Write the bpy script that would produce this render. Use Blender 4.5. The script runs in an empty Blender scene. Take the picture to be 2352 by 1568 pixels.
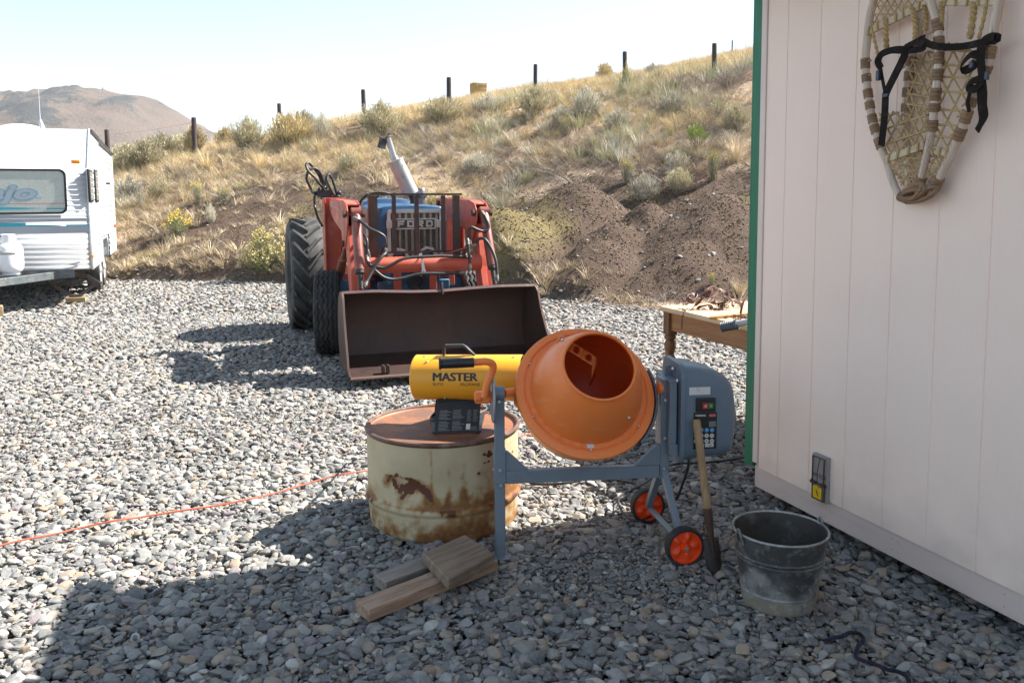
SKY_STRENGTH, SKY_SAT, SKY_DUST, SUN_STRENGTH, EXPOSURE, HAZE = .058, .70, .2, 3.75, 2.12, .00022
import bpy, bmesh, random
import numpy as np
from math import *
from mathutils import Matrix, Vector, noise as mnoise

SC = bpy.context.scene
COL = SC.collection
rng = np.random.default_rng(11)
random.seed(5)

# ------------------------------------------------------------------ camera geometry (used to survey the place from the photograph)
FOC, PX, PY, EYE = 1898.0, 1176.0, 648.0, 1.4
PITCH, ROLL = atan(182/1898.0), radians(.36)
FW = Vector((0, cos(PITCH), -sin(PITCH)))
_r0 = Vector((1, 0, 0)); _u0 = _r0.cross(FW)
RT = _r0*cos(ROLL) - _u0*sin(ROLL)
UP = _u0*cos(ROLL) + _r0*sin(ROLL)
EYEP = Vector((0, 0, EYE))

def ray(x, y): return RT*((x-PX)/FOC) - UP*((y-PY)/FOC) + FW
def G(x, y, z=0.0):
    d = ray(x, y); return EYEP + d*((z-EYE)/d.z)
def AY(x, y, Y):
    d = ray(x, y); return EYEP + d*(Y/d.y)

class Frame:
    """a local frame standing on the ground: x to the right, y to the back, z up"""
    def __init__(s, o, deg):
        a = radians(deg)
        s.o = Vector((o[0], o[1], o[2] if len(o) > 2 else 0)); s.a = a
        s.x = Vector((cos(a), sin(a), 0)); s.y = Vector((-sin(a), cos(a), 0))
    def loc(s, P):
        q = Vector(P)-s.o; return Vector((q.dot(s.x), q.dot(s.y), q.z))
    def w(s, l): return s.o + s.x*l[0] + s.y*l[1] + Vector((0, 0, l[2]))
    def py(s, x, y, ly):
        d = ray(x, y); return s.loc(EYEP + d*((ly-(EYEP-s.o).dot(s.y))/d.dot(s.y)))
    def px(s, x, y, lx):
        d = ray(x, y); return s.loc(EYEP + d*((lx-(EYEP-s.o).dot(s.x))/d.dot(s.x)))
    def pz(s, x, y, z): return s.loc(G(x, y, z+s.o.z))

# ------------------------------------------------------------------ mesh helpers
def spline(pts, n=8, closed=False):
    P = [Vector(p) for p in pts]; out = []
    N = len(P); rngk = range(N if closed else N-1)
    for i in rngk:
        if closed: a, b, c, d = P[(i-1) % N], P[i], P[(i+1) % N], P[(i+2) % N]
        else:
            b, c = P[i], P[i+1]
            a = P[i-1] if i > 0 else b*2-c
            d = P[i+2] if i+2 < N else c*2-b
        for k in range(n):
            t = k/n; t2 = t*t; t3 = t2*t
            out.append(.5*((2*b)+(c-a)*t+(2*a-5*b+4*c-d)*t2+(3*b-a-3*c+d)*t3))
    if not closed: out.append(P[-1])
    return out

def basis(z):
    z = Vector(z).normalized()
    t = Vector((0, 0, 1)) if abs(z.z) < .9 else Vector((1, 0, 0))
    x = t.cross(z).normalized(); y = z.cross(x)
    return x, y, z

def axis_matrix(o, z, xhint=None):
    z = Vector(z).normalized()
    if xhint is None: x, y, z = basis(z)
    else:
        x = Vector(xhint); x = (x - z*x.dot(z)).normalized(); y = z.cross(x)
    m = Matrix((x, y, z)).transposed().to_4x4(); m.translation = Vector(o)
    return m

class MB:
    def __init__(s): s.v = []; s.f = []; s.m = []
    def add(s, V, F, mi=0, M=None):
        b = len(s.v)
        if M is not None: V = [M @ Vector(p) for p in V]
        s.v += [tuple(p) for p in V]
        s.f += [tuple(i+b for i in f) for f in F]; s.m += [mi]*len(F)
        return s
    def box(s, c, d, M=None, mi=0):
        x, y, z = d[0]/2, d[1]/2, d[2]/2; c = Vector(c)
        V = [c+Vector((sx*x, sy*y, sz*z)) for sz in (-1, 1) for sy in (-1, 1) for sx in (-1, 1)]
        return s.add(V, [(0, 2, 3, 1), (4, 5, 7, 6), (0, 1, 5, 4), (2, 6, 7, 3), (0, 4, 6, 2), (1, 3, 7, 5)], mi, M)
    def bar(s, p0, p1, w, h, up=(0, 0, 1), mi=0):
        p0, p1 = Vector(p0), Vector(p1); z = (p1-p0); L = z.length
        return s.box((0, 0, L/2), (w, h, L), axis_matrix(p0, z, Vector(up).cross(z)), mi)
    def tube(s, pts, r, seg=8, sm=0, closed=False, caps=True, mi=0, flat=1.0):
        P = spline(pts, sm, closed) if sm else [Vector(p) for p in pts]
        n = len(P)
        rr = r if hasattr(r, '__len__') else [r]*n
        if len(rr) != n: rr = np.interp(np.linspace(0, 1, n), np.linspace(0, 1, len(rr)), rr)
        T = []
        for i in range(n):
            a = P[(i-1) % n] if (closed or i > 0) else P[i]
            b = P[(i+1) % n] if (closed or i < n-1) else P[i]
            t = b-a
            T.append(t.normalized() if t.length > 1e-9 else Vector((0, 0, 1)))
        x, y, _ = basis(T[0]); V = []; F = []
        for i in range(n):
            x = (x - T[i]*x.dot(T[i]))
            x = x.normalized() if x.length > 1e-6 else basis(T[i])[0]
            y = T[i].cross(x)
            for k in range(seg):
                a = 2*pi*k/seg
                V.append(P[i]+x*(cos(a)*rr[i])+y*(sin(a)*rr[i]*flat))
        for i in range(n if closed else n-1):
            j = (i+1) % n
            for k in range(seg):
                l = (k+1) % seg
                F.append((i*seg+k, i*seg+l, j*seg+l, j*seg+k))
        if caps and not closed:
            F.append(tuple(range(seg-1, -1, -1))); F.append(tuple((n-1)*seg+k for k in range(seg)))
        return s.add(V, F, mi)
    def cyl(s, p0, p1, r0, r1=None, seg=20, mi=0, caps=True):
        return s.tube([p0, p1], [r0, r0 if r1 is None else r1], seg, caps=caps, mi=mi)
    def lathe(s, prof, seg=32, M=None, mi=0, closed=False, a0=0, a1=2*pi):
        full = abs(a1-a0-2*pi) < 1e-6
        V = []; F = []; n = len(prof); m = seg if full else seg+1
        for k in range(m):
            a = a0+(a1-a0)*k/seg
            for r, z in prof: V.append((r*cos(a), r*sin(a), z))
        for k in range(seg):
            l = (k+1) % m
            for i in range(n if closed else n-1):
                j = (i+1) % n
                if prof[i][0] < 1e-7 and prof[j][0] < 1e-7: continue
                F.append((k*n+i, l*n+i, l*n+j, k*n+j))
        return s.add(V, F, mi, M)
    def prism(s, poly, d0, d1, M=None, mi=0):
        n = len(poly)
        V = [(p[0], p[1], d0) for p in poly]+[(p[0], p[1], d1) for p in poly]
        F = [tuple(range(n-1, -1, -1)), tuple(range(n, 2*n))]
        F += [(i, (i+1) % n, n+(i+1) % n, n+i) for i in range(n)]
        return s.add(V, F, mi, M)
    def ribbon(s, pts, w, t, nrm, sm=0, mi=0):
        """strap: path, width w, thickness t, nrm = face normal (one vector or one per control point)"""
        N = [Vector(a) for a in nrm] if hasattr(nrm[0], '__len__') else [Vector(nrm)]*len(pts)
        if sm:
            n = len(pts); P = spline(pts, sm); NN = []
            for i in range(len(P)):
                u = i/sm; k = min(int(u), n-2); NN.append(N[k].lerp(N[k+1], u-k))
        else: P = [Vector(p) for p in pts]; NN = N
        V = []; F = []
        for i, p in enumerate(P):
            a = P[max(i-1, 0)]; b = P[min(i+1, len(P)-1)]; T = (b-a).normalized()
            side = T.cross(NN[i]); side = side.normalized() if side.length > 1e-6 else basis(T)[0]
            nn = side.cross(T)
            for q in (side*(w/2)+nn*(t/2), side*(-w/2)+nn*(t/2), side*(-w/2)-nn*(t/2), side*(w/2)-nn*(t/2)): V.append(p+q)
        for i in range(len(P)-1):
            for k in range(4): F.append((i*4+k, i*4+(k+1) % 4, i*4+4+(k+1) % 4, i*4+4+k))
        F.append((3, 2, 1, 0)); e = len(P)*4-4; F.append((e, e+1, e+2, e+3))
        return s.add(V, F, mi)
    def ball(s, c, r, seg=12, sc=(1, 1, 1), mi=0):
        m = seg//2
        pr = [(r*sin(pi*i/m), -r*cos(pi*i/m)) for i in range(m+1)]
        return s.lathe(pr, seg, Matrix.Translation(Vector(c)) @ Matrix.Diagonal((sc[0], sc[1], sc[2], 1)), mi)
    def loft(s, rings, mi=0, cap=True):
        n = len(rings[0]); V = [p for r in rings for p in r]; F = []
        for i in range(len(rings)-1):
            for k in range(n): F.append((i*n+k, i*n+(k+1) % n, i*n+n+(k+1) % n, i*n+n+k))
        if cap: F.append(tuple(range(n-1, -1, -1))); F.append(tuple((len(rings)-1)*n+k for k in range(n)))
        return s.add(V, F, mi)

def rrect(hw, hh, r, n=5, cx=0, cy=0):
    out = []
    for sx, sy, a in ((1, 1, 0), (-1, 1, pi/2), (-1, -1, pi), (1, -1, 1.5*pi)):
        for k in range(n+1):
            t = a+pi/2*k/n
            out.append((cx+sx*(hw-r)+r*cos(t), cy+sy*(hh-r)+r*sin(t)))
    return out

def mesh_from(name, V, F, mats, mi=None, smooth=True, sharp=38, fix=True):
    me = bpy.data.meshes.new(name)
    me.from_pydata([tuple(v) for v in V], [], F); me.validate()
    for m in (mats if isinstance(mats, (list, tuple)) else [mats]): me.materials.append(m)
    if mi is not None and len(mi) == len(me.polygons): me.polygons.foreach_set('material_index', mi)
    if fix:
        bm = bmesh.new(); bm.from_mesh(me); bmesh.ops.recalc_face_normals(bm, faces=bm.faces[:]); bm.to_mesh(me); bm.free()
    if smooth:
        me.polygons.foreach_set('use_smooth', [True]*len(me.polygons))
        if sharp: me.set_sharp_from_angle(angle=radians(sharp))
    me.update()
    return me

def obj(name, mb, mats, parent=None, bevel=0, smooth=True, sharp=38, fix=True, solid=0):
    me = mesh_from(name, mb.v, mb.f, mats, mb.m, smooth, sharp, fix)
    o = bpy.data.objects.new(name, me); COL.objects.link(o)
    if parent is not None: o.parent = parent
    if solid:
        m = o.modifiers.new('solid', 'SOLIDIFY'); m.thickness = solid; m.offset = 0
    if bevel:
        m = o.modifiers.new('bevel', 'BEVEL'); m.width = bevel; m.segments = 2; m.limit_method = 'ANGLE'; m.angle_limit = radians(40)
    return o

def root(name, frame_or_loc, label, cat, group=None):
    o = bpy.data.objects.new(name, None); COL.objects.link(o); o.empty_display_size = .1
    if isinstance(frame_or_loc, Frame):
        o.location = frame_or_loc.o; o.rotation_euler = (0, 0, frame_or_loc.a)
    else: o.location = frame_or_loc
    return tag(o, label, cat, group)

def tag(o, label=None, cat=None, group=None, kind=None):
    if label: o['label'] = label
    if cat: o['category'] = cat
    if group: o['group'] = group
    if kind: o['kind'] = kind
    return o

def text_verts(txt, size, bold=0.0, sx=1.0, extrude=0.0, shear=0.0, space=1.0, align='CENTER', res=3):
    cu = bpy.data.curves.new('t', 'FONT'); cu.body = txt; cu.size = size; cu.offset = bold; cu.extrude = extrude
    cu.align_x = align; cu.align_y = 'CENTER'; cu.resolution_u = res; cu.shear = shear; cu.space_character = space
    o = bpy.data.objects.new('t', cu); COL.objects.link(o)
    dg = bpy.context.evaluated_depsgraph_get(); me = bpy.data.meshes.new_from_object(o.evaluated_get(dg))
    V = [Vector((v.co.x*sx, v.co.y, v.co.z)) for v in me.vertices]; F = [tuple(p.vertices) for p in me.polygons]
    bpy.data.objects.remove(o); bpy.data.curves.remove(cu); bpy.data.meshes.remove(me)
    return V, F

# ------------------------------------------------------------------ material helpers
def rgb(h):
    """linear colour straight, or an sRGB hex string"""
    if isinstance(h, str):
        c = [int(h[i:i+2], 16)/255 for i in (0, 2, 4)]
        return tuple(x/12.92 if x <= .04045 else ((x+.055)/1.055)**2.4 for x in c)+(1,)
    return tuple(h)+(1,) if len(h) == 3 else tuple(h)

class NT:
    def __init__(s, name):
        s.mat = bpy.data.materials.new(name); s.mat.use_nodes = True
        s.t = s.mat.node_tree; s.n = s.t.nodes; s.l = s.t.links
        s.bsdf = s.n['Principled BSDF']; s.tc = s.n.new('ShaderNodeTexCoord')
    def new(s, k, **kw):
        n = s.n.new(k)
        for a, b in kw.items(): setattr(n, a, b)
        return n
    def link(s, a, b): s.l.new(a, b)
    def coords(s, which='Object', stretch=(1, 1, 1), rot=(0, 0, 0)):
        m = s.new('ShaderNodeMapping'); m.inputs['Scale'].default_value = stretch; m.inputs['Rotation'].default_value = rot
        s.link(s.tc.outputs[which], m.inputs[0]); return m.outputs[0]
    def noise(s, scale, detail=4, rough=.55, stretch=(1, 1, 1), which='Object', dist=0.0):
        n = s.new('ShaderNodeTexNoise'); n.inputs['Scale'].default_value = scale; n.inputs['Detail'].default_value = detail
        n.inputs['Roughness'].default_value = rough; n.inputs['Distortion'].default_value = dist
        s.link(s.coords(which, stretch), n.inputs['Vector']); return n.outputs[0]
    def voro(s, scale, feature='F1', stretch=(1, 1, 1), which='Object', out=0):
        n = s.new('ShaderNodeTexVoronoi', feature=feature); n.inputs['Scale'].default_value = scale
        s.link(s.coords(which, stretch), n.inputs['Vector']); return n.outputs[out]
    def ramp(s, v, lo, hi, a=0.0, b=1.0):
        n = s.new('ShaderNodeMapRange'); n.interpolation_type = 'SMOOTHSTEP'
        n.inputs['From Min'].default_value = lo; n.inputs['From Max'].default_value = hi
        n.inputs['To Min'].default_value = a; n.inputs['To Max'].default_value = b
        s.link(v, n.inputs['Value']); return n.outputs[0]
    def math(s, op, a, b=None):
        n = s.new('ShaderNodeMath', operation=op)
        for i, x in enumerate((a, b)):
            if x is None: continue
            if isinstance(x, (int, float)): n.inputs[i].default_value = x
            else: s.link(x, n.inputs[i])
        return n.outputs[0]
    def attr(s, name, out='Fac'):
        n = s.new('ShaderNodeAttribute', attribute_name=name); return n.outputs[out]
    def mix(s, fac, a, b):
        n = s.new('ShaderNodeMix', data_type='RGBA')
        for sock, x in ((n.inputs[0], fac), (n.inputs[6], a), (n.inputs[7], b)):
            if isinstance(x, (int, float)): sock.default_value = x
            elif isinstance(x, (tuple, list, str)): sock.default_value = rgb(x)
            else: s.link(x, sock)
        return n.outputs[2]
    def cramp(s, v, stops, interp='LINEAR'):
        n = s.new('ShaderNodeValToRGB'); e = n.color_ramp; e.interpolation = interp
        while len(e.elements) < len(stops): e.elements.new(.5)
        for el, (p, c) in zip(e.elements, stops): el.position = p; el.color = rgb(c)
        s.link(v, n.inputs[0]); return n.outputs[0]
    def set(s, color=None, rough=None, metal=None, spec=None):
        for k, x in (('Base Color', color), ('Roughness', rough), ('Metallic', metal), ('Specular IOR Level', spec)):
            if x is None: continue
            i = s.bsdf.inputs[k]
            if isinstance(x, (int, float)): i.default_value = x
            elif isinstance(x, (tuple, list, str)): i.default_value = rgb(x)
            else: s.link(x, i)
        return s
    def bump(s, h, strength=.3, dist=.01):
        n = s.new('ShaderNodeBump'); n.inputs['Strength'].default_value = strength; n.inputs['Distance'].default_value = dist
        s.link(h, n.inputs['Height'])
        i = s.bsdf.inputs['Normal']
        if i.is_linked: s.link(i.links[0].from_socket, n.inputs['Normal'])
        s.link(n.outputs[0], i); return s

def mat(name, col, rough=.6, metal=0.0, layers=(), bumps=(), spec=None, rvar=0):
    """base colour plus noise-masked layers (colour, scale, lo, hi[, stretch])"""
    t = NT(name); c = rgb(col)
    for L in layers:
        n = t.noise(L[1], 6, .62, L[4] if len(L) > 4 else (1, 1, 1))
        c = t.mix(t.ramp(n, L[2], L[3]), c, L[0])
    r = rough
    if rvar: r = t.ramp(t.noise(9, 5), .3, .7, rough-rvar, rough+rvar)
    t.set(c, r, metal, spec)
    for b in bumps: t.bump(t.noise(b[0], 4, .6, b[2] if len(b) > 2 else (1, 1, 1)), b[1], b[3] if len(b) > 3 else .004)
    return t.mat

M = {}
M['black_rubber'] = mat('black_rubber', (.018, .018, .02), .7, 0, [((.05, .048, .045), 14, .45, .75)], [(90, .25)])
M['tyre'] = mat('tyre_rubber', (.02, .02, .021), .75, 0, [((.06, .056, .05), 9, .45, .72)], [(60, .3)])
M['old_tyre'] = mat('worn_tyre_rubber', (.032, .032, .033), .72, 0, [((.09, .085, .078), 7, .4, .7), ((.02, .02, .02), 20, .55, .7)], [(40, .35)])
M['hose'] = mat('hose_rubber', (.02, .021, .022), .5, 0, [((.05, .05, .05), 16, .5, .8)], [(120, .15)])
M['steel'] = mat('bright_steel', (.55, .56, .57), .35, .9, [((.3, .3, .3), 12, .5, .8)])
M['chrome_bolt'] = mat('zinc_bolt', (.6, .6, .6), .3, .9)
M['orange_paint'] = mat('mixer_orange_paint', (.86, .225, .05), .40, 0, [((.78, .185, .04), 3, .45, .75), ((.82, .29, .12), 11, .60, .72, (1, 1, 3)), ((.80, .36, .2), 60, .69, .74), ((.45, .22, .12), 24, .71, .76)], [(30, .04), (3, .05, (1, 1, 1), .03)], rvar=.12)
M['mixer_inside'] = mat('dusty_drum_inside', (.74, .105, .02), .45, 0, [((.52, .12, .05), 6, .55, .75), ((.4, .26, .18), 14, .66, .78)], [(20, .1)])
M['mixer_grey'] = mat('mixer_blue_grey_paint', (.165, .205, .25), .4, 0, [((.13, .16, .2), 8, .5, .8), ((.3, .3, .3), 60, .68, .76)], [(80, .05)])
M['motor_plastic'] = mat('motor_blue_grey_plastic', (.12, .165, .215), .42, 0, [((.17, .2, .24), 6, .5, .8)], [(160, .06)])
M['wheel_orange'] = mat('wheel_orange_plastic', (.90, .075, .01), .38, 0, [((.7, .1, .03), 12, .55, .8)])
M['yellow_paint'] = mat('heater_yellow_paint', (.78, .35, .022), .36, 0, [((.70, .27, .012), 4, .5, .8), ((.45, .2, .03), 38, .7, .78)], [(40, .03)], rvar=.06)
M['black_paint'] = mat('black_sheet_paint', (.012, .012, .013), .42, 0, [((.03, .03, .03), 12, .5, .8)])
M['black_plastic'] = mat('black_plastic', (.014, .015, .017), .4, 0, [((.03, .03, .032), 20, .5, .8)], [(120, .08)])
M['label_white'] = mat('label_print_white', (.6, .6, .58), .6)
M['label_grey'] = mat('label_print_grey', (.2, .2, .19), .6)
M['label_blue'] = mat('label_print_blue', (.06, .3, .6), .6)
M['label_black'] = mat('label_black', (.012, .012, .013), .5)
M['print_dark'] = mat('dark_print', (.035, .03, .022), .5)
M['sticker'] = mat('paper_sticker', (.62, .62, .6), .7, 0, [((.5, .5, .48), 40, .5, .7)])
M['red_plastic'] = mat('red_button', (.5, .03, .025), .4)
M['green_plastic'] = mat('green_button', (.02, .2, .06), .4)
M['shed_green'] = mat('green_trim_paint', (.008, .15, .075), .5, 0, [((.012, .19, .1), 6, .45, .75, (6, 6, .6))], [(60, .18, (1, 1, .06))])
M['roofing'] = mat('dark_roof_shingle', (.06, .055, .05), .9, 0, [((.1, .09, .08), 8, .4, .7)], [(50, .5)])
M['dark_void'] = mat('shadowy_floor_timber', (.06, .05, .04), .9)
M['dark_steel'] = mat('rusty_dark_steel', (.05, .034, .032), .55, .25, [((.085, .045, .032), 5, .45, .7), ((.028, .022, .022), 12, .5, .75), ((.11, .06, .045), 30, .62, .75)], [(40, .2), (8, .12)])
M['bucket_steel'] = mat('bucket_brown_steel', (.056, .033, .028), .5, .3, [((.078, .038, .028), 3, .45, .7), ((.035, .024, .024), 6, .5, .72, (1, 1, .4)), ((.15, .075, .05), 26, .64, .76)], [(30, .15), (5, .1)])
M['bucket_edge'] = mat('worn_lit_bucket_edge', (.13, .085, .072), .5, .3, [((.24, .13, .07), 9, .55, .7), ((.14, .08, .06), 14, .55, .7)], [(30, .2)])  # paler than the bucket: wear plus sunlight on the plate thickness, put into the colour
M['tractor_orange'] = mat('loader_orange_paint', (.48, .08, .042), .5, 0, [((.38, .06, .035), 3, .45, .75), ((.58, .20, .135), 5, .48, .78), ((.10, .045, .035), 12, .69, .76)], [(25, .08)], rvar=.1)
M['cylinder_paint'] = mat('cylinder_oxide_paint', (.20, .055, .04), .4, 0, [((.30, .11, .085), 5, .45, .7), ((.1, .035, .03), 14, .55, .7)], [(30, .06)])
M['tractor_blue'] = mat('tractor_blue_paint', (.016, .066, .15), .38, 0, [((.03, .10, .19), 4, .5, .8), ((.06, .10, .18), 16, .62, .74)], [(20, .04)], rvar=.1)
M['faded_blue'] = mat('oily_blue_casting', (.025, .12, .24), .55, 0, [((.03, .05, .08), 8, .45, .65), ((.12, .25, .33), 14, .6, .75)], [(30, .2)])
M['engine'] = mat('greasy_engine_iron', (.02, .025, .035), .6, .2, [((.05, .045, .04), 8, .5, .7)], [(25, .4)])
M['grille_white'] = mat('grille_frame_white', (.52, .52, .49), .5, 0, [((.36, .35, .32), 10, .5, .75)])
M['grille_grey'] = mat('grille_slat_tan', (.25, .23, .19), .6, 0, [((.17, .155, .13), 12, .45, .7)])
M['grille_dark'] = mat('grille_mesh_dark', (.10, .09, .075), .7, 0, [((.06, .055, .05), 40, .45, .6)], [(300, .4)])
M['badge_dark'] = mat('badge_panel', (.07, .065, .06), .6)
M['muffler'] = mat('muffler_aluminium_paint', (.36, .355, .34), .45, .5, [((.46, .45, .42), 4, .45, .7), ((.10, .08, .075), 6, .55, .68), ((.2, .18, .17), 18, .55, .68)], [(30, .1)])
M['dark_pipe'] = mat('dark_pipe', (.045, .043, .042), .5, .5, [((.12, .1, .09), 10, .5, .7)])
M['rust_rim'] = mat('rusty_orange_rim', (.32, .10, .028), .65, 0, [((.14, .06, .03), 6, .45, .65), ((.42, .17, .05), 11, .55, .75)], [(30, .2)])
M['zip_tie'] = mat('white_tie', (.6, .6, .58), .5)
M['trailer_white'] = mat('trailer_white_aluminium', (.58, .595, .62), .38, 0, [((.53, .54, .56), 5, .5, .8)], rvar=.05)
M['trailer_trim'] = mat('trailer_trim', (.62, .63, .64), .35, .4)
M['trailer_window'] = mat('trailer_window_shade', (.44, .46, .42), .3, 0, [((.38, .40, .37), 30, .4, .7)])
M['window_seal'] = mat('window_seal', (.008, .01, .01), .5)
M['teal_print'] = mat('teal_stripe', (.03, .30, .38), .5)
M['red_print'] = mat('red_stripe', (.5, .12, .12), .5)
M['script_fill'] = mat('script_lilac', (.30, .34, .40), .5)
M['script_edge'] = mat('script_teal_edge', (.17, .32, .37), .5)
M['amber'] = mat('amber_lens', (.85, .26, .02), .25)
M['red_lens'] = mat('red_lens', (.6, .06, .03), .3)
M['glass_dark'] = mat('dark_glass', (.05, .05, .055), .12)
M['tank_white'] = mat('tank_white_paint', (.78, .78, .80), .35, 0, [((.7, .7, .72), 6, .5, .8)])
M['trailer_frame'] = mat('trailer_frame_paint', (.10, .12, .13), .5, .2, [((.2, .2, .19), 5, .45, .7), ((.07, .05, .04), 9, .55, .7)])
M['jack_rust'] = mat('jack_metal', (.09, .075, .07), .55, .4, [((.16, .1, .07), 9, .5, .7)])
M['tin_hub'] = mat('wheel_hub_white', (.62, .62, .63), .35, .3)
M['wood_oak'] = None
M['web_strap'] = mat('dark_nylon_webbing', (.022, .017, .015), .9, 0, [((.042, .034, .03), 30, .5, .7)], [(400, .3)], spec=.1)
M['buckle'] = mat('blue_black_buckle', (.03, .045, .08), .35)
M['rawhide'] = mat('rawhide_lacing', (.44, .31, .14), .6, 0, [((.31, .2, .085), 14, .45, .7), ((.56, .43, .23), 20, .55, .75)], [(60, .2)])
M['leather_dark'] = mat('brown_leather', (.21, .125, .07), .6, 0, [((.28, .17, .09), 12, .42, .66), ((.09, .045, .025), 22, .55, .7)], [(60, .2)])
M['harness'] = mat('old_red_brown_leather', (.13, .058, .042), .6, 0, [((.21, .11, .085), 10, .45, .7), ((.06, .03, .025), 18, .55, .7)], [(60, .25)])
M['rust_iron'] = mat('rusty_iron', (.075, .035, .025), .75, .2, [((.13, .06, .04), 14, .45, .7)], [(60, .3)])
M['cord_orange'] = mat('orange_cord', (.50, .10, .045), .6, 0, [((.32, .10, .06), 9, .45, .7)])
M['cord_black'] = mat('black_cord', (.012, .012, .014), .5)
M['rope_blue'] = mat('navy_rope', (.010, .010, .028), .85, 0, [((.03, .03, .08), 30, .5, .7)], [(200, .5)])
M['trap_yellow'] = mat('yellow_trap_pedal', (.72, .46, .01), .45)
M['galv'] = None

def wood(name, c1, c2, c3, scale=6, axis=0, rough=.7):
    t = NT(name); st = [9, 9, 9]; st[axis] = .7
    n1 = t.noise(scale, 5, .6, tuple(st), dist=.25); n2 = t.noise(scale*2.2, 6, .65, tuple(st)); n3 = t.noise(2.5, 4)
    c = t.mix(t.ramp(n1, .38, .62), c1, c2); c = t.mix(t.ramp(n2, .55, .72), c, c3); c = t.mix(t.ramp(n3, .5, .8, 0, .5), c, c3)
    t.set(c, rough, 0); t.bump(n1, .10, .002); t.bump(n2, .10, .0015); return t.mat
M['table_oak'] = wood('honey_oak', (.33, .155, .06), (.25, .11, .04), (.16, .07, .028), 5, 0, .5)
M['table_top'] = wood('bleached_table_top', (.62, .45, .28), (.54, .37, .21), (.42, .26, .14), 4, 0, .6)
M['leg_oak'] = wood('leg_oak', (.19, .09, .037), (.13, .058, .025), (.07, .032, .016), 5, 2, .45)
M['plank_tan'] = wood('tan_plank', (.38, .26, .18), (.25, .155, .098), (.15, .092, .06), 5, 0)
M['plank_grey'] = wood('grey_weathered_plank', (.27, .235, .205), (.17, .145, .125), (.10, .082, .07), 5, 0)
M['plank_dark'] = wood('brown_grey_block', (.26, .19, .135), (.165, .118, .082), (.085, .066, .052), 5, 0)
M['handle_wood'] = wood('spade_handle_wood', (.34, .225, .12), (.25, .155, .08), (.18, .11, .06), 5, 2)
M['stick_wood'] = wood('yellow_stick_wood', (.55, .35, .15), (.48, .28, .11), (.4, .22, .09), 5, 0)
M['post_wood'] = wood('dark_post_wood', (.055, .04, .038), (.035, .026, .026), (.09, .07, .065), 3, 2, .85)
M['ash_wood'] = wood('weathered_ash', (.64, .54, .45), (.54, .43, .35), (.24, .165, .115), 4, 2)
M['pale_wood'] = wood('pale_crossbar_wood', (.60, .50, .36), (.52, .42, .29), (.36, .27, .17), 5, 0)
M['block_wood'] = wood('rough_wood_block', (.36, .27, .15), (.3, .21, .11), (.2, .14, .08), 5, 0)

# ------------------------------------------------------------------ ground and hillside
TX = np.array([-60, -12, -7.7, -5.2, -2.5, 0, .35, 1.6, 2.3, 4, 8, 20, 60.])
TY = np.array([20, 16.3, 15.8, 15.4, 14.5, 12.7, 12.3, 11.2, 10.7, 9.6, 8.2, 6, 4.])
FENCE_Y = 23.5
def vnoise(x, y, s, seed=0):
    """value noise, vectorised"""
    x = x*s+seed*17.3; y = y*s-seed*9.1
    xi = np.floor(x); yi = np.floor(y); fx = x-xi; fy = y-yi
    fx = fx*fx*(3-2*fx); fy = fy*fy*(3-2*fy)
    def h(a, b):
        q = np.sin(a*127.1+b*311.7+seed*74.7)*43758.5453; return q-np.floor(q)
    return (h(xi, yi)*(1-fx)+h(xi+1, yi)*fx)*(1-fy)+(h(xi, yi+1)*(1-fx)+h(xi+1, yi+1)*fx)*fy
def fbm(x, y, s, o=4, seed=0):
    t = 0; a = .5
    for i in range(o): t = t+a*(vnoise(x, y, s*2**i, seed+i)-.5); a *= .5
    return t
# heaps of dumped dirt along the toe of the slope: x, y, top, steepness, flat radius
HEAPS = [(-.15, 14.2, 1.32, .68, .30), (1.22, 15.2, 1.79, .66, .12), (.45, 14.1, 1.12, .6, .05), (1.72, 13.8, 1.12, .62, .05), (2.36, 14.3, 1.46, .80, .03),
         (3.45, 13.9, 1.54, .60, .15), (4.5, 14.0, 1.48, .55, .3), (1.35, 13.0, .86, .62, .05), (2.75, 12.6, .84, .6, .12), (2.05, 12.2, .42, .5, .1),
         (-5.2, 17.5, 1.02, .40, .4), (-4.1, 16.9, .98, .46, .3), (-3.2, 16.2, .95, .5, .25), (-6.3, 17.2, .75, .4, .3), (5.6, 12.5, 1.15, .5, .3)]
def toe(x): return np.interp(x, TX, TY)+.25*fbm(x, x*0+3.3, .9, 3, 5)
def zfence(x): return np.clip(2.52+.142*(x+11.5), .9, 7.6)
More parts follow.
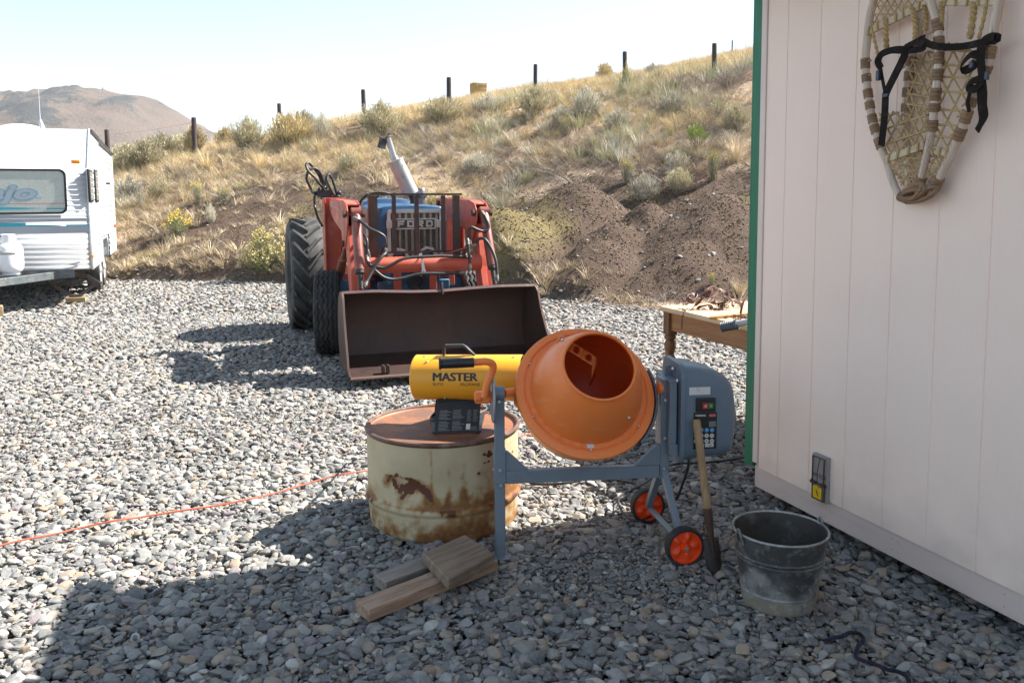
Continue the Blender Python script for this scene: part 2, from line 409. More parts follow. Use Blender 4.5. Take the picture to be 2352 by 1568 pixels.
def height(x, y):
    x = np.asarray(x, float); y = np.asarray(y, float)
    y0 = toe(x); t = (y-y0)/(FENCE_Y-y0)
    tc_ = np.clip(t, 0, 1); wr = np.clip((x+2.2)/1.8, 0, 1); wr = wr*wr*(3-2*wr)
    gr_ = np.interp(tc_, [0, .1, .2, .3, .38, .46, .56, .7, .85, 1], [0, .012, .04, .10, .20, .32, .45, .63, .82, 1]); gl_ = np.interp(tc_, [0, .2, .5, .8, 1], [0, .17, .49, .80, 1])
    g = np.where(t > 0, gl_*(1-wr)+gr_*wr, 0)
    zf = zfence(x)
    base = zf*g
    r = x/np.maximum(y, 1.0)
    k1 = np.interp(r, [-.6, -.38, -.18, 0, .1, .2, .6], [.05, .085, .145, .155, .15, .15, .15])
    k2 = np.interp(r, [-.6, .13, .2, .27, .4, .6], [.02, .02, .115, .145, .15, .13])
    base = base + np.clip(y-FENCE_Y, 0, 11.5)*k1 + np.clip(y-35, 0, 27)*k2 - np.clip(y-62, 0, 300)*.05
    rough = fbm(x, y, .55, 5, 2)*.35*np.clip(t*3, 0, 1) + fbm(x, y, 3.0, 3, 8)*.08*np.clip(t*6, 0, 1)
    z = base + rough
    for hx, hy, top, st, fl in HEAPS:
        d = np.hypot(x-hx, (y-hy)*1.0)+fbm(x, y, 1.6, 3, 4)*.25
        c = top-st*np.sqrt(np.maximum(d-fl, 0)**2+.006)+fbm(x, y, 4, 3, 6)*.09+fbm(x, y, 1.3, 2, 14)*.12
        q = np.clip(.5+.5*(c-z)/.05, 0, 1)
        q = q*np.clip((y-y0+.05)/.25, 0, 1)
        z = z*(1-q)+np.minimum(c, 1.5*np.maximum(y-y0+.15, 0))*q
    flat = fbm(x, y, .6, 3, 1)*.03
    return np.where(t > 0, np.maximum(z, flat), flat)
def heapness(x, y):
    m = np.zeros_like(x)
    for hx, hy, top, st, fl in HEAPS:
        d = np.hypot(x-hx, y-hy); m = np.maximum(m, np.clip(1.25-d/(top/st+fl), 0, 1))
    return np.clip(m*1.6, 0, 1)
def hz(x, y): return float(height(np.array([x]), np.array([y]))[0])
def on_slope(px, py, y0=10.0, y1=70.0):
    """the hillside point seen at a pixel of the photograph"""
    d = ray(px, py); Y = np.linspace(y0, y1, 900); T = Y/d.y
    X = d.x*T; Z = EYE+d.z*T; h = height(X, Y); k = np.nonzero(h > Z)[0]
    i = k[0] if len(k) else int(np.argmin(np.where(Y > 15, Z-h, 9)))
    return Vector((X[i], Y[i], h[i]))

def grid_axis(segs):
    out = [segs[0][0]]
    for a, b, st in segs:
        n = max(1, int(round((b-a)/st))); out += list(np.linspace(a, b, n+1)[1:])
    return np.array(out)
def build_ground():
    xs = grid_axis([(-2500, -300, 440), (-300, -60, 40), (-60, -16, 2), (-16, 9, .11), (9, 22, .5), (22, 60, 3), (60, 300, 40), (300, 2500, 440)])
    ys = grid_axis([(-2500, -100, 480), (-100, -12, 11), (-12, 1.5, .9), (1.5, 9.5, .25), (9.5, 25, .11), (25, 45, .5), (45, 120, 3), (120, 400, 40), (400, 2500, 420)])
    X, Y = np.meshgrid(xs, ys); Z = height(X, Y)-.034*np.clip((toe(X)+.2-Y)/.3, 0, 1)
    Z = np.where(Y > 130, np.minimum(Z, 4), Z); Z = np.where((np.abs(X) > 100) & (Y > 30), np.minimum(Z, 4), Z)
    V = np.stack([X.ravel(), Y.ravel(), Z.ravel()], 1); nx = len(xs); ny = len(ys)
    i = (np.arange(ny-1)[:, None]*nx+np.arange(nx-1)[None, :]).ravel()
    F = np.stack([i, i+1, i+nx+1, i+nx], 1)
    me = bpy.data.meshes.new('ground'); me.from_pydata(V.tolist(), [], F.tolist())
    pad = np.clip(.5-(Y-toe(X))/.5+fbm(X, Y, 1.2, 3, 3)*.9, 0, 1).ravel()
    hp = heapness(X, Y).ravel()
    ol = np.clip(1.25-np.hypot(X+.15, Y-14.0)/1.25, 0, 1)+.75*np.clip(fbm(X, Y, .8, 4, 12)*3.5-.05, 0, 1); ol = np.clip(ol-.5*np.clip((X-2.6)/.6, 0, 1)*np.clip((14.6-Y)/.5, 0, 1), 0, 1).ravel()
    for nm, arr in (('pad', pad), ('heap', hp), ('olive', ol)):
        a = me.attributes.new(nm, 'FLOAT', 'POINT'); a.data.foreach_set('value', arr.astype(np.float32))
    me.polygons.foreach_set('use_smooth', [True]*len(me.polygons))
    t = NT('ground_earth')
    big = t.noise(.45, 5); mid = t.noise(2.2, 6, .65); fine = t.noise(14, 6, .7); tiny = t.noise(60, 4, .7)
    soil = t.mix(t.ramp(mid, .35, .65), (.46, .35, .25), (.35, .255, .18))
    soil = t.mix(t.ramp(big, .48, .62), soil, (.20, .13, .098))
    soil = t.mix(t.ramp(fine, .55, .72), soil, (.46, .36, .25))
    soil = t.mix(t.ramp(tiny, .58, .7), soil, (.10, .072, .052))
    hm = t.mix(t.ramp(t.math('ADD', t.attr('olive'), t.math('MULTIPLY', t.math('SUBTRACT', mid, .5), .5)), .2, .7), (.095, .064, .050), (.19, .15, .066))
    hm = t.mix(t.ramp(fine, .5, .7), hm, (.165, .125, .08)); hm = t.mix(t.ramp(tiny, .54, .66), hm, (.06, .042, .03))
    hm = t.mix(t.ramp(t.noise(33, 3), .68, .74), hm, (.33, .29, .25))
    c = t.mix(t.ramp(t.math('ADD', t.attr('heap'), t.math('MULTIPLY', t.math('SUBTRACT', mid, .5), .9)), .3, .6), soil, hm)
    gv = t.mix(t.ramp(fine, .4, .65), (.09, .08, .07), (.17, .155, .14))
    c = t.mix(t.attr('pad'), c, gv)
    t.set(c, .95, 0, .2); t.bump(fine, .6, .05); t.bump(tiny, .7, .025); t.bump(mid, .3, .08)
    me.materials.append(t.mat)
    o = bpy.data.objects.new('ground', me); COL.objects.link(o)
    return tag(o, 'gravel yard running into a dry dirt hillside with dumped earth heaps', 'ground', None, 'structure')
build_ground()

# ------------------------------------------------------------------ scattered stuff (uncountable): one object each, drawn by geometry nodes
def proto_collection(name, meshes):
    c = bpy.data.collections.new(name)
    for i, me in enumerate(meshes):
        o = bpy.data.objects.new('%s_kind.%03d' % (name, i), me); c.objects.link(o)
    return c
def scatter(name, pts, rot, scl, idx, coll, label, cat):
    me = bpy.data.meshes.new(name); me.from_pydata([tuple(p) for p in pts], [], [])
    for nm, arr in (('rot', rot), ('scl', scl)):
        a = me.attributes.new(nm, 'FLOAT_VECTOR', 'POINT'); a.data.foreach_set('vector', np.asarray(arr, np.float32).ravel())
    a = me.attributes.new('idx', 'INT', 'POINT'); a.data.foreach_set('value', np.asarray(idx, np.int32))
    o = bpy.data.objects.new(name, me); COL.objects.link(o)
    ng = bpy.data.node_groups.new(name, 'GeometryNodeTree')
    ng.interface.new_socket('Geometry', in_out='INPUT', socket_type='NodeSocketGeometry')
    ng.interface.new_socket('Geometry', in_out='OUTPUT', socket_type='NodeSocketGeometry')
    N = ng.nodes; L = ng.links
    gi = N.new('NodeGroupInput'); go = N.new('NodeGroupOutput'); ip = N.new('GeometryNodeInstanceOnPoints')
    ci = N.new('GeometryNodeCollectionInfo'); ci.inputs['Collection'].default_value = coll
    ci.inputs['Separate Children'].default_value = True; ci.inputs['Reset Children'].default_value = True
    def na(nm, ty):
        n = N.new('GeometryNodeInputNamedAttribute'); n.data_type = ty; n.inputs['Name'].default_value = nm
        return next(s for s in n.outputs if s.name == 'Attribute' and s.enabled)
    e = N.new('FunctionNodeEulerToRotation'); L.new(na('rot', 'FLOAT_VECTOR'), e.inputs[0])
    L.new(gi.outputs[0], ip.inputs['Points']); L.new(ci.outputs[0], ip.inputs['Instance'])
    ip.inputs['Pick Instance'].default_value = True
    L.new(na('idx', 'INT'), ip.inputs['Instance Index']); L.new(e.outputs[0], ip.inputs['Rotation']); L.new(na('scl', 'FLOAT_VECTOR'), ip.inputs['Scale'])
    L.new(ip.outputs[0], go.inputs[0])
    o.modifiers.new('scatter', 'NODES').node_group = ng
    return tag(o, label, cat, None, 'stuff')

def ico(sub):
    bm = bmesh.new(); bmesh.ops.create_icosphere(bm, subdivisions=sub, radius=1)
    V = np.array([v.co[:] for v in bm.verts]); F = [tuple(v.index for v in f.verts) for f in bm.faces]; bm.free(); return V, F
def stone_mesh(name, m, sub=3, angular=.5):
    V, F = ico(sub); R = np.full(len(V), 1.0)
    r = np.random.default_rng(abs(hash(name)) % 9999 if False else sum(map(ord, name)))
    for k in range(r.integers(8, 13)):
        n = r.normal(size=3); n /= np.linalg.norm(n); d = r.uniform(.48, .92)
        c = V @ n; R = np.where(c > .05, np.minimum(R, d/np.maximum(c, .05)), R)
    R = R*angular+(1-angular)*(R**.5)*.88
    P = V*R[:, None]
    P += .04*np.stack([np.array([mnoise.noise(Vector(p)*2.3+Vector((q, 0, 0))) for p in P]) for q in (3, 9, 17)], 1)
    P *= np.array([1, r.uniform(.52, .92), r.uniform(.26, .58)])*.52
    me = bpy.data.meshes.new(name); me.from_pydata(P.tolist(), [], F); me.materials.append(m)
    me.polygons.foreach_set('use_smooth', [True]*len(me.polygons))
    me.set_sharp_from_angle(angle=radians(24)); return me
def stone_material():
    t = NT('river_stone'); oi = t.new('ShaderNodeObjectInfo')
    c = t.cramp(oi.outputs['Random'], [(0, (.13, .132, .132)), (.09, (.205, .205, .20)), (.19, (.27, .265, .25)), (.29, (.155, .16, .162)), (.38, (.24, .235, .22)),
        (.47, (.32, .315, .30)), (.55, (.29, .245, .195)), (.62, (.185, .188, .185)), (.70, (.37, .30, .23)), (.75, (.225, .19, .20)), (.82, (.27, .265, .24)), (.88, (.47, .45, .41)), (.93, (.17, .175, .175)), (.97, (.30, .22, .155))], 'CONSTANT')
    n = t.noise(5, 5, .65); n2 = t.noise(22, 4, .7); n3 = t.noise(2.0, 3, .5, (1, 1, 5))
    c = t.mix(t.ramp(n, .4, .75, 0, .45), c, (.36, .345, .32)); c = t.mix(t.ramp(n2, .54, .72, 0, .42), c, (.10, .10, .098))
    c = t.mix(t.ramp(n3, .6, .68, 0, .3), c, (.45, .38, .29))
    t.set(c, .82, 0, .3); t.bump(n2, .25, .02); t.bump(n, .2, .03); return t.mat
STONE = stone_material()
stones = proto_collection('stone', [stone_mesh('stone_a%d' % i, STONE, 3, .62+.04*i) for i in range(12)])

SHED_O = G(1730, 1115, .07); _sd = G(2340, 1432, .07)-SHED_O
SHED_ANG = degrees(atan2(_sd.y, _sd.x))
SHED = Frame((SHED_O.x, SHED_O.y, 0), SHED_ANG)       # x along the wall towards the viewer, y into the shed

def gravel():
    P = []; S = []
    def band(ya, yb, sp, smin, smax, layers):
        for L in range(layers):
            hw = lambda y: .66*y+1.2
            y = ya
            while y < yb:
                w = hw(y); xs = np.arange(-w-.4, min(w, 6), sp)
                n = len(xs)
                P.append(np.stack([xs+rng.uniform(-.6, .6, n)*sp, y+rng.uniform(-.6, .6, n)*sp, np.full(n, -.020+L*.010)+rng.uniform(-.006, .010, n)], 1))
                u = rng.random(n)**2.0
                S.append((smin+(smax-smin)*u))
                y += sp
    band(1.0, 4.4, .0315, .022, .074, 3)
    band(4.4, 7.2, .038, .028, .074, 2)
    band(7.2, 10.5, .050, .038, .082, 2)
    band(10.5, 17.5, .070, .052, .098, 1)
    P = np.concatenate(P); S = np.concatenate(S)
    lx = (P[:, 0]-SHED.o.x)*SHED.x.x+(P[:, 1]-SHED.o.y)*SHED.x.y; ly = (P[:, 0]-SHED.o.x)*SHED.y.x+(P[:, 1]-SHED.o.y)*SHED.y.y
    keep = (P[:, 1] < toe(P[:, 0])+rng.normal(0, .22, len(P))) & ~((lx > .1) & (ly > .25))
    # bare, finer patch of dirt in front of the mixer
    d = np.hypot((P[:, 0]-.38)/1.3, (P[:, 1]-2.98))
    keep &= ~((d < .22) & (rng.random(len(P)) < .62))
    P = P[keep]; S = S[keep]
    P[:, 2] += height(P[:, 0], P[:, 1])*(P[:, 1] < 99)
    n = len(P)
    rot = np.stack([rng.normal(0, .28, n), rng.normal(0, .28, n), rng.uniform(0, 6.28, n)], 1)
    scl = S[:, None]*rng.uniform(.8, 1.25, (n, 3))
    print('gravel stones', n)
    scatter('gravel', P, rot, scl, rng.integers(0, 12, n), stones, 'grey river gravel covering the yard', 'gravel')
    # fine grit between them close to the camera
    m = 34000
    q = np.stack([rng.uniform(-.66, .66, m), np.sqrt(rng.uniform(1.5**2, 5.6**2, m))], 1); q[:, 0] *= q[:, 1]
    lx = (q[:, 0]-SHED.o.x)*SHED.x.x+(q[:, 1]-SHED.o.y)*SHED.x.y; ly = (q[:, 0]-SHED.o.x)*SHED.y.x+(q[:, 1]-SHED.o.y)*SHED.y.y
    extra = rng.normal(0, 1, (4200, 2))*np.array([.24, .15])+np.array([.38, 2.98])
    k = ~((lx > .1) & (ly > .1)); q = np.concatenate([q[k], extra]); m = len(q)
    z = height(q[:, 0], q[:, 1])+rng.uniform(-.018, .010, m)
    s = .008+.020*rng.random(m)**1.5
    scatter('grit', np.column_stack([q, z]), rng.uniform(-1, 1, (m, 3))*np.array([.5, .5, 3]), s[:, None]*np.ones(3), rng.integers(0, 12, m), stones, 'small grit and chips between the gravel stones', 'grit')
gravel()
# ------------------------------------------------------------------ the shed
def siding_mat():
    t = NT('pinkish_siding_paint'); g = t.noise(26, 6, .65, (6, 6, .35), dist=.4); g2 = t.noise(9, 5, .6, (5, 5, .4)); b = t.noise(1.3, 4)
    c = t.mix(t.ramp(b, .35, .7), (.93, .755, .66), (.89, .72, .63)); c = t.mix(t.ramp(g, .6, .75, 0, .35), c, (.70, .58, .52)); c = t.mix(t.ramp(t.noise(45, 3), .7, .76, 0, .5), c, (.78, .68, .62))
    dz = t.new('ShaderNodeSeparateXYZ'); t.link(t.tc.outputs['Object'], dz.inputs[0])
    splash = t.math('MULTIPLY', t.ramp(dz.outputs[2], .12, .55, 1, 0), t.ramp(t.noise(6, 5), .35, .7)); c = t.mix(t.math('MULTIPLY', splash, .35), c, (.52, .43, .37))
    t.set(c, .62, 0, .3); t.bump(g, .35, .004); t.bump(g2, .25, .004); t.bump(t.noise(70, 3), .15, .002); return t.mat
M['siding'] = siding_mat()
M['skirt'] = mat('pale_mauve_skirt_paint', (.64, .53, .485), .6, 0, [((.55, .455, .42), 2.5, .45, .7, (.6, 4, 4)), ((.65, .57, .54), 18, .6, .75, (.5, 4, 4))], [(30, .15, (.4, 5, 5)), (70, .1)])
M['corner_pink'] = mat('corner_board_paint', (.72, .61, .56), .6, 0, [((.65, .55, .5), 9, .5, .75, (4, 4, .5))], [(40, .15, (4, 4, .3))])
sh = root('storage_shed', SHED, 'pale pink wood sided shed with green corner trim', 'shed')
SL, SW, EAVE = 4.6, 3.0, 2.45
def siding_panel(name, x0, x1, z0, z1, first, spacing, M4, th=.014):
    xs = []; g, dp = .0075, .0028
    x = first
    poly = [(x0, 0)]
    while x < x1-.02:
        poly += [(x-g/2, 0), (x-g/2+.001, dp), (x+g/2-.001, dp), (x+g/2, 0)]; x += spacing
    poly += [(x1, 0), (x1, th), (x0, th)]
    m = MB(); m.prism(poly, z0, z1, M4); return obj(name, m, M['siding'], sh, sharp=20)
I4 = Matrix.Identity(4)
siding_panel('siding', .036, SL, .168, EAVE+.05, .173, .206, I4)
endM = Matrix.Rotation(-pi/2, 4, 'Z')      # far end wall faces away down the slope
siding_panel('siding', -SW, -.014, .168, EAVE+.05, -SW+.2, .206, Matrix.Translation((0.002, 0, 0)) @ Matrix.Rotation(-pi/2, 4, 'Z'))
siding_panel('siding', 0, SW-.02, .168, EAVE+.05, .2, .206, Matrix.Translation((SL, .016, 0)) @ Matrix.Rotation(pi/2, 4, 'Z'))
siding_panel('siding', 0, SL, .168, EAVE+.05, .2, .206, Matrix.Translation((SL, SW, 0)) @ Matrix.Rotation(pi, 4, 'Z'))
m = MB(); m.box((SL/2+.001, .024, .121), (SL-.002, .036, .103)); obj('skirt_board', m, M['skirt'], sh, .003)
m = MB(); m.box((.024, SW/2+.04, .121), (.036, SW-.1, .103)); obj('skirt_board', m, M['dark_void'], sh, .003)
m = MB(); m.box((.016, .004, (EAVE+.168)/2+.02), (.036, .022, EAVE-.168)); obj('corner_board', m, M['corner_pink'], sh, .002)
m = MB()
m.box((-.0275, .028, (EAVE+.162)/2), (.047, .06, EAVE-.162)); m.box((-.0665, .034, (EAVE+.158)/2), (.028, .06, EAVE-.158))
obj('corner_trim', m, M['shed_green'], sh, .003)
m = MB(); m.box((SL/2, SW/2, .135), (SL-.12, SW-.12, .06)); m.box((SL/2, .09, .12), (SL-.1, .09, .1))
for k in range(9): m.box((.3+k*.5, SW/2, .09), (.05, SW-.3, .08))
obj('floor_frame', m, M['dark_void'], sh)
m = MB()
for k in range(4):
    for y in (.35, SW-.35): m.box((.35+k*1.3, y, .02), (.25, .3, .10))
obj('skid', m, M['dark_void'], sh)
OV, EO, PIT = .33, .10, .36                       # eave overhang, end overhang, roof pitch
y0, y1, yr = -OV, SW+OV, SW/2; zr = EAVE+PIT*(yr-y0)
prof = [(y0, EAVE), (yr, zr), (y1, EAVE), (y1, EAVE+.1), (yr, zr+.1), (y0, EAVE+.1)]
PM = Matrix(((0, 0, 1, 0), (1, 0, 0, 0), (0, 1, 0, 0), (0, 0, 0, 1)))
m = MB(); m.prism(prof, -EO, SL+.2, PM); rf = obj('roof', m, M['roofing'], sh)
m = MB(); m.box((SL/2, y0-.012, EAVE+.03), (SL+.4, .02, .15)); obj('fascia', m, M['shed_green'], rf)
m = MB(); m.prism([(.03, EAVE+.05), (SW-.03, EAVE+.05), (yr, EAVE+PIT*(yr)+.05)], .02, .03, PM); m.prism([(.03, EAVE+.05), (SW-.03, EAVE+.05), (yr, EAVE+PIT*(yr)+.05)], SL-.03, SL-.02, PM); obj('gable', m, M['siding'], sh)
m = MB(); r = random.Random(4)
for x in ():
    for z in (.245, .42, .66, .95, 1.25):
        m.ball((x+.03+r.uniform(-.01, .01), -.0005, z+r.uniform(-.03, .03)), .0032, 6, (1, .4, 1))
for x in (.02, .45, .47, .83, .86, 1.3):
    m.ball((x+.01, .0055, .10), .004, 6, (1, .4, 1)); m.ball((x+.008, .0055, .14), .004, 6, (1, .4, 1))
nh = obj('nail_heads', m, mat('painted_nail', (.52, .42, .37), .7), sh)

# ------------------------------------------------------------------ snowshoes hanging on the shed wall
def Z5(zx, zy, off):
    p = SHED.py((2060+zx*.35714)*.91875, zy*.35714*.91875, -off); return Vector(p)
def clip_lines(poly, ang, sp, jit, r):
    """parallel lines over a polygon (zoom coordinates), clipped to it"""
    c, s_ = cos(ang), sin(ang); P = np.array(poly, float); u = P[:, 0]*c+P[:, 1]*s_; v = -P[:, 0]*s_+P[:, 1]*c; out = []
    q = v.min()+sp*.5
    while q < v.max():
        hits = []; qq = q+r.uniform(-jit, jit)
        for i in range(len(P)):
            j = (i+1) % len(P)
            if (v[i]-qq)*(v[j]-qq) < 0: hits.append(u[i]+(u[j]-u[i])*(qq-v[i])/(v[j]-v[i]))
        hits.sort()
        for a, b in zip(hits[::2], hits[1::2]): out.append(((a*c-qq*s_, a*s_+qq*c), (b*c-qq*s_, b*s_+qq*c)))
        q += sp
    return out
def snowshoe(name, label, railpts, bands, bars, webs, cords, off):
    """one shoe: bent wooden rail, cross bars, rawhide bands and lacing"""
    o = root(name, SHED, label, 'snowshoe', 'snowshoes hung on the shed'); b0 = .0155
    rail = [Z5(x, y, d) for x, y, d in railpts]; n = len(rail)
    m = MB(); m.tube(rail, [b0*.85, b0*.95, b0, b0, b0*.95, b0, b0, b0*.95, b0*.85], 10, 6, flat=.85); obj('rail', m, M['ash_wood'], o)
    path = spline(rail, 24)
    for (zx, zy, L) in bands:
        t = Z5(zx, zy, off); i = min(range(2, len(path)-3), key=lambda k: (path[k]-Vector((t.x, path[k].y, t.z))).length)
        d = (path[i+1]-path[i-1]).normalized(); c = path[i]; pts = []; rs_ = []; L = L*.85
        for q in range(3):
            for u_, e_ in ((-.16, 1.03), (-.14, 1.13), (.0, 1.16), (.14, 1.13), (.16, 1.03)): pts.append(c+d*((q-1)*L*.33+u_*L)); rs_.append(b0*e_)
        m = MB(); m.tube(pts, rs_, 12); obj('rawhide_band', m, M['leather_dark'], o)
        if r.random() < .5:
            m = MB(); m.tube([c+d*L*.2, c+d*L*.2+Vector((r.uniform(.015, .04)*(1 if zx < 600 else -1), -.004, r.uniform(-.02, .01)))], .004, 5); obj('thong_end', m, M['rawhide'], o)
    for (a, b, d) in bars:
        m = MB(); p, q = Z5(*a, d), Z5(*b, d); m.bar(p, q, .013, .026, (0, 0, 1)); cb = obj('cross_bar', m, M['pale_wood'], o, .003)
        m = MB(); k = max(3, int((p-q).length/.035))
        for i in range(k):
            c = p.lerp(q, (i+.5)/k+r.uniform(-.03, .03)); dz = Vector((r.uniform(-.004, .004), 0, 0))
            m.tube([c+Vector((0, -.0095, .016))+dz, c+Vector((0, -.0105, 0)), c+Vector((0, -.0095, -.016))-dz], .0042, 6)
        obj('lashing', m, M['rawhide'], cb)
    m = MB()
    for poly, specs, d in webs:
        for ang, sp, rad in specs:
            for a, b in clip_lines(poly, radians(ang), sp, sp*.12, r):
                k = 4; pts = []
                for i in range(k+1):
                    u = i/k; pts.append(Z5(a[0]+(b[0]-a[0])*u+r.uniform(-3, 3)*(0 < i < k), a[1]+(b[1]-a[1])*u+r.uniform(-3, 3)*(0 < i < k), d+r.uniform(-.004, .004)))
                m.tube(pts, rad, 5, 2, caps=False)
    for pts, rad in cords:
        P = spline([Z5(*p) for p in pts], 10); m.tube(P, rad*.62, 6)
        for ph in (0, pi):
            tw = []
            for i, p in enumerate(P):
                a = i*.9+ph; tw.append(p+Vector((cos(a)*rad*.55, sin(a)*rad*.55, 0)))
            m.tube(tw, rad*.62, 6)
    obj('lacing', m, M['rawhide'], o); return o
r = random.Random(21)
railA = [(600, 1400, .03), (530, 1365, .03), (478, 1260, .035), (440, 1130, .035), (392, 1010, .038), (345, 860, .04), (315, 700, .042), (298, 560, .042), (290, 430, .042), (303, 280, .042), (320, 130, .04), (350, 0, .04), (400, -230, .04), (470, -430, .045), (570, -520, .05), (665, -430, .045), (700, -230, .035), (700, -40, .03), (680, 150, .026), (640, 320, .024), (606, 440, .024), (592, 560, .024), (578, 700, .024), (572, 830, .024), (572, 980, .024), (580, 1150, .026), (592, 1300, .028), (602, 1400, .03)]
shoeA = snowshoe('snowshoe', 'left one of the two overlapping wooden snowshoes hung on the pink shed wall', railA,
    [(283, 450, .045), (298, 548, .035), (313, 660, .04), (328, 740, .035), (345, 832, .04), (362, 905, .04), (392, 1000, .05), (608, 430, .04), (596, 530, .04), (582, 645, .04), (572, 750, .035), (595, 1370, .05), (545, 1385, .05)],
    [((306, 228), (722, 22), .046), ((438, 1116), (702, 1018), .044)],
    [([(385, 780), (450, 770), (560, 800), (735, 770), (725, 1010), (440, 1105), (400, 1000)], [(-18, 92, .0046), (62, 58, .0038), (118, 58, .0038)], .046),
     ([(610, 420), (790, 330), (775, 760), (570, 810), (585, 600)], [(10, 78, .0042), (66, 54, .0036), (112, 58, .0036)], .04),
     ([(360, 0), (330, 190), (715, 0), (690, -200), (400, -200)], [(0, 54, .0027), (60, 42, .0024), (120, 42, .0024)], .042),
     ([(448, 1130), (700, 1050), (660, 1280), (560, 1340)], [(5, 44, .0026), (58, 38, .0024), (122, 38, .0024), (35, 70, .0022)], .04)],
    [([(335, 190, .052), (352, 280, .05), (378, 390, .05)], .006), ([(428, 130, .056), (432, 230, .056), (438, 345, .054)], .0095), ([(615, 60, .056), (640, 150, .056), (642, 250, .056), (634, 335, .054)], .010)], .04)
railB = [(775, 1320, .04), (820, 1225, .05), (890, 1080, .055), (960, 920, .058), (1010, 775, .06), (1062, 640, .06), (1138, 480, .06), (1164, 360, .06), (1185, 220, .06), (1215, 60, .06), (1240, -70, .06), (1255, -260, .06), (1200, -460, .06), (1000, -560, .065), (790, -460, .07), (705, -250, .075), (716, -100, .078), (740, 0, .08), (776, 100, .08), (800, 210, .08), (804, 350, .08), (798, 480, .08), (786, 620, .08), (770, 760, .078), (758, 880, .075), (735, 1020, .07), (702, 1160, .06), (670, 1285, .05), (650, 1340, .042)]
shoeB = snowshoe('snowshoe', 'right hand front snowshoe overlapping the other one on the pink shed wall', railB,
    [(798, 190, .05), (803, 290, .03), (800, 415, .045), (795, 530, .045), (783, 660, .05), (772, 755, .035), (757, 880, .045), (1168, 370, .045), (1138, 490, .03), (1035, 720, .035), (1000, 825, .05), (952, 945, .05), (775, 1310, .06), (672, 1295, .05)],
    [((822, 14), (1205, 10), .068), ((745, 1048), (900, 1078), .058)],
    [([(835, 300), (1130, 300), (1130, 480), (1000, 780), (900, 1060), (750, 1045), (790, 620)], [(2, 104, .0040), (62, 88, .0034), (116, 88, .0034)], .064),
     ([(742, 1070), (885, 1095), (790, 1290), (690, 1270)], [(10, 46, .0025), (60, 40, .0024), (118, 40, .0024), (150, 66, .0022)], .05)],
    [([(700, 40, .06), (712, 120, .062), (708, 215, .062)], .008), ([(828, 15, .075), (822, 90, .075), (820, 165, .078)], .009), ([(1050, 20, .074), (1042, 120, .074), (1020, 270, .07)], .0105), ([(1135, 20, .07), (1120, 120, .07), (1080, 280, .066)], .006)], .07)
m = MB()
for pts in [[(560, 1340, .045), (610, 1310, .06), (690, 1300, .068), (700, 1340, .066), (640, 1380, .06), (570, 1400, .05), (555, 1360, .05), (620, 1330, .065), (690, 1330, .07)],
            [(690, 1390, .05), (720, 1330, .062), (760, 1310, .066), (790, 1320, .06), (760, 1360, .062), (700, 1395, .056), (640, 1410, .05), (590, 1415, .05)],
            [(600, 1300, .055), (640, 1290, .068), (690, 1290, .07), (660, 1350, .068), (620, 1390, .06), (560, 1390, .05)]]:
    m.tube([Z5(*p) for p in pts], .0085, 7, 6)
obj('tail_lashing', m, M['leather_dark'], shoeB)
# dark webbing bindings
S5 = lambda pts: [Z5(x, y, d) for x, y, d in pts]
N0 = (0, -1, .05)
m = MB()
m.ribbon(S5([(565, 338, .085), (620, 305, .1), (680, 285, .105), (740, 312, .108), (800, 326, .106), (880, 330, .1), (980, 325, .095), (1080, 305, .09), (1200, 282, .085)]), .023, .003, [N0, (0, -1, .4), (0, -1, .1), (0, -1, -.3), N0, (0, -1, .5), (0, -1, .3), N0, N0], 6)
m.ribbon(S5([(690, 250, .1), (672, 300, .112), (700, 330, .106), (640, 350, .1), (560, 348, .098), (480, 350, .1), (410, 375, .1), (378, 430, .094), (400, 480, .09)]), .024, .003, [N0, (.4, -1, 0), N0, (0, -1, .6), N0, (0, -1, .5), (.5, -1, .3), (.5, -1, 0), N0], 6)
m.ribbon(S5([(400, 400, .09), (420, 380, .105), (480, 360, .11), (545, 360, .108), (580, 365, .1)]), .020, .003, [N0, (-.5, -1, .5), (0, -1, .8), (0, -1, .5), N0], 6)
m.ribbon(S5([(575, 360, .1), (545, 430, .102), (500, 520, .1), (455, 610, .097), (425, 680, .094)]), .027, .003, (0.2, -1, 0), 6)
m.ribbon(S5([(395, 470, .09), (410, 560, .092), (425, 640, .092), (428, 690, .09)]), .017, .003, (-.3, -1, 0), 6)
m.ribbon(S5([(430, 680, .093), (425, 800, .088), (415, 900, .082), (402, 1020, .075)]), .030, .003, (0, -1, 0), 6)
obj('binding_strap', m, M['web_strap'], shoeA)
m = MB()
m.ribbon(S5([(1190, 285, .085), (1215, 265, .095), (1165, 262, .09), (1110, 300, .09), (1095, 380, .095), (1100, 470, .1), (1105, 540, .1), (1080, 610, .1), (1030, 625, .098), (1015, 590, .095), (1060, 560, .1), (1120, 545, .098)]), .026, .003, [N0, (.5, -1, 0), N0, (0, -1, 0), (.2, -1, 0), N0, N0, (0, -1, .6), (.6, -1, 0), (-.5, -1, .3), (0, -1, .6), N0], 6)
m.ribbon(S5([(1080, 385, .098), (1030, 385, .108), (980, 430, .11), (955, 480, .105), (985, 495, .1), (1040, 465, .1), (1060, 430, .1)]), .026, .003, [N0, (-.3, -1, .5), (-.8, -1, .2), (-1, -.6, 0), (0, -1, -.7), (.5, -1, -.3), N0], 6)
m.ribbon(S5([(1100, 560, .098), (1106, 650, .096), (1108, 740, .092), (1115, 810, .088), (1095, 870, .085), (1070, 918, .084)]), .030, .003, [(.1, -1, 0), (.3, -1, 0), (.1, -1, 0), (.2, -1, .1), (-.5, -1, 0), (-.5, -1, 0)], 6)
m.ribbon(S5([(1025, 590, .09), (1018, 660, .09), (1005, 720, .088), (1018, 785, .085)]), .014, .003, (-.2, -1, 0), 6)
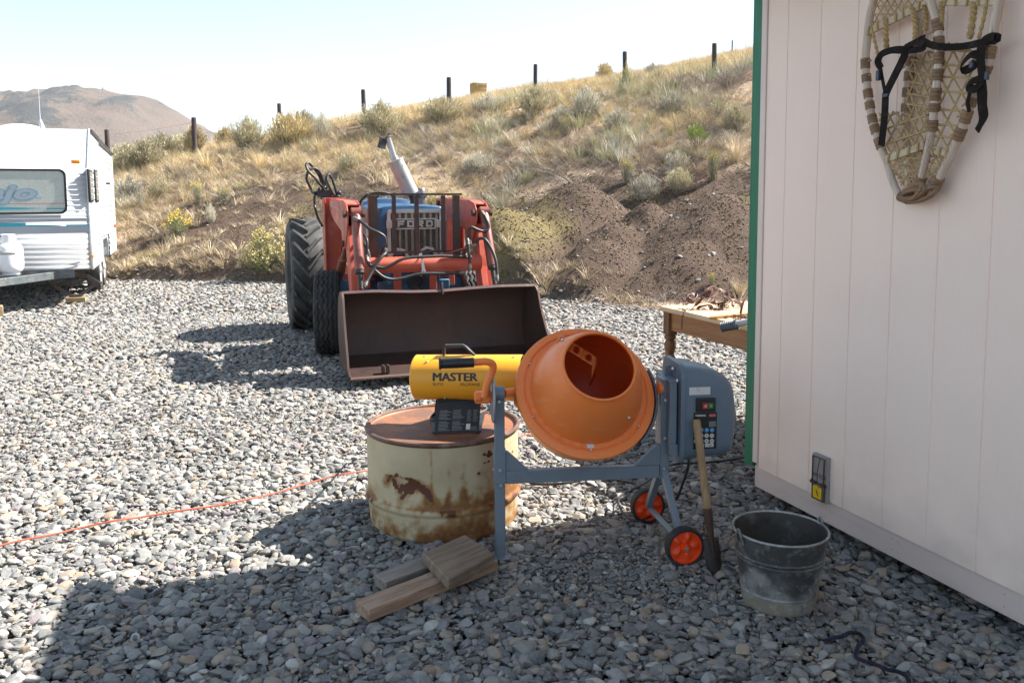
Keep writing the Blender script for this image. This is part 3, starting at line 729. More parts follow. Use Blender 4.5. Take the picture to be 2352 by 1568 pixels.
obj('binding_strap', m, M['web_strap'], shoeB)
m = MB(); m.box(Z5(432, 668, .1), (.026, .01, .012)); m.box(Z5(380, 530, .1), (.014, .012, .036)); obj('buckle', m, M['buckle'], shoeA, .002)
m = MB(); m.box(Z5(1035, 455, .104), (.014, .012, .02)); m.box(Z5(1140, 530, .104), (.012, .01, .026)); obj('buckle', m, M['buckle'], shoeB, .002)

# ------------------------------------------------------------------ rat trap screwed to the shed wall
F_T = Frame(SHED.w((.466, -.0015, .16)), SHED_ANG)
tr = root('rat_trap', F_T, 'large grey wooden rat trap with yellow pedal fixed low on the shed wall', 'rat trap')
m = MB(); m.box((0, -.0085, .097), (.088, .017, .194)); obj('board', m, mat('weathered_trap_board', (.30, .285, .28), .75, 0, [((.2, .19, .19), 8, .45, .7, (6, 6, .8)), ((.42, .4, .39), 14, .6, .75)], [(60, .25, (4, 4, .5))]), tr, .001)
m = MB(); m.tube([(-.034, -.024, .075), (-.034, -.024, .185), (.034, -.024, .185), (.034, -.024, .075)], .003, 8); m.tube([(-.036, -.021, .07), (-.036, -.021, .006), (.036, -.021, .006), (.036, -.021, .07)], .003, 8)
obj('wire_bar', m, M['rust_iron'], tr)
m = MB(); 
for s in (-1, 1):
    P = [(s*(.014+.03*i/40), -.023+.006*cos(i*1.6), .075+.006*sin(i*1.6)) for i in range(41)]; m.tube(P, .0022, 5)
m.cyl((-.05, -.023, .075), (.05, -.023, .075), .002, seg=6); obj('spring', m, M['rust_iron'], tr)
m = MB(); m.box((-.002, -.024, .036), (.052, .003, .05)); m.box((-.002, -.027, .06), (.018, .004, .012)); pd = obj('pedal', m, M['trap_yellow'], tr, .001)
m = MB(); m.tube([(-.006, -.027, .045), (.004, -.03, .038), (.006, -.028, .026)], .0016, 5); obj('catch', m, M['dark_pipe'], pd)
m = MB(); m.tube([(0, -.026, .07), (-.006, -.024, .12), (.004, -.021, .182)], .0016, 6); obj('hold_wire', m, M['rust_iron'], tr)
V, Fc = text_verts('VICTOR', .022, .0006); m = MB(); m.add([Matrix.Translation((0, -.0176, .105)) @ Matrix.Rotation(pi/2, 4, 'X') @ v for v in V], Fc); obj('lettering', m, mat('faded_trap_print', (.10, .04, .04), .7), tr, smooth=False, fix=False)

# ------------------------------------------------------------------ rusty steel drum
DC = Vector((-.312, 3.60, 0)); DR, DH = .331, .432
D = Frame(DC, 0); dr = root('steel_drum', D, 'rusty cream painted cut down steel drum', 'drum')
prof = [(DR-.035, .004), (DR-.012, .006), (DR-.004, .02), (DR-.001, .06), (DR+.002, .118), (DR+.012, .130), (DR+.016, .139), (DR+.012, .148), (DR+.004, .158)] + [(DR+.003, z) for z in np.linspace(.165, .40, 46)] + [(DR+.003, .416)]
pr2 = []
for (a, b), (c, d) in zip(prof[:-1], prof[1:]):
    k = max(1, int(abs(d-b)/.005))
    for i in range(k): pr2.append((a+(c-a)*i/k, b+(d-b)*i/k))
pr2.append(prof[-1]); seg = 300
m = MB(); m.lathe(pr2, seg, Matrix.Rotation(-pi/2, 4, 'Z'))
bodyo = obj('body', m, M['steel'], dr, sharp=50)
co = np.array([v.co[:] for v in bodyo.data.vertices]); ph = np.arctan2(co[:, 0], -co[:, 1]); u = ph*DR; z = co[:, 2]
nz = np.array([mnoise.fractal(Vector((p[0]*9, p[1]*9, p[2]*9)), 1.0, 2.0, 5) for p in co])
n2 = np.array([mnoise.fractal(Vector((p[0]*40, p[1]*40, p[2]*40)), 1.0, 2.0, 3) for p in co])
# dent in the near side
dd = np.exp(-(((u+.135)/.10)**2+((z-.235)/.055)**2)); co[:, :2] *= (1-.045*dd)[:, None]; co[:, :2] *= (1+.006*nz)[:, None]
bodyo.data.vertices.foreach_set('co', co.ravel())
def arc(u, z):   # curved bare patch left where paint was torn off
    best = np.full(len(u), 9.)
    for (a, b), (c, d), w in [((-.20, .262), (-.165, .215), .009), ((-.165, .235), (-.125, .235), .016), ((-.125, .235), (-.09, .255), .022), ((-.09, .255), (-.045, .235), .017), ((-.045, .235), (-.022, .195), .010), ((-.11, .245), (-.16, .19), .008), ((-.215, .275), (-.19, .285), .007), ((-.18, .29), (-.08, .268), .004), ((-.085, .265), (-.04, .24), .008), ((-.235, .24), (-.212, .278), .006)]:
        t = np.clip(((u-a)*(c-a)+(z-b)*(d-b))/((c-a)**2+(d-b)**2), 0, 1); best = np.minimum(best, np.hypot(u-a-t*(c-a), z-b-t*(d-b))-w)
    return best
bare = 1/(1+np.exp((arc(u, z)+n2*.012)/.0022))
bare = np.maximum(bare, np.clip((n2+nz*.8-.62)*5, 0, 1)*np.clip(1.2-np.abs(z-.30)/.12, 0, 1)*(u > -.02))
bare = np.maximum(bare, np.clip((n2*.7+nz-.28)*4, 0, 1)*np.exp(-((z-.14)/.016)**2)*1.0)
bare = np.maximum(bare, np.clip((n2*.6+nz*.5-.12)*3, 0, 1)*np.clip(1-z/.03, 0, 1))
streak = lambda uc, w, z0, z1: np.exp(-((u-uc+nz*.006)/w)**2)*np.clip((z1-z)/.03, 0, 1)*np.clip((z-z0)/.06+.4, 0, 1)
stain = np.clip(.95-(z-.02)/.125, 0, .8)+.3*np.clip(1-(z-.15)/.10, 0, 1)*(z > .15)+.5*np.exp(-((z-.15)/.02)**2)
stain += .7*streak(-.02, .006, .15, .42)+.5*streak(.05, .009, .12, .34)+.4*streak(.11, .012, .15, .36)+.55*np.clip((u-.02)/.12, 0, 1)*np.clip(1.1-np.abs(z-.21)/.13, 0, 1)
stain += .55*np.clip(1-np.maximum(arc(u, z), 0)/.035, 0, 1)*(z < .285)
stain = np.clip(stain*(1.0+nz*1.0+n2*.45)+.02+.2*np.clip(nz, 0, 1), 0, 1)
for nm, arr in (('bare', bare), ('stain', stain)):
    a = bodyo.data.attributes.new(nm, 'FLOAT', 'POINT'); a.data.foreach_set('value', arr.astype(np.float32))
t = NT('rusty_cream_drum'); nA = t.noise(5, 5); nB = t.noise(40, 5, .7); nC = t.noise(16, 5, .7)
c = t.mix(t.ramp(nA, .4, .7), (.50, .42, .275), (.415, .345, .215)); c = t.mix(t.ramp(t.math('ADD', t.attr('stain'), t.math('MULTIPLY', t.math('SUBTRACT', nC, .5), .7)), .15, .85), c, (.27, .135, .045))
c = t.mix(t.ramp(t.math('ADD', t.attr('stain'), t.math('MULTIPLY', t.math('SUBTRACT', nB, .5), .9)), .75, 1.15, 0, .8), c, (.15, .06, .022))
c = t.mix(t.ramp(t.math('ADD', t.attr('bare'), t.math('MULTIPLY', t.math('SUBTRACT', nB, .5), .3)), .35, .6), c, (.105, .036, .020))
t.set(c, .6, 0, .35); t.bump(nB, .12, .004); t.bump(nA, .1, .02); bodyo.data.materials[0] = t.mat
M['lid_rust'] = mat('rusty_lid', (.26, .105, .045), .6, .1, [((.145, .075, .05), 5, .42, .6), ((.33, .135, .055), 8, .52, .7), ((.30, .24, .21), 11, .66, .78, (1, 3, 1)), ((.10, .05, .035), 18, .6, .75)], [(50, .2), (6, .1)])
M['rim_rust'] = mat('rusty_rim', (.13, .07, .05), .55, .2, [((.24, .15, .12), 14, .5, .7), ((.08, .04, .03), 20, .5, .7)], [(50, .3)])
m = MB(); m.lathe([(DR+.003, .412), (DR+.009, .416), (DR+.012, .424), (DR+.009, .432), (DR+.001, .434), (DR-.006, .430), (DR-.008, .420)], 120); obj('rim', m, M['rim_rust'], dr)
m = MB(); m.lathe([(DR-.007, .424), (DR-.012, .418), (DR-.05, .4175), (.1, .419), (0, .42)], 90); obj('lid', m, M['lid_rust'], dr)
LIDZ = .420

# ------------------------------------------------------------------ propane heater standing on the drum
HF = Frame((-.29, 3.60, LIDZ), 8); he = root('propane_heater', HF, 'yellow torpedo shaped propane heater standing on the rusty drum', 'heater')
HR = .099
ca, cb = Vector((-.136, .035, .213)), Vector((.322, -.125, .228)); ax = (cb-ca).normalized(); HL = (cb-ca).length
HM = axis_matrix(ca, ax, (0, -1, 0))           # local: x = towards the viewer, y = up-ish, z = along the barrel
HM = HM @ Matrix.Diagonal((1, -1, 1, 1))
m = MB(); m.lathe([(.0, .012), (HR*.5, .004), (HR*.86, .001), (HR-.006, .0), (HR, .006), (HR, HL*.3), (HR, HL*.6), (HR, HL-.004), (HR-.001, HL), (HR-.004, HL-.003), (HR-.004, .03), (0, .03)], 64, HM)
hb_ = obj('barrel', m, M['yellow_paint'], he)
m = MB(); m.lathe([(HR-.010, HL-.02), (HR-.007, HL-.004), (HR-.012, HL-.004), (HR-.016, HL-.03), (HR-.018, .1), (.02, .1)], 48, HM); m.lathe([(HR*.55, HL-.06), (HR*.5, HL-.05), (.01, HL-.05)], 32, HM); obj('burner_tube', m, mat('sooty_black', (.01, .01, .01), .7), he)
m = MB()
for az, zz in ((1.35, .05), (1.4, HL*.46), (1.28, HL*.93), (-1.1, .045), (-1.25, HL*.45), (-.95, .30*HL), (.95, HL*.15)):
    m.ball(HM @ Vector((cos(az)*HR, sin(az)*HR, zz)), .006, 8)
obj('screw', m, M['chrome_bolt'], hb_)
def barrel_text(txt, size, bold, sx, zc, az, mtl, name, space=1.0):
    V, Fc = text_verts(txt, size, bold, sx, space=space)
    me = bpy.data.meshes.new('t'); me.from_pydata([tuple(v) for v in V], [], Fc); bm = bmesh.new(); bm.from_mesh(me)
    for k in range(-6, 7):
        bmesh.ops.bisect_plane(bm, geom=bm.verts[:]+bm.edges[:]+bm.faces[:], plane_co=(0, k*.006, 0), plane_no=(0, 1, 0))
    V = [v.co.copy() for v in bm.verts]; bm.verts.index_update(); Fc = [tuple(v.index for v in f.verts) for f in bm.faces]; bm.free(); bpy.data.meshes.remove(me)
    m = MB(); RR = HR+.0007
    for v in V:
        a = az+v.y/RR; m.v.append(tuple(HM @ Vector((cos(a)*RR, sin(a)*RR, zc+v.x))))
    m.f = Fc; m.m = [0]*len(Fc); return obj(name, m, mtl, hb_, smooth=False, fix=False)
for _dz, _da in ((-.0028, 0), (-.0014, .008), (0, -.008), (.0014, .008), (.0028, 0)): barrel_text('MASTER', .050, 0, 1.10, .205+_dz, .21+_da, M['print_dark'], 'brand_lettering')
barrel_text('BLP35', .019, 0, 1.0, .131, -.10, M['print_dark'], 'model_lettering')
barrel_text('PROPANE', .019, 0, 1.05, .272, -.10, M['print_dark'], 'fuel_lettering')
m = MB()
hp = [HM @ Vector((q[1], q[0], q[2])) for q in ((HR-.004, 0, .135), (HR+.034, 0, .137), (HR+.042, 0, .145), (HR+.044, 0, .222), (HR+.036, 0, .236), (HR-.002, 0, .275))]
m.ribbon(hp, .026, .009, [ax, ax, Vector((0, 0, 1)), Vector((0, 0, 1)), Vector((0, 0, 1)), Vector((.4, 0, 1))]); obj('carry_handle', m, M['black_plastic'], he, .003)
# stand: folded black sheet
P1, P2, P3, P4 = Vector((-.050, -.075, .132)), Vector((.142, -.085, .137)), Vector((-.066, -.155, .004)), Vector((.122, -.165, .004))
m = MB(); th = Vector((0, .004, 0))
for a in ((P1, P2, P4, P3),):
    m.add([p for p in a]+[p+th for p in a], [(0, 1, 2, 3), (7, 6, 5, 4), (0, 4, 5, 1), (1, 5, 6, 2), (2, 6, 7, 3), (3, 7, 4, 0)])
Q1, Q2, Q3, Q4 = Vector((-.045, .06, .132)), Vector((.15, .05, .137)), Vector((-.055, .13, .004)), Vector((.15, .125, .004))
for a in ((Q1, Q2, Q4, Q3),):
    m.add([p for p in a]+[p+th for p in a], [(0, 1, 2, 3), (7, 6, 5, 4), (0, 4, 5, 1), (1, 5, 6, 2), (2, 6, 7, 3), (3, 7, 4, 0)])
m.box((.045, -.01, .127), (.18, .15, .008))
m.bar(P4+Vector((0, .01, .004)), Q4+Vector((.02, 0, .004)), .02, .004); m.bar(P3+Vector((0, .01, .004)), Q3+Vector((0, 0, .004)), .02, .004)
sd = obj('stand', m, M['black_paint'], he, .0015)
# printed warning label on the near sheet
ex = (P2-P1)*.5+(P4-P3)*.5; ex.normalize(); ey = ((P1+P2)-(P3+P4)).normalized(); en = ex.cross(ey); O = (P1+P2+P3+P4)/4+en*.0012
LM = Matrix((ex, ey, en)).transposed().to_4x4(); LM.translation = O
m = MB(); rr = random.Random(8)
def rect(m, x0, y0, x1, y1, M4, mi=0, lift=0.0): m.add([(x0, y0, lift), (x1, y0, lift), (x1, y1, lift), (x0, y1, lift)], [(0, 1, 2, 3)], mi, M4)
for bx, bw in ((-.080, .052), (-.022, .052)):
    for k in range(15):
        if k in (7,): continue
        y = .024-k*.0062; x = bx
        rect(m, bx, y, bx+bw*rr.uniform(.6, 1), y+.0026, LM, 0)
for k in range(9): rect(m, .040, .022-k*.006, .040+rr.uniform(.012, .02), .0242-k*.006, LM, 0); rect(m, .066, .022-k*.006, .066+rr.uniform(.012, .022), .0242-k*.006, LM, 0)
for k in range(3): rect(m, .052, -.052-k*.0065, .084, -.0495-k*.0065, LM, 0)
rect(m, .038, -.062, .056, -.036, LM, 1)
obj('label_print', m, [M['label_grey'], M['sticker']], sd, smooth=False, fix=False)
m = MB(); m.tube([HF.loc(G(985, 905, .47)), HF.loc(G(960, 918, .45)), HF.loc(G(935, 925, .44)), HF.loc(G(905, 940, .43)), HF.loc(G(890, 960, .36)), HF.loc(G(875, 975, .2))], .005, 8, 6)
obj('power_lead', m, M['cord_black'], he)
m = MB(); m.tube([(.02, .05, .10), (-.05, .10, .03), (-.07, .06, .012), (-.03, .02, .012), (.06, .03, .012), (.14, .12, .012), (.24, .22, .012), (.31, .26, -.05), (.36, .28, -.3), (.42, .3, -.39), (.62, .26, -.385), (.85, .42, -.385)], .007, 8, 6); obj('gas_hose', m, M['hose'], he)
# ------------------------------------------------------------------ concrete mixer
MF = Frame(G(1140, 1275), 6); mx = root('concrete_mixer', MF, 'small orange drum concrete mixer on a blue grey frame with two orange wheels', 'concrete mixer')
CRD = Vector((.36, 0, .655))
_v = (MF.w(CRD)-EYEP).normalized(); a_ = radians(28.3)
axw = -_v*cos(a_)+(RT*.476+UP*.88).normalized()*sin(a_)
AX = Vector((axw.dot(MF.x), axw.dot(MF.y), axw.z)).normalized()
DM = axis_matrix(CRD, AX, (1, 0, 0))
RO = .279
outer = [(RO-.006, -.016), (RO, -.013), (RO+.003, -.004), (RO, .004), (RO-.006, .007), (.257, .011), (.250, .011), (.247, .006), (.243, .006), (.240, .011), (.2225, .0125), (.2215, .030), (.2165, .055), (.206, .092), (.191, .135), (.172, .178), (.152, .213), (.139, .230), (.1375, .234)]
lip = [(.1375+.0055*cos(q), .236+.0055*sin(q)) for q in np.linspace(-.4, 3.6, 10)]
inner = [(.134, .229), (.148, .211), (.168, .176), (.187, .133), (.202, .09), (.213, .053), (.217, .0), (.255, -.016)]
m = MB(); m.lathe(outer+lip, 110, DM); drum = obj('drum', m, M['orange_paint'], mx, sharp=30)
m = MB(); m.lathe([(.133, .2335), (.132, .228)]+inner, 90, DM); m.lathe([(.254, -.016), (.250, -.05), (.228, -.13), (.19, -.20), (.10, -.245), (0, -.25)], 90, DM); obj('drum_inside', m, M['mixer_inside'], drum)
m = MB(); m.lathe([(RO-.006, -.016), (.268, -.03), (.262, -.05), (.240, -.135), (.2, -.212), (.105, -.26), (0, -.266)], 90, DM); obj('drum_bowl', m, M['orange_paint'], drum)
m = MB()
for k in range(5): pass
dirs = {}
for ang in (25, 88, 152, 206, 268, 322):
    a = radians(ang); m.ball(DM @ Vector((cos(a)*.245, sin(a)*.245, .010)), .0052, 8)
for ang, z_, r_ in ((128, .165, .181), (-52, .115, .2015), (38, .115, .2015)):
    a = radians(ang); m.ball(DM @ Vector((cos(a)*r_, sin(a)*r_, z_)), .0068, 8)
obj('bolt', m, M['chrome_bolt'], drum)
# raised letters round the flange
m = MB(); word = 'YARDMAX'
for i, ch in enumerate(word):
    a = radians(196+i*10.5); V, Fc = text_verts(ch, .030, .0008, 1.0, .0012)
    m.add([DM @ Matrix.Rotation(a, 4, 'Z') @ Matrix.Translation((.2315, 0, .0125)) @ Matrix.Rotation(radians(90), 4, 'Z') @ v for v in V], Fc)
obj('raised_lettering', m, M['orange_paint'], drum, smooth=False, fix=False)
m = MB(); a = radians(267); T4 = DM @ Matrix.Rotation(a, 4, 'Z') @ Matrix.Translation((.231, .003, .0128)); rect(m, -.008, -.014, .008, .012, T4); obj('sticker', m, M['sticker'], drum, smooth=False, fix=False)
# mixing paddle: bent plate with three holes
m = MB(); pw = .052
for k in range(3):
    hc = (k*.058, 0); sq = [(hc[0]+.029*max(-1, min(1, 1.42*cos(t_))), hc[1]+pw/2*max(-1, min(1, 1.42*sin(t_)))) for t_ in np.linspace(0, 2*pi, 33)[:-1]]
    ci = [(hc[0]+.013*cos(t_), hc[1]+.019*sin(t_)) for t_ in np.linspace(0, 2*pi, 33)[:-1]]
    f = [(i, (i+1) % 32, 32+(i+1) % 32, 32+i) for i in range(32)]
    m.add([(x, y, .0) for x, y in sq+ci], f)
m.add([(.145, -pw/2, 0), (.145, pw/2, 0), (.19, -pw/2, -.11), (.19, pw/2, -.09)], [(0, 1, 3, 2)])
pA, pB = Vector((-.095, .160, .115)), Vector((.045, .078, .085)); pX = (pB-pA).normalized(); pN = Vector((.35, .1, 1)); pN = (pN-pX*pN.dot(pX)).normalized(); pY = pN.cross(pX)
PMx = Matrix((pX, pY, pN)).transposed().to_4x4(); PMx.translation = pA; PMx = DM @ PMx
m.v = [tuple(PMx @ Vector(p)) for p in m.v]; obj('mixing_paddle', m, M['orange_paint'], mx, solid=.003)
m = MB(); m.box((.016, 0, .33), (.040, .034, .655)); m.box((.016, 0, .37), (.046, .040, .14)); obj('upright', m, M['mixer_grey'], mx, .003)
m = MB(); m.box((.022, -.018, .006), (.072, .085, .007)); obj('foot_plate', m, M['mixer_grey'], mx, .002)
m = MB(); m.box((.681, 0, .475), (.036, .034, .37)); obj('upright', m, M['mixer_grey'], mx, .003)
m = MB(); m.box((.3495, 0, .322), (.622, .032, .052)); obj('cross_beam', m, M['mixer_grey'], mx, .003)
for poly in ([(.036, .425), (.048, .425), (.128, .350), (.128, .3485), (.036, .3485)], [(.663, .43), (.651, .43), (.560, .350), (.560, .3485), (.663, .3485)]):
    m = MB(); m.prism(poly, -.012, .012, Matrix(((1, 0, 0, 0), (0, 0, 1, 0), (0, 1, 0, 0), (0, 0, 0, 1)))); obj('gusset', m, M['mixer_grey'], mx, .002)
m = MB()
for x, z in ((.014, .63), (.016, .355), (.018, .295), (.679, .615), (.679, .46), (.676, .335)):
    m.cyl((x, -.0215, z), (x, -.027, z), .0075, seg=6); m.cyl((x, -.027, z), (x, -.033, z), .0035, seg=8)
m.cyl((-.012, 0, .352), (-.006, 0, .352), .006, seg=6); obj('frame_bolt', m, M['chrome_bolt'], mx)
# trunnions, tilting disc and handle
m = MB(); m.cyl((.0, 0, .657), (.036, 0, .657), .030, seg=24); obj('bearing', m, M['mixer_grey'], mx, .002)
m = MB(); m.cyl((.036, 0, .657), (.13, .05, .655), .0175, seg=20); m.tube([(.10, .04, .655), (.10, .10, .60), (.13, .17, .56), (.2, .23, .54), (.36, .25, .53)], .017, 12, 6); obj('yoke', m, M['orange_paint'], mx)
m = MB(); m.lathe([(0, .004), (.098, .004), (.104, .002), (.1045, -.002), (.098, -.005), (0, -.005)], 56, Matrix.Translation((-.009, 0, .648)) @ Matrix.Rotation(pi/2, 4, 'Y')); obj('tilting_disc', m, mat('disc_grey', (.30, .34, .38), .4, .2, [((.2, .22, .25), 8, .5, .7)]), mx)
m = MB(); m.box((-.046, -.012, .648), (.066, .036, .045)); m.prism([(-.055, .63), (-.02, .63), (-.02, .70), (-.05, .685)], -.034, -.026, Matrix(((1, 0, 0, 0), (0, 0, 1, 0), (0, 1, 0, 0), (0, 0, 0, 1)))); m.cyl((-.082, -.02, .65), (-.055, -.02, .65), .020, seg=16); obj('handle_bracket', m, M['orange_paint'], mx, .003)
hw_ = [MF.py(1112, 912, -.045), MF.py(1120, 880, -.05), MF.py(1131, 852, -.055), MF.py(1131, 836, -.06), MF.py(1116, 830, -.065), MF.py(1098, 831, -.065), MF.py(1012, 835, -.07)]
m = MB(); hpth = spline(hw_, 7); m.tube(hpth, .0145, 14); hd = obj('tilt_handle', m, M['orange_paint'], mx)
g0, g1 = Vector(MF.py(1088, 832, -.0655)), Vector(MF.py(1008, 835.5, -.07)); m = MB(); m.tube([g0, g0.lerp(g1, .04), g0.lerp(g1, .5), g0.lerp(g1, .93), g0.lerp(g1, .95), g1], [.0195, .0185, .0195, .0185, .023, .0215], 18); obj('grip', m, M['black_plastic'], hd)
m = MB(); m.cyl((-.03, -.035, .618), (-.03, -.05, .605), .008, seg=6); m.cyl((-.026, -.04, .600), (-.026, -.04, .586), .005, seg=8); obj('handle_bolt', m, M['chrome_bolt'], mx)
# pinion guard round the right side of the drum
m = MB(); m.lathe([(.296, -.045), (.297, .0), (.289, .008), (.286, .004), (.292, -.004), (.291, -.045)], 40, DM, closed=True, a0=radians(-48), a1=radians(20)); m.lathe([(.291, -.045), (.24, -.05), (.24, -.054), (.296, -.049)], 40, DM, closed=True, a0=radians(-48), a1=radians(20)); obj('gear_guard', m, M['mixer_grey'], mx)
m = MB(); m.cyl((.655, 0, .66), (.672, 0, .66), .024, seg=24); obj('axle_collar', m, M['orange_paint'], mx)
m = MB(); m.box((.686, .0, .665), (.032, .046, .058)); m.box((.697, .02, .695), (.06, .09, .006)); m.box((.712, .055, .715), (.03, .012, .05)); obj('bearing_block', m, M['mixer_grey'], mx, .003)
# motor housing
def sect(x, y0, y1, z0, z1, r): return [(x, (y0+y1)/2+a, (z0+z1)/2+b) for a, b in rrect((y1-y0)/2, (z1-z0)/2, r, 6)]
YF = -.085
m = MB(); m.loft([sect(.722, YF-.004, .17, .365, .765, .055), sect(.738, YF-.006, .172, .362, .768, .055), sect(.740, YF, .165, .37, .762, .05), sect(.756, YF, .165, .374, .757, .055), sect(.80, YF, .16, .378, .752, .06), sect(.86, YF+.001, .155, .384, .738, .06), sect(.915, YF+.003, .15, .39, .712, .06), sect(.940, YF+.012, .14, .405, .685, .06), sect(.952, YF+.03, .125, .43, .65, .06)])
mo = obj('motor_housing', m, M['motor_plastic'], mx, sharp=50)
m = MB(); m.cyl((.945, .03, .53), (.966, .03, .53), .085, .07, 28); obj('fan_cover', m, M['motor_plastic'], mo)
m = MB(); m.box((.70, .04, .55), (.03, .20, .30)); m.box((.706, -.04, .42), (.03, .05, .05)); obj('motor_bracket', m, M['mixer_grey'], mx, .003)
m = MB()
for y, z in ((.0, .735), (-.06, .70)): m.ball((.715, y, z), .009, 8)
obj('bracket_bolt', m, M['chrome_bolt'], mx)
def face(px, py): return MF.py(px, py, YF-.004)
def panel(name, x0, y0, x1, y1, mtl, parent, th=.004, bev=.001):
    a, b = face(x0, y0), face(x1, y1); m = MB(); m.box(((a.x+b.x)/2, YF-th/2+.0022, (a.z+b.z)/2), (abs(b.x-a.x), th, abs(a.z-b.z))); return obj(name, m, mtl, parent, bev)
panel('white_sticker', 1584, 890, 1632, 906, M['sticker'], mo, .003, 0)
sw = panel('power_switch', 1599, 914, 1642, 944, M['black_plastic'], mo, .016, .003)
def onsw(name, x0, y0, x1, y1, mtl):
    a, b = face(x0, y0), face(x1, y1); m = MB(); m.box(((a.x+b.x)/2, YF-.0155, (a.z+b.z)/2), (abs(b.x-a.x), .006, abs(a.z-b.z))); return obj(name, m, mtl, sw, .001)
onsw('stop_button', 1611.5, 924, 1624, 936.5, M['red_plastic']); onsw('start_button', 1625, 924, 1635.5, 935.5, M['green_plastic'])
lb = panel('rating_label', 1594, 948, 1646, 1030, M['label_black'], mo, .003, 0)
m = MB(); ly = YF-.0019+.0012
def lrect(x0, y0, x1, y1, mi):
    a, b = face(x0, y0), face(x1, y1); yy = YF-.0016; m.add([(a.x, yy, b.z), (b.x, yy, b.z), (b.x, yy, a.z), (a.x, yy, a.z)], [(0, 1, 2, 3)], mi)
def disc(x, y, rp, mi):
    c = face(x, y); R_ = rp/600; yy = YF-.0016; n = 16; m.add([(c.x+R_*cos(2*pi*k/n), yy, c.z+R_*sin(2*pi*k/n)) for k in range(n)], [tuple(range(n))], mi)
lrect(1629.5, 951, 1644.5, 956.5, 0)
for k in range(4): lrect(1629, 968+k*3.1, 1644.5, 970.2+k*3.1, 2)
for k in range(4): lrect(1597.5, 961+k*4.6, 1597.5+rr.uniform(10, 19), 962+k*4.6, 4)
for i in range(4):
    disc(1599.5+i*12.2, 987.5, 5.3, 1)
    for j in range(2): disc(1599+i*12.2, 1000.5+j*12.2, 5.3, 3)
    lrect(1596+i*12.3, 985.5, 1602.5+i*12.3, 988.0, 3) if i == 1 else None
lrect(1604, 1019.5, 1617.5, 1027, 3); lrect(1620, 1018.5, 1639.5, 1026, 3)
yy = YF-.0019
for i in range(4):
    for j in range(2):
        c = face(1599+i*12.2, 1000.5+j*12.2); s_ = .0032; m.add([(c.x-s_, yy, c.z-s_*.6), (c.x+s_*.9, yy, c.z-s_*.2), (c.x+s_*.4, yy, c.z+s_), (c.x-s_*.5, yy, c.z+s_*.7)], [(0, 1, 2, 3)], 4)
for i in (0, 2, 3):
    c = face(1599.5+i*12.2, 987.5); s_ = .003; m.add([(c.x-s_, yy, c.z-s_), (c.x+s_*.3, yy, c.z-s_*.6), (c.x+s_*.2, yy, c.z+s_), (c.x-s_*.8, yy, c.z+s_*.4)], [(0, 1, 2, 3)], 3)
for x in (1607, 1628): lrect(x, 1021.5, x+8, 1024.5, 4)
obj('label_print', m, [M['red_print'], M['label_blue'], M['label_grey'], M['label_white'], M['label_black']], lb, smooth=False, fix=False)
V, Fc = text_verts('YM0046', .0115, .0003, 1.1); c = face(1609.5, 954.5); m = MB(); m.add([Vector((c.x+v.x, YF-.0017, c.z+v.y)) for v in V], Fc); obj('model_lettering', m, M['label_white'], lb, smooth=False, fix=False)
V, Fc = text_verts('O', .012, .0005); c = face(1618, 930.5); m = MB(); m.add([Vector((c.x+v.x, YF-.0187, c.z+v.y)) for v in V], Fc)
V, Fc = text_verts('I', .012, .0005); c = face(1630, 930); m.add([Vector((c.x+v.x, YF-.0187, c.z+v.y)) for v in V], Fc); obj('button_marks', m, M['label_white'], sw, smooth=False, fix=False)
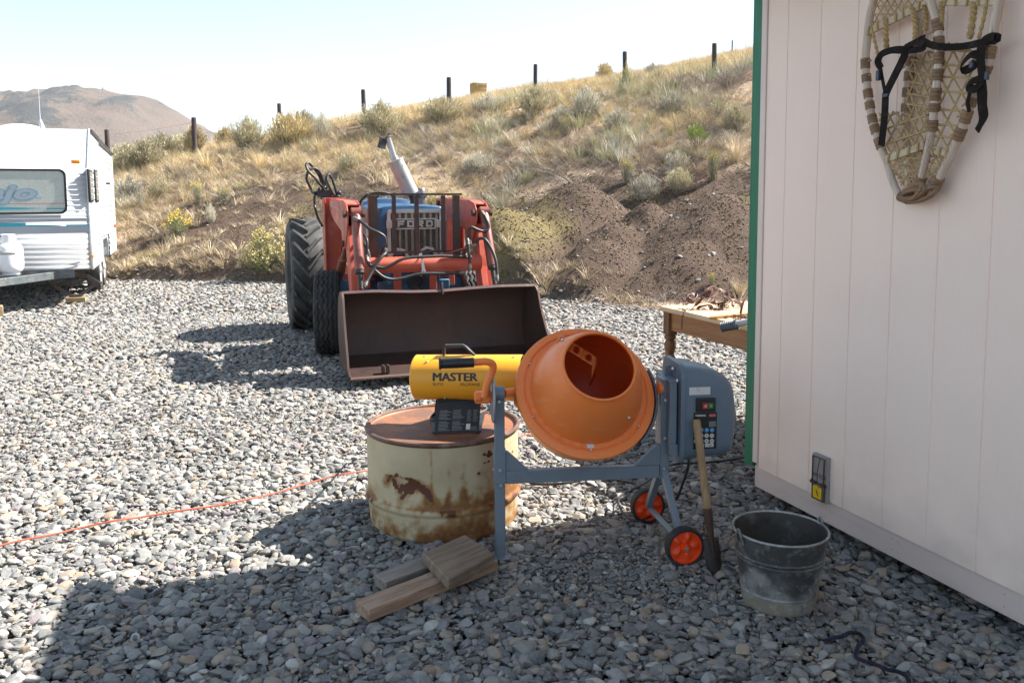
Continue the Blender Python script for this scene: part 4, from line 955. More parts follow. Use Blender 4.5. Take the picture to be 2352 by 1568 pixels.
# legs, axle, wheels
nw, fw_ = Vector((.714, -.178, .078)), Vector((.690, .268, .076))
m = MB(); m.bar((.678, 0, .335), nw+Vector((-.004, .03, .01)), .030, .026, (1, 0, 0)); obj('leg', m, M['mixer_grey'], mx, .003)
m = MB(); m.bar((.672, .004, .335), fw_+Vector((-.004, -.03, .01)), .030, .026, (1, 0, 0)); obj('leg', m, M['mixer_grey'], mx, .003)
m = MB(); m.cyl(nw+Vector((0, .03, 0)), fw_+Vector((0, -.03, 0)), .012, seg=16); obj('axle', m, M['mixer_grey'], mx)
WD = (nw-fw_).normalized()
for c in (nw, fw_):
    W4 = axis_matrix(c, WD, (1, 0, 0))
    m = MB(); m.lathe([(.0635, -.020), (.069, -.022), (.0745, -.018), (.077, -.008), (.077, .008), (.0745, .018), (.069, .022), (.0645, .020), (.0635, .0)], 48, W4, closed=True)
    for k in range(36):
        a = 2*pi*k/36; m.box((cos(a)*.0765, sin(a)*.0765, 0), (.003, .006, .030), W4 @ Matrix.Identity(4)) if False else None
    wt = obj('wheel', m, M['black_rubber'], mx)
    m = MB(); n = 60; rings = []
    def sp(a, r_):   # five raised fan shaped spokes
        q = (a*5/(2*pi)) % 1.0; w = .5+.5*cos(2*pi*q); return .004+.012*w*w*(1-abs(r_-.036)/.03)
    rad = [.0648, .0625, .056, .046, .038, .030, .023, .020, .0165]
    V = []; Fc = []
    for j, r_ in enumerate(rad):
        for k in range(n):
            a = 2*pi*k/n; z_ = .018 if j == 0 else (.006 if j == 1 else (sp(a, r_) if r_ > .021 else (.006 if r_ > .018 else .020)))
            V.append((r_*cos(a), r_*sin(a), z_))
    for j in range(len(rad)-1):
        for k in range(n): Fc.append((j*n+k, j*n+(k+1) % n, (j+1)*n+(k+1) % n, (j+1)*n+k))
    Fc.append(tuple((len(rad)-1)*n+k for k in range(n))); m.add(V, Fc, 0, W4); m.lathe([(.064, -.018), (0, -.016)], 32, W4)
    rim = obj('rim', m, M['wheel_orange'], wt)
    m = MB(); m.lathe([(.0125, .019), (.0125, .024), (.011, .027), (0, .028)], 20, W4); m.v = m.v; obj('hub_cap', m, M['wheel_orange'], wt)
    m = MB(); m.lathe([(.0075, .026), (.0075, .033), (.003, .036), (0, .036)], 6, W4); obj('axle_nut', m, M['mixer_grey'], wt)
m = MB(); m.tube([MF.py(1582, 1044, -.03), MF.py(1580, 1075, -.03), MF.py(1568, 1110, .02), MF.py(1555, 1142, .1), MF.loc(G(1535, 1160, .03)), MF.loc(G(1470, 1195, .035)), MF.loc(G(1432, 1178, .035)), MF.loc(G(1424, 1140, .04)), MF.loc(G(1480, 1110, .035)), MF.loc(G(1540, 1068, .035)), MF.loc(G(1620, 1062, .035)), MF.loc(G(1700, 1052, .03)), MF.loc(G(1735, 1040, .03))], .0055, 8, 8)
obj('power_cable', m, M['cord_black'], mx)

# ------------------------------------------------------------------ spade leaning on the mixer motor
sp_base = G(1643, 1312, .015); SPD = Frame((sp_base.x, sp_base.y, 0), 8); spd = root('garden_spade', SPD, 'short old spade with wooden handle and rusty blade leaning on the mixer motor', 'spade')
topw = MF.w((.778, YF-.022, .556)); tl = SPD.loc(topw)
def SPp(t): return Vector((0, 0, .012)).lerp(tl, t)
up_ = (tl-Vector((0, 0, .012))).normalized()
m = MB(); m.tube([SPp(.36), SPp(.5), SPp(.75), SPp(.985), SPp(1.0)], [.0150, .0155, .0150, .0165, .013], 16); obj('handle', m, M['handle_wood'], spd)
m = MB(); m.tube([SPp(.165), SPp(.20), SPp(.30), SPp(.41)], [.008, .010, .0155, .0168], 14); obj('socket', m, M['rust_iron'], spd)
BM = axis_matrix(SPp(.0), up_, (1, 0, 0)); m = MB(); V = []; nx_, ny_ = 9, 10
for j in range(ny_):
    t_ = j/(ny_-1); hw = .031 if t_ > .22 else .017+.014*sin(t_/.22*pi/2)
    for i in range(nx_):
        s_ = i/(nx_-1)*2-1; V.append((s_*hw, (abs(s_)**2)*.010-.006*sin(t_*3)+(.004 if abs(s_) < .2 and t_ > .6 else 0), t_*.125-(.0 if t_ > .22 else .012*(abs(s_)**2-1)*(1-t_/.22)*-1)))
Fc = [(j*nx_+i, j*nx_+i+1, (j+1)*nx_+i+1, (j+1)*nx_+i) for j in range(ny_-1) for i in range(nx_-1)]
m.add(V, Fc, 0, BM); m.v = m.v; obj('blade', m, mat('dark_rusty_blade', (.04, .032, .028), .6, .3, [((.11, .05, .03), 22, .55, .75), ((.02, .018, .017), 10, .5, .7)], [(70, .3)]), spd, solid=.003)
m = MB(); m.tube([SPp(.10)+Vector((0, -.006, 0)), SPp(.17)], [.004, .0085], 10); obj('neck', m, M['rust_iron'], spd)

# ------------------------------------------------------------------ galvanised pail
pc = G(1787, 1422); pc = Vector((pc.x*1.045, pc.y+.122, 0)); PF = Frame(pc, 0); pl = root('metal_pail', PF, 'stained grey galvanised pail on the gravel by the shed wall', 'pail')
PH, r0_, r1_ = .268, .122, .158
pr = lambda z: r0_+(r1_-r0_)*z/PH
pro = [(r0_-.012, .006), (r0_-.002, .006), (r0_+.001, .012), (pr(.02), .02)]+[(pr(z), z) for z in np.linspace(.03, .06, 8)]+[(pr(.063)+.002, .063), (pr(.067), .067)]+[(pr(z), z) for z in np.linspace(.075, .16, 18)]+[(pr(.172), .172), (pr(.176)+.004, .176), (pr(.18), .180), (pr(.186), .186), (pr(.19)+.004, .190), (pr(.195), .195)]+[(pr(z), z) for z in np.linspace(.20, .262, 10)]
tor = [(r1_+.0015+.0045*cos(q), PH+.0045*sin(q)) for q in np.linspace(-1.6, 3.6, 12)]
m = MB(); m.lathe(pro, 160)
po = obj('body', m, M['steel'], pl)
co = np.array([v.co[:] for v in po.data.vertices]); ph = np.arctan2(co[:, 0], -co[:, 1]); z = co[:, 2]
nz = np.array([mnoise.fractal(Vector((p[0]*14, p[1]*14, p[2]*14)), 1.0, 2.0, 5) for p in co])
wet = 1/(1+np.exp(-((z-(.118+.035*np.cos((ph-.0)*3.2+2.9)+.012*nz))/.004)))*1.0
cem = 1/(1+np.exp(((z-.058-.006*nz)/.0025)))*np.clip(1.0-((ph > .28) & (ph < .75))*.8+nz*.6, 0, 1)
for nm, arr in (('wet', np.clip(wet, 0, 1)), ('cement', np.clip(cem, 0, 1))):
    a = po.data.attributes.new(nm, 'FLOAT', 'POINT'); a.data.foreach_set('value', arr.astype(np.float32))
def galv(name, attrs):
    t = NT(name); n1 = t.noise(9, 5, .65); n2 = t.noise(34, 5, .7); n3 = t.noise(5, 5, .6, (3, 3, .5))
    c = t.mix(t.ramp(n1, .38, .66), (.36, .36, .355), (.16, .16, .16)); c = t.mix(t.ramp(n2, .52, .66, 0, .85), c, (.50, .50, .49)); c = t.mix(t.ramp(n3, .58, .72, 0, .5), c, (.05, .055, .058))
    if attrs:
        c = t.mix(t.math('MULTIPLY', t.attr('wet'), t.ramp(n1, .25, .6, .55, 1)), c, t.mix(t.ramp(n2, .5, .75), (.075, .075, .075), (.26, .26, .255)))
        c = t.mix(t.math('MULTIPLY', t.attr('cement'), t.ramp(n2, .35, .5, .5, 1)), c, t.mix(n1, (.26, .22, .165), (.18, .155, .12)))
        t.set(c, t.ramp(t.attr('cement'), 0, 1, .46, .85), t.ramp(t.attr('cement'), 0, .5, .45, 0))
    else: t.set(c, .45, .6)
    t.bump(n2, .06, .002); t.bump(n1, .12, .006); return t.mat
M['galv'] = galv('stained_galvanised_steel', True); M['galv_in'] = galv('dull_galvanised_steel', False); po.data.materials[0] = M['galv']
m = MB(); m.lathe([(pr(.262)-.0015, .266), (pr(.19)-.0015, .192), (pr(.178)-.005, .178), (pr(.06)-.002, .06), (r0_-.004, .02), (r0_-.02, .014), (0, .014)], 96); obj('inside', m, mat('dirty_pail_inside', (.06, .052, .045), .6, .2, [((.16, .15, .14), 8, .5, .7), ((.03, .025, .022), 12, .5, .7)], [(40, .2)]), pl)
m = MB(); m.lathe(tor, 96, closed=True); obj('rim', m, M['galv_in'], pl)
m = MB()
e0 = radians(18)
for s_ in (0, pi):
    a = e0+s_; R4 = Matrix.Rotation(a, 4, 'Z')
    m.tube([R4 @ Vector(p) for p in ((r1_+.002, -.018, PH-.03), (r1_+.008, -.014, PH-.005), (r1_+.010, 0, PH+.018), (r1_+.008, .014, PH-.005), (r1_+.002, .018, PH-.03))], .0045, 8, 5)
obj('handle_ear', m, M['galv_in'], pl)
m = MB(); pts = [Vector((cos(e0+pi*k/16)*(r1_+.012)*(1+.07*sin(pi*k/16)), sin(e0+pi*k/16)*(r1_+.012)*(1+.07*sin(pi*k/16)), PH+.01-.16*sin(pi*k/16))) for k in range(17)]; m.tube(pts, .003, 8, 2); obj('bail', m, M['galv_in'], pl)

# ------------------------------------------------------------------ scrap timber by the drum
def plank(name, p0, p1, w, h, z, mtl, label, roll=0):
    p0, p1 = Vector(p0), Vector(p1); d = p1-p0; a = degrees(atan2(d.y, d.x)); f = Frame((p0.x, p0.y, 0), a); L = Vector((d.x, d.y)).length
    o = None; m = MB(); nn = 10; rings = []
    r = random.Random(int(L*1000))
    for k in range(nn+1):
        u = k/nn; zz = p0.z+(p1.z-p0.z)*u
        rings.append([(u*L+r.uniform(-.001, .001)+(.004*y*10*(k == 0)), y+r.uniform(-.0006, .0006), zz+zz2+r.uniform(-.0006, .0006)) for y, zz2 in [(-w/2, -h/2), (w/2, -h/2), (w/2, h/2), (-w/2, h/2)]])
    m.loft(rings); o = obj(name, m, mtl, None, .004)
    o.location = f.o; o.rotation_euler = (0, 0, f.a); tag(o, label, 'timber'); return o
plank('wood_plank', G(831, 1388, .062)-Vector((0, 0, .022)), G(1125, 1276, .062)-Vector((0, 0, .022)), .092, .044, 0, M['plank_tan'], 'long tan plank lying on the gravel under the square block')
plank('wood_plank', G(872, 1326, .062)-Vector((0, 0, .022)), G(1045, 1262, .062)-Vector((0, 0, .022)), .085, .044, 0, M['plank_grey'], 'short grey plank lying behind the long tan plank')
bo = [G(970, 1268, .106), G(1068, 1226, .106), G(1136, 1270, .106), G(1030, 1330, .106)]
c0 = sum(bo, Vector())/4; e_ = (bo[2]-bo[0]); bang = atan2((bo[1]-bo[0]).y, (bo[1]-bo[0]).x); BR4 = Matrix.Rotation(-bang, 4, 'Z')
q_ = [BR4 @ (p-c0) for p in bo]; m = MB(); dz_ = Vector((0, 0, .042)); m.add(q_+[p-dz_ for p in q_], [(0, 1, 2, 3), (7, 6, 5, 4), (0, 4, 5, 1), (1, 5, 6, 2), (2, 6, 7, 3), (3, 7, 4, 0)])
o = obj('wood_block', m, M['plank_dark'], None, .005); o.location = c0; o.rotation_euler = (0, 0, bang); tag(o, 'square weathered brown block lying across the two planks', 'timber')

# ------------------------------------------------------------------ cords and rope on the gravel
def cable(name, pts, r_, mtl, label, cat, sm=6, seg=8, jit=.0):
    rr_ = random.Random(len(pts)); P = [p+Vector((rr_.uniform(-jit, jit), rr_.uniform(-jit, jit), 0)) for p in pts]; b = P[0].copy(); b.z = 0
    m = MB(); m.tube([p-b for p in P], r_, seg, sm); o = obj(name, m, mtl); o.location = b; return tag(o, label, cat)
cable('extension_cord', [G(x, y, .052+.008*sin(x*.05)) for x, y in [(-260, 1318), (-120, 1282), (0, 1252), (60, 1238), (120, 1227), (200, 1208), (270, 1194), (330, 1186), (430, 1170), (500, 1160), (560, 1148), (620, 1135), (700, 1112), (760, 1094), (800, 1086), (850, 1079), (900, 1070), (960, 1052), (1050, 1032), (1140, 1012), (1190, 1003), (1226, 994), (1330, 985), (1450, 968), (1560, 960), (1690, 956), (1730, 952)]], .0043, M['cord_orange'], 'orange extension cord running across the gravel behind the rusty drum', 'cord', 5)
z4 = lambda x, y: ((1700+x/2.501)*.91875, (1080+y/2.501)*.91875)
cable('rope', [G(*z4(x, y), .026+.012*sin(x*.021)) for x, y in [(900, 1300), (950, 1280), (1000, 1272), (1060, 1252), (1120, 1262), (1150, 1295), (1110, 1330), (1100, 1390), (1130, 1425), (1180, 1435), (1240, 1460), (1300, 1480), (1360, 1490), (1420, 1530), (1440, 1600)]], .0062, M['rope_blue'], 'frayed navy blue rope lying on the gravel at the lower right', 'rope', 5, 7, .004)

# ------------------------------------------------------------------ table behind the shed corner
TBO = SHED.w((-1.235, .19, 0)); TB = Frame(TBO, SHED_ANG); tb = root('wooden_table', TB, 'old oak table with turned legs standing behind the shed corner', 'table')
TLx, TWy, TZ = 1.20, 1.35, .77
def poly_round(x0, y0, x1, y1, r): return [(p[0], p[1]) for p in rrect((x1-x0)/2, (y1-y0)/2, r, 6, (x0+x1)/2, (y0+y1)/2)]
m = MB(); m.loft([[(x, y, z_) for x, y in poly_round(0+q, 0+q, TLx-q, TWy-q, .035)] for q, z_ in ((.006, TZ-.028), (0, TZ-.022), (0, TZ-.006), (.005, TZ))])
obj('table_top', m, M['table_top'], tb)
for nm, bx in (('apron', ((TLx/2, .055, TZ-.085), (TLx-.14, .022, .112))), ('apron', ((TLx/2, TWy-.055, TZ-.085), (TLx-.14, .022, .112))), ('apron', ((.055, TWy/2, TZ-.085), (.022, TWy-.14, .112))), ('apron', ((TLx-.055, TWy/2, TZ-.085), (.022, TWy-.14, .112)))):
    m = MB(); m.box(*bx); q = (bx[0][0], bx[0][1], TZ-.136); d_ = (bx[1][0], bx[1][1]+.006, .010) if bx[1][0] > bx[1][1] else (bx[1][0]+.006, bx[1][1], .010); m.box(q, d_); obj(nm, m, M['table_oak'], tb, .002)
leg = [(.018, 0), (.030, .01), (.033, .03), (.024, .05), (.020, .07), (.028, .10), (.034, .14), (.030, .20), (.027, .26), (.034, .31), (.040, .35), (.036, .40), (.026, .43), (.033, .445), (.033, .46), (.025, .475), (.027, .49), (.035, .52), (.035, .545), (.026, .565), (.034, .575), (.036, .59), (.03, .60)]
for x, y in ((.055, .055), (TLx-.055, .055), (.055, TWy-.055), (TLx-.055, TWy-.055)):
    m = MB(); m.lathe(leg, 24, Matrix.Translation((x, y, 0))); m.box((x, y, (.60+TZ-.028)/2), (.062, .062, TZ-.028-.60)); obj('leg', m, M['leg_oak'], tb, .002)
TT = lambda px, py, h=0: TB.pz(px, py, TZ+h)
z7 = lambda zx, zy: ((1620+zx/7.129)*.91875, (680+zy/7.129)*.91875)
# heap of old leather harness straps on the table
hn = root('leather_harness', Frame(TB.w((*TT(1630, 700)[:2], TZ)), SHED_ANG), 'tangled heap of old red brown leather harness straps on the table top', 'harness'); HN = Frame(TB.w((*TT(1630, 700)[:2], TZ)), SHED_ANG)
def HZ(zx, zy, h, zb=None):
    """point over the table: pixel of its foot on the table (zb) raised by h"""
    b = TB.pz(*z7(zx, zy), TZ); return Vector(HN.loc(TB.w((b.x, b.y, TZ+h))))
rs = random.Random(33)
PD = TB.w((*TT(*z7(1000, 650))[:2], TZ)).y
def HP(zx, zy, dy=0.0): return Vector(HN.loc(AY(*z7(zx, zy), PD+dy)))
def strap(pts, w_=.024, nr=(0, -1, .5), t_=.0045):
    m = MB(); n = len(pts); P = [HP(p[0], p[1], p[2]) for p in pts]; N = [Vector(nr)+Vector((.35*sin(i*1.3+pts[0][0]), 0, .25*cos(i*1.7))) for i in range(n)]; m.ribbon(P, w_, t_, N, 6); return obj('strap', m, M['harness'], hn)
strap([(930, 415, .0), (985, 380, -.02), (1030, 340, -.03), (1060, 295, -.01), (1120, 262, .02), (1180, 285, .05), (1218, 340, .04), (1205, 395, 0), (1150, 440, -.03), (1070, 450, -.04), (970, 425, -.03), (930, 400, 0)], .022, (0, -.45, 1))
strap([(720, 490, .0), (690, 455, .0), (740, 420, .02), (800, 402, .03), (860, 425, .03), (850, 480, .0), (800, 530, -.02), (740, 500, -.01), (700, 465, -.01)], .028, (-.2, -1, .35))
strap([(1020, 430, -.03), (950, 480, -.04), (880, 545, -.06), (820, 610, -.07), (780, 660, -.08)], .026, (-.5, -1, .2))
strap([(880, 430, .02), (930, 400, .02), (980, 400, .0), (1000, 440, -.02), (960, 490, -.04), (900, 560, -.05), (850, 600, -.06)], .022, (-.3, -1, .5))
strap([(1090, 545, -.03), (1150, 530, -.02), (1230, 545, -.01), (1310, 580, -.01), (1350, 615, -.02), (1320, 660, -.05), (1240, 690, -.07), (1130, 675, -.06)], .030, (0, -1, .3))
strap([(1225, 345, .06), (1250, 315, .07), (1300, 320, .08), (1360, 355, .08), (1410, 395, .07), (1420, 430, .06), (1360, 445, .05)], .020, (0, -.8, .8))
strap([(1380, 470, .05), (1450, 480, .05), (1530, 505, .05), (1600, 540, .04), (1665, 580, .02), (1670, 615, .0), (1590, 605, .0)], .024, (0, -.6, 1))
strap([(1040, 285, .0), (1025, 330, -.01), (1040, 370, -.02), (1090, 340, -.03), (1115, 310, -.02), (1118, 365, -.03), (1080, 420, -.04), (1050, 390, -.03)], .022, (.2, -1, .2))
strap([(880, 660, -.06), (930, 615, -.05), (1000, 600, -.04), (1080, 590, -.04), (1130, 640, -.06), (1090, 695, -.08), (980, 670, -.07)], .024, (0, -.6, 1))
strap([(1360, 470, .03), (1375, 520, .02), (1365, 580, .0), (1400, 600, -.01)], .016, (-.4, -1, 0))
strap([(1480, 500, .04), (1510, 530, .03), (1490, 580, .01), (1540, 610, .0)], .016, (-.4, -1, 0))
m = MB()
for k in range(9):
    cx, cy = rs.uniform(1200, 1560), rs.uniform(640, 720); h0 = rs.uniform(.0, .16); a0 = rs.uniform(0, 6)
    P = [HP(cx+45*cos(a0+q)*rs.uniform(.8, 1.2), cy-60-h0*800+26*sin(a0+q), .02*sin(q*2)-h0*.5) for q in np.linspace(0, 2*pi, 9)[:-1]]; m.tube(P, .0028, 6, 3, closed=True)
obj('buckle_ring', m, M['rust_iron'], hn)
def chain(p, n, step, parent, rad=.0021, ln=.017):
    m = MB(); c = Vector(p[0])
    P = spline(p, 8); L = [0]
    for a, b in zip(P[:-1], P[1:]): L.append(L[-1]+(b-a).length)
    k = 0; d = 0
    while d < L[-1]:
        i = min(max(np.searchsorted(L, d)-1, 0), len(P)-2); t_ = (d-L[i])/max(L[i+1]-L[i], 1e-6); q = P[i].lerp(P[i+1], t_); T = (P[i+1]-P[i]).normalized(); x, y, T = basis(T)
        sd_ = x if k % 2 else y
        m.tube([q+T*(ln*.5*cos(w_))+sd_*(ln*.3*sin(w_)) for w_ in np.linspace(0, 2*pi, 9)[:-1]], rad, 5, closed=True); d += step; k += 1
    return obj('chain', m, M['rust_iron'], parent)
chain([HZ(560, 560, .008), HZ(600, 520, .02), HZ(660, 560, .012), HZ(700, 530, .03), HZ(720, 580, .01), HZ(620, 600, .008)], 30, .0125, hn)
chain([HZ(620, 690, .008), HZ(660, 700, .006), HZ(640, 740, .004), HZ(615, 752, -.02), HZ(605, 755, -.075)], 30, .0125, hn)
tp = root('steel_trap', Frame(TB.w((*TT(1706, 722)[:2], TZ)), SHED_ANG), 'rusty iron trap with chain at the table edge beside the green trim', 'trap'); HN2 = Frame(TB.w((*TT(1706, 722)[:2], TZ)), SHED_ANG)
HY = lambda zx, zy, h: Vector(HN2.loc(TB.w((*TB.pz(*z7(zx, zy), TZ)[:2], TZ+h))))
m = MB(); m.tube([HY(1640, 800, .005), HY(1670, 790, .05), HY(1720, 770, .09), HY(1800, 760, .10), HY(1860, 770, .06), HY(1880, 800, .005)], .007, 8, 6, flat=.5); obj('jaw', m, M['rust_iron'], tp)
m = MB(); m.bar(HY(1600, 815, .006), HY(1900, 800, .006), .02, .004); m.bar(HY(1700, 780, .008), HY(1800, 850, .008), .016, .003); obj('base_bar', m, M['rust_iron'], tp)
chain([HY(1390, 830, .006), HY(1480, 800, .012), HY(1560, 820, .012), HY(1640, 830, .01), HY(1700, 850, .01), HY(1620, 850, .006), HY(1540, 850, .006)], 30, .0125, tp)
a, b = TT(*z7(1095, 800), .012), TT(*z7(2100, 705), .016); m = MB(); sf = Frame(TB.w((a.x, a.y, TZ)), SHED_ANG+degrees(atan2(b.y-a.y, b.x-a.x))); L = (b-a).length
m.tube([(0, 0, .006), (.01, 0, .008), (L*.5, 0, .012), (L, 0, .012)], [.006, .011, .012, .012], 12, flat=1); o = obj('wooden_stick', m, M['stick_wood']); o.location = sf.o; o.rotation_euler = (0, 0, sf.a); tag(o, 'pale yellow wooden stick lying on the table top', 'stick')
# grey pole with a ribbed dark grip sticking out over the table edge
ga = TB.py(*z7(1310, 985), -.10); gb = TB.py(*z7(1600, 925), -.05); gd = (gb-ga).normalized(); gc = ga+gd*.75
gw = [TB.w(p) for p in (ga, gb, gc)]; gf = Frame((gw[0].x, gw[0].y, 0), 0); gp = root('grey_pole', gf, 'light grey pole with dark ribbed rubber grip jutting past the table edge', 'pole')
A, B_, C_ = [gf.loc(p) for p in gw]
m = MB(); m.tube([B_-(C_-B_).normalized()*.01, C_], .017, 16); obj('shaft', m, mat('grey_tube', (.42, .44, .46), .4), gp)
m = MB(); P = []; R = []
for k in range(31):
    P.append(A.lerp(B_, k/30)); R.append(.024+.0025*sin(k*1.5) if k < 26 else .027)
m.tube(P, R, 18); obj('grip', m, mat('blue_grey_rubber', (.10, .12, .14), .6, 0, [((.2, .2, .2), 14, .5, .7)]), gp)
M['hose_fitting'] = mat('dull_hose_fitting', (.22, .21, .19), .45, .7, [((.09, .08, .07), 18, .5, .7)])
# ------------------------------------------------------------------ tractor with front loader
TF = Frame((-1.067, 7.88), 19); tc = root('tractor', TF, 'blue farm tractor with orange front loader and brown bucket', 'tractor')
V3 = Vector
def YZ(x): return Matrix(((0, 0, 1, x), (1, 0, 0, 0), (0, 1, 0, 0), (0, 0, 0, 1)))      # polygon (y, z) extruded along x
def XZ(y): return Matrix(((1, 0, 0, 0), (0, 0, 1, y), (0, 1, 0, 0), (0, 0, 0, 1)))      # polygon (x, z) extruded along y
AXL = Matrix(((0, 0, 1, 0), (0, 1, 0, 0), (-1, 0, 0, 0), (0, 0, 0, 1)))                  # lathe axis along x
def at(x, y, z): return Matrix.Translation((x, y, z)) @ AXL
def front_wheel(x, y, R_, w_, steer):
    M4 = Matrix.Translation((x, y, R_)) @ Matrix.Rotation(radians(steer), 4, 'Z') @ AXL
    hw = w_/2; prof = [(R_*.62, -hw*.62), (R_*.70, -hw*.92), (R_*.82, -hw*1.04), (R_*.92, -hw*1.0), (R_*.965, -hw*.90)]
    n = 168; tread = np.linspace(-hw*.84, hw*.84, 27); V = []; F = []
    cols = prof+[(R_, u) for u in tread]+[(a, -b) for a, b in prof[::-1]]
    for k in range(n):
        a = 2*pi*k/n; zz = .010*(2*abs((k/7.0) % 1-.5)*2-1)
        for i, (r_, u) in enumerate(cols):
            rr_ = r_
            if 5 <= i < 5+27:
                q = (u+zz)/(w_*.84)*4.5; g = abs((q % 1)-.5); rr_ = R_-.0035*(u/hw)**2*4-(.011 if g < .16 else 0)
            V.append((rr_*cos(a), rr_*sin(a), u))
    m_ = len(cols)
    for k in range(n):
        l = (k+1) % n
        for i in range(m_-1): F.append((k*m_+i, l*m_+i, l*m_+i+1, k*m_+i+1))
    m = MB(); m.add(V, F, 0, M4); wl = obj('front_wheel', m, M['tyre'], tc, sharp=25)
    m = MB(); m.lathe([(R_*.63, -hw*.62), (R_*.60, -hw*.55), (R_*.56, -hw*.2), (R_*.3, hw*.1), (R_*.16, hw*.0), (R_*.16, -hw*.7), (0, -hw*.75)], 40, M4); m.lathe([(R_*.63, hw*.62), (R_*.6, hw*.55), (R_*.55, hw*.2), (R_*.3, hw*.1)], 40, M4); obj('rim', m, M['rust_rim'], wl)
front_wheel(-.685, 0, .395, .225, -10); front_wheel(.70, .0, .395, .215, -6)
def rear_wheel(x, y, R_, w_):
    M4 = at(x, y, R_); hw = w_/2; rb = R_-.045
    m = MB(); m.lathe([(R_*.60, -hw*.60), (R_*.66, -hw*.86), (R_*.76, -hw*.98), (R_*.86, -hw*.97), (rb-.015, -hw*.88), (rb+.004, -hw*.5), (rb+.010, 0), (rb+.004, hw*.5), (rb-.015, hw*.88), (R_*.86, hw*.97), (R_*.76, hw*.98), (R_*.66, hw*.86), (R_*.60, hw*.60)], 96, M4)
    N = 20
    for s_ in (-1, 1):
        for k in range(N):
            a0 = 2*pi*(k+(.5 if s_ > 0 else 0))/N; rings = []
            for j in range(7):
                u = j/6; lat = s_*hw*(.0+1.0*u)-s_*.012; a = a0-.40*u**1.1; wd = .030+.006*u; drop = .0 if u < .8 else (u-.8)*.10
                top = R_-.006*u*u-drop*1.0; bot = rb-.05-drop
                da = wd/R_
                if u > .99: top -= .05
                rings.append([(cos(a-da)*bot, sin(a-da)*bot, lat), (cos(a-da*.62)*top, sin(a-da*.62)*top, lat), (cos(a+da*.62)*top, sin(a+da*.62)*top, lat), (cos(a+da)*bot, sin(a+da)*bot, lat)])
            m.loft([[M4 @ Vector(p) for p in r_] for r_ in rings])
    wl = obj('rear_wheel', m, M['old_tyre'], tc, sharp=32)
    m = MB(); m.lathe([(R_*.615, -hw*.62), (R_*.60, -hw*.66), (R_*.575, -hw*.60), (R_*.565, -hw*.1), (R_*.50, hw*.05), (R_*.2, -hw*.15), (R_*.18, -hw*.4), (0, -hw*.42)], 56, M4); m.lathe([(R_*.615, hw*.62), (R_*.60, hw*.66), (R_*.57, hw*.6), (R_*.565, hw*.1), (R_*.5, hw*.05)], 56, M4); obj('rim', m, M['rust_rim'], wl)
rear_wheel(-.745, 1.70, .625, .37); rear_wheel(.83, 1.70, .625, .37)
# chassis
m = MB(); m.box((.04, -.02, .50), (1.10, .12, .13)); m.box((.04, -.28, .63), (.46, .36, .30)); m.box((-.42, -.02, .62), (.34, .11, .14)); m.box((.48, -.02, .62), (.34, .11, .14))
for s_ in (-1, 1): m.cyl((.01+s_*.60, -.0, .36), (.01+s_*.60, 0, .76), .038, seg=16)
for x in (-.40, -.30, .37, .47): m.cyl((x, -.085, .635), (x, -.06, .635), .022, seg=12)
m.box((.26, -.46, .66), (.2, .03, .10)); m.box((-.20, -.46, .64), (.2, .03, .13))
obj('front_axle', m, M['faded_blue'], tc, .008)
m = MB(); m.lathe([(0, 0), (.05, 0), (.052, -.02), (.088, -.022), (.09, .03), (.12, .035), (.125, .08)], 32, Matrix.Translation((.055, -.475, .70)) @ Matrix.Rotation(pi/2, 4, 'X') @ Matrix.Diagonal((1, 1, -1, 1))); obj('crank_pulley', m, M['engine'], tc)
for x in (-.125, .20):
    m = MB(); m.box((x, -.487, .66), (.065, .03, .36)); obj('loader_bracket', m, M['tractor_orange'], tc, .004)
m = MB(); m.box((.04, .35, .72), (.42, 1.1, .42)); m.box((.04, 1.2, .62), (.5, .9, .48)); m.cyl((-.55, 1.7, .625), (.63, 1.7, .625), .11, seg=20)
for k in range(4): m.cyl((-.20, .0+k*.2, .88), (-.27, .0+k*.2, .86), .04, seg=12)
m.box((.28, .2, .8), (.12, .3, .2)); m.cyl((.26, -.05, .95), (.26, .2, .95), .06, seg=16); obj('engine', m, M['engine'], tc, .01)
m = MB()
for s_ in (-1, 1): m.box((.04+s_*.40, .55, .70), (.06, 1.6, .14)); 
m.box((.04, .42, .66), (1.2, .12, .12)); obj('loader_frame', m, M['tractor_orange'], tc, .006)
# hood
hx0, hx1, hzb, hzt = -.305, .335, .84, 1.385; cx_ = (hx0+hx1)/2; hw_ = (hx1-hx0)/2
def hood_ring(y, top, sw=1.0, bot=hzb): return [(cx_-hw_*sw, y, bot), (cx_-hw_*sw, y, top-.12), (cx_-hw_*sw*.985, y, top-.06), (cx_-hw_*sw*.93, y, top-.022), (cx_-hw_*sw*.8, y, top-.006), (cx_-hw_*.3, y, top+.006), (cx_+hw_*.3, y, top+.006), (cx_+hw_*sw*.8, y, top-.006), (cx_+hw_*sw*.93, y, top-.022), (cx_+hw_*sw*.985, y, top-.06), (cx_+hw_*sw, y, top-.12), (cx_+hw_*sw, y, bot)]
m = MB(); m.loft([hood_ring(-.50, 1.366, .965), hood_ring(-.49, 1.378, .985), hood_ring(-.46, 1.384, 1), hood_ring(-.1, 1.392), hood_ring(.08, 1.394)]); hood = obj('hood', m, M['tractor_blue'], tc)
m = MB(); m.loft([hood_ring(.095, 1.378, .94), hood_ring(.6, 1.40, .92), hood_ring(.62, 1.44, .82), hood_ring(.78, 1.455, .78), hood_ring(.86, 1.44, .76)]); obj('cowl', m, M['tractor_blue'], hood)
for s_, x in ((1, hx1), (-1, hx0)):
    m = MB(); m.box((x+s_*.002, -.18, 1.16), (.006, .46, .12)); sp_ = obj('side_decal', m, M['grille_white'], hood)
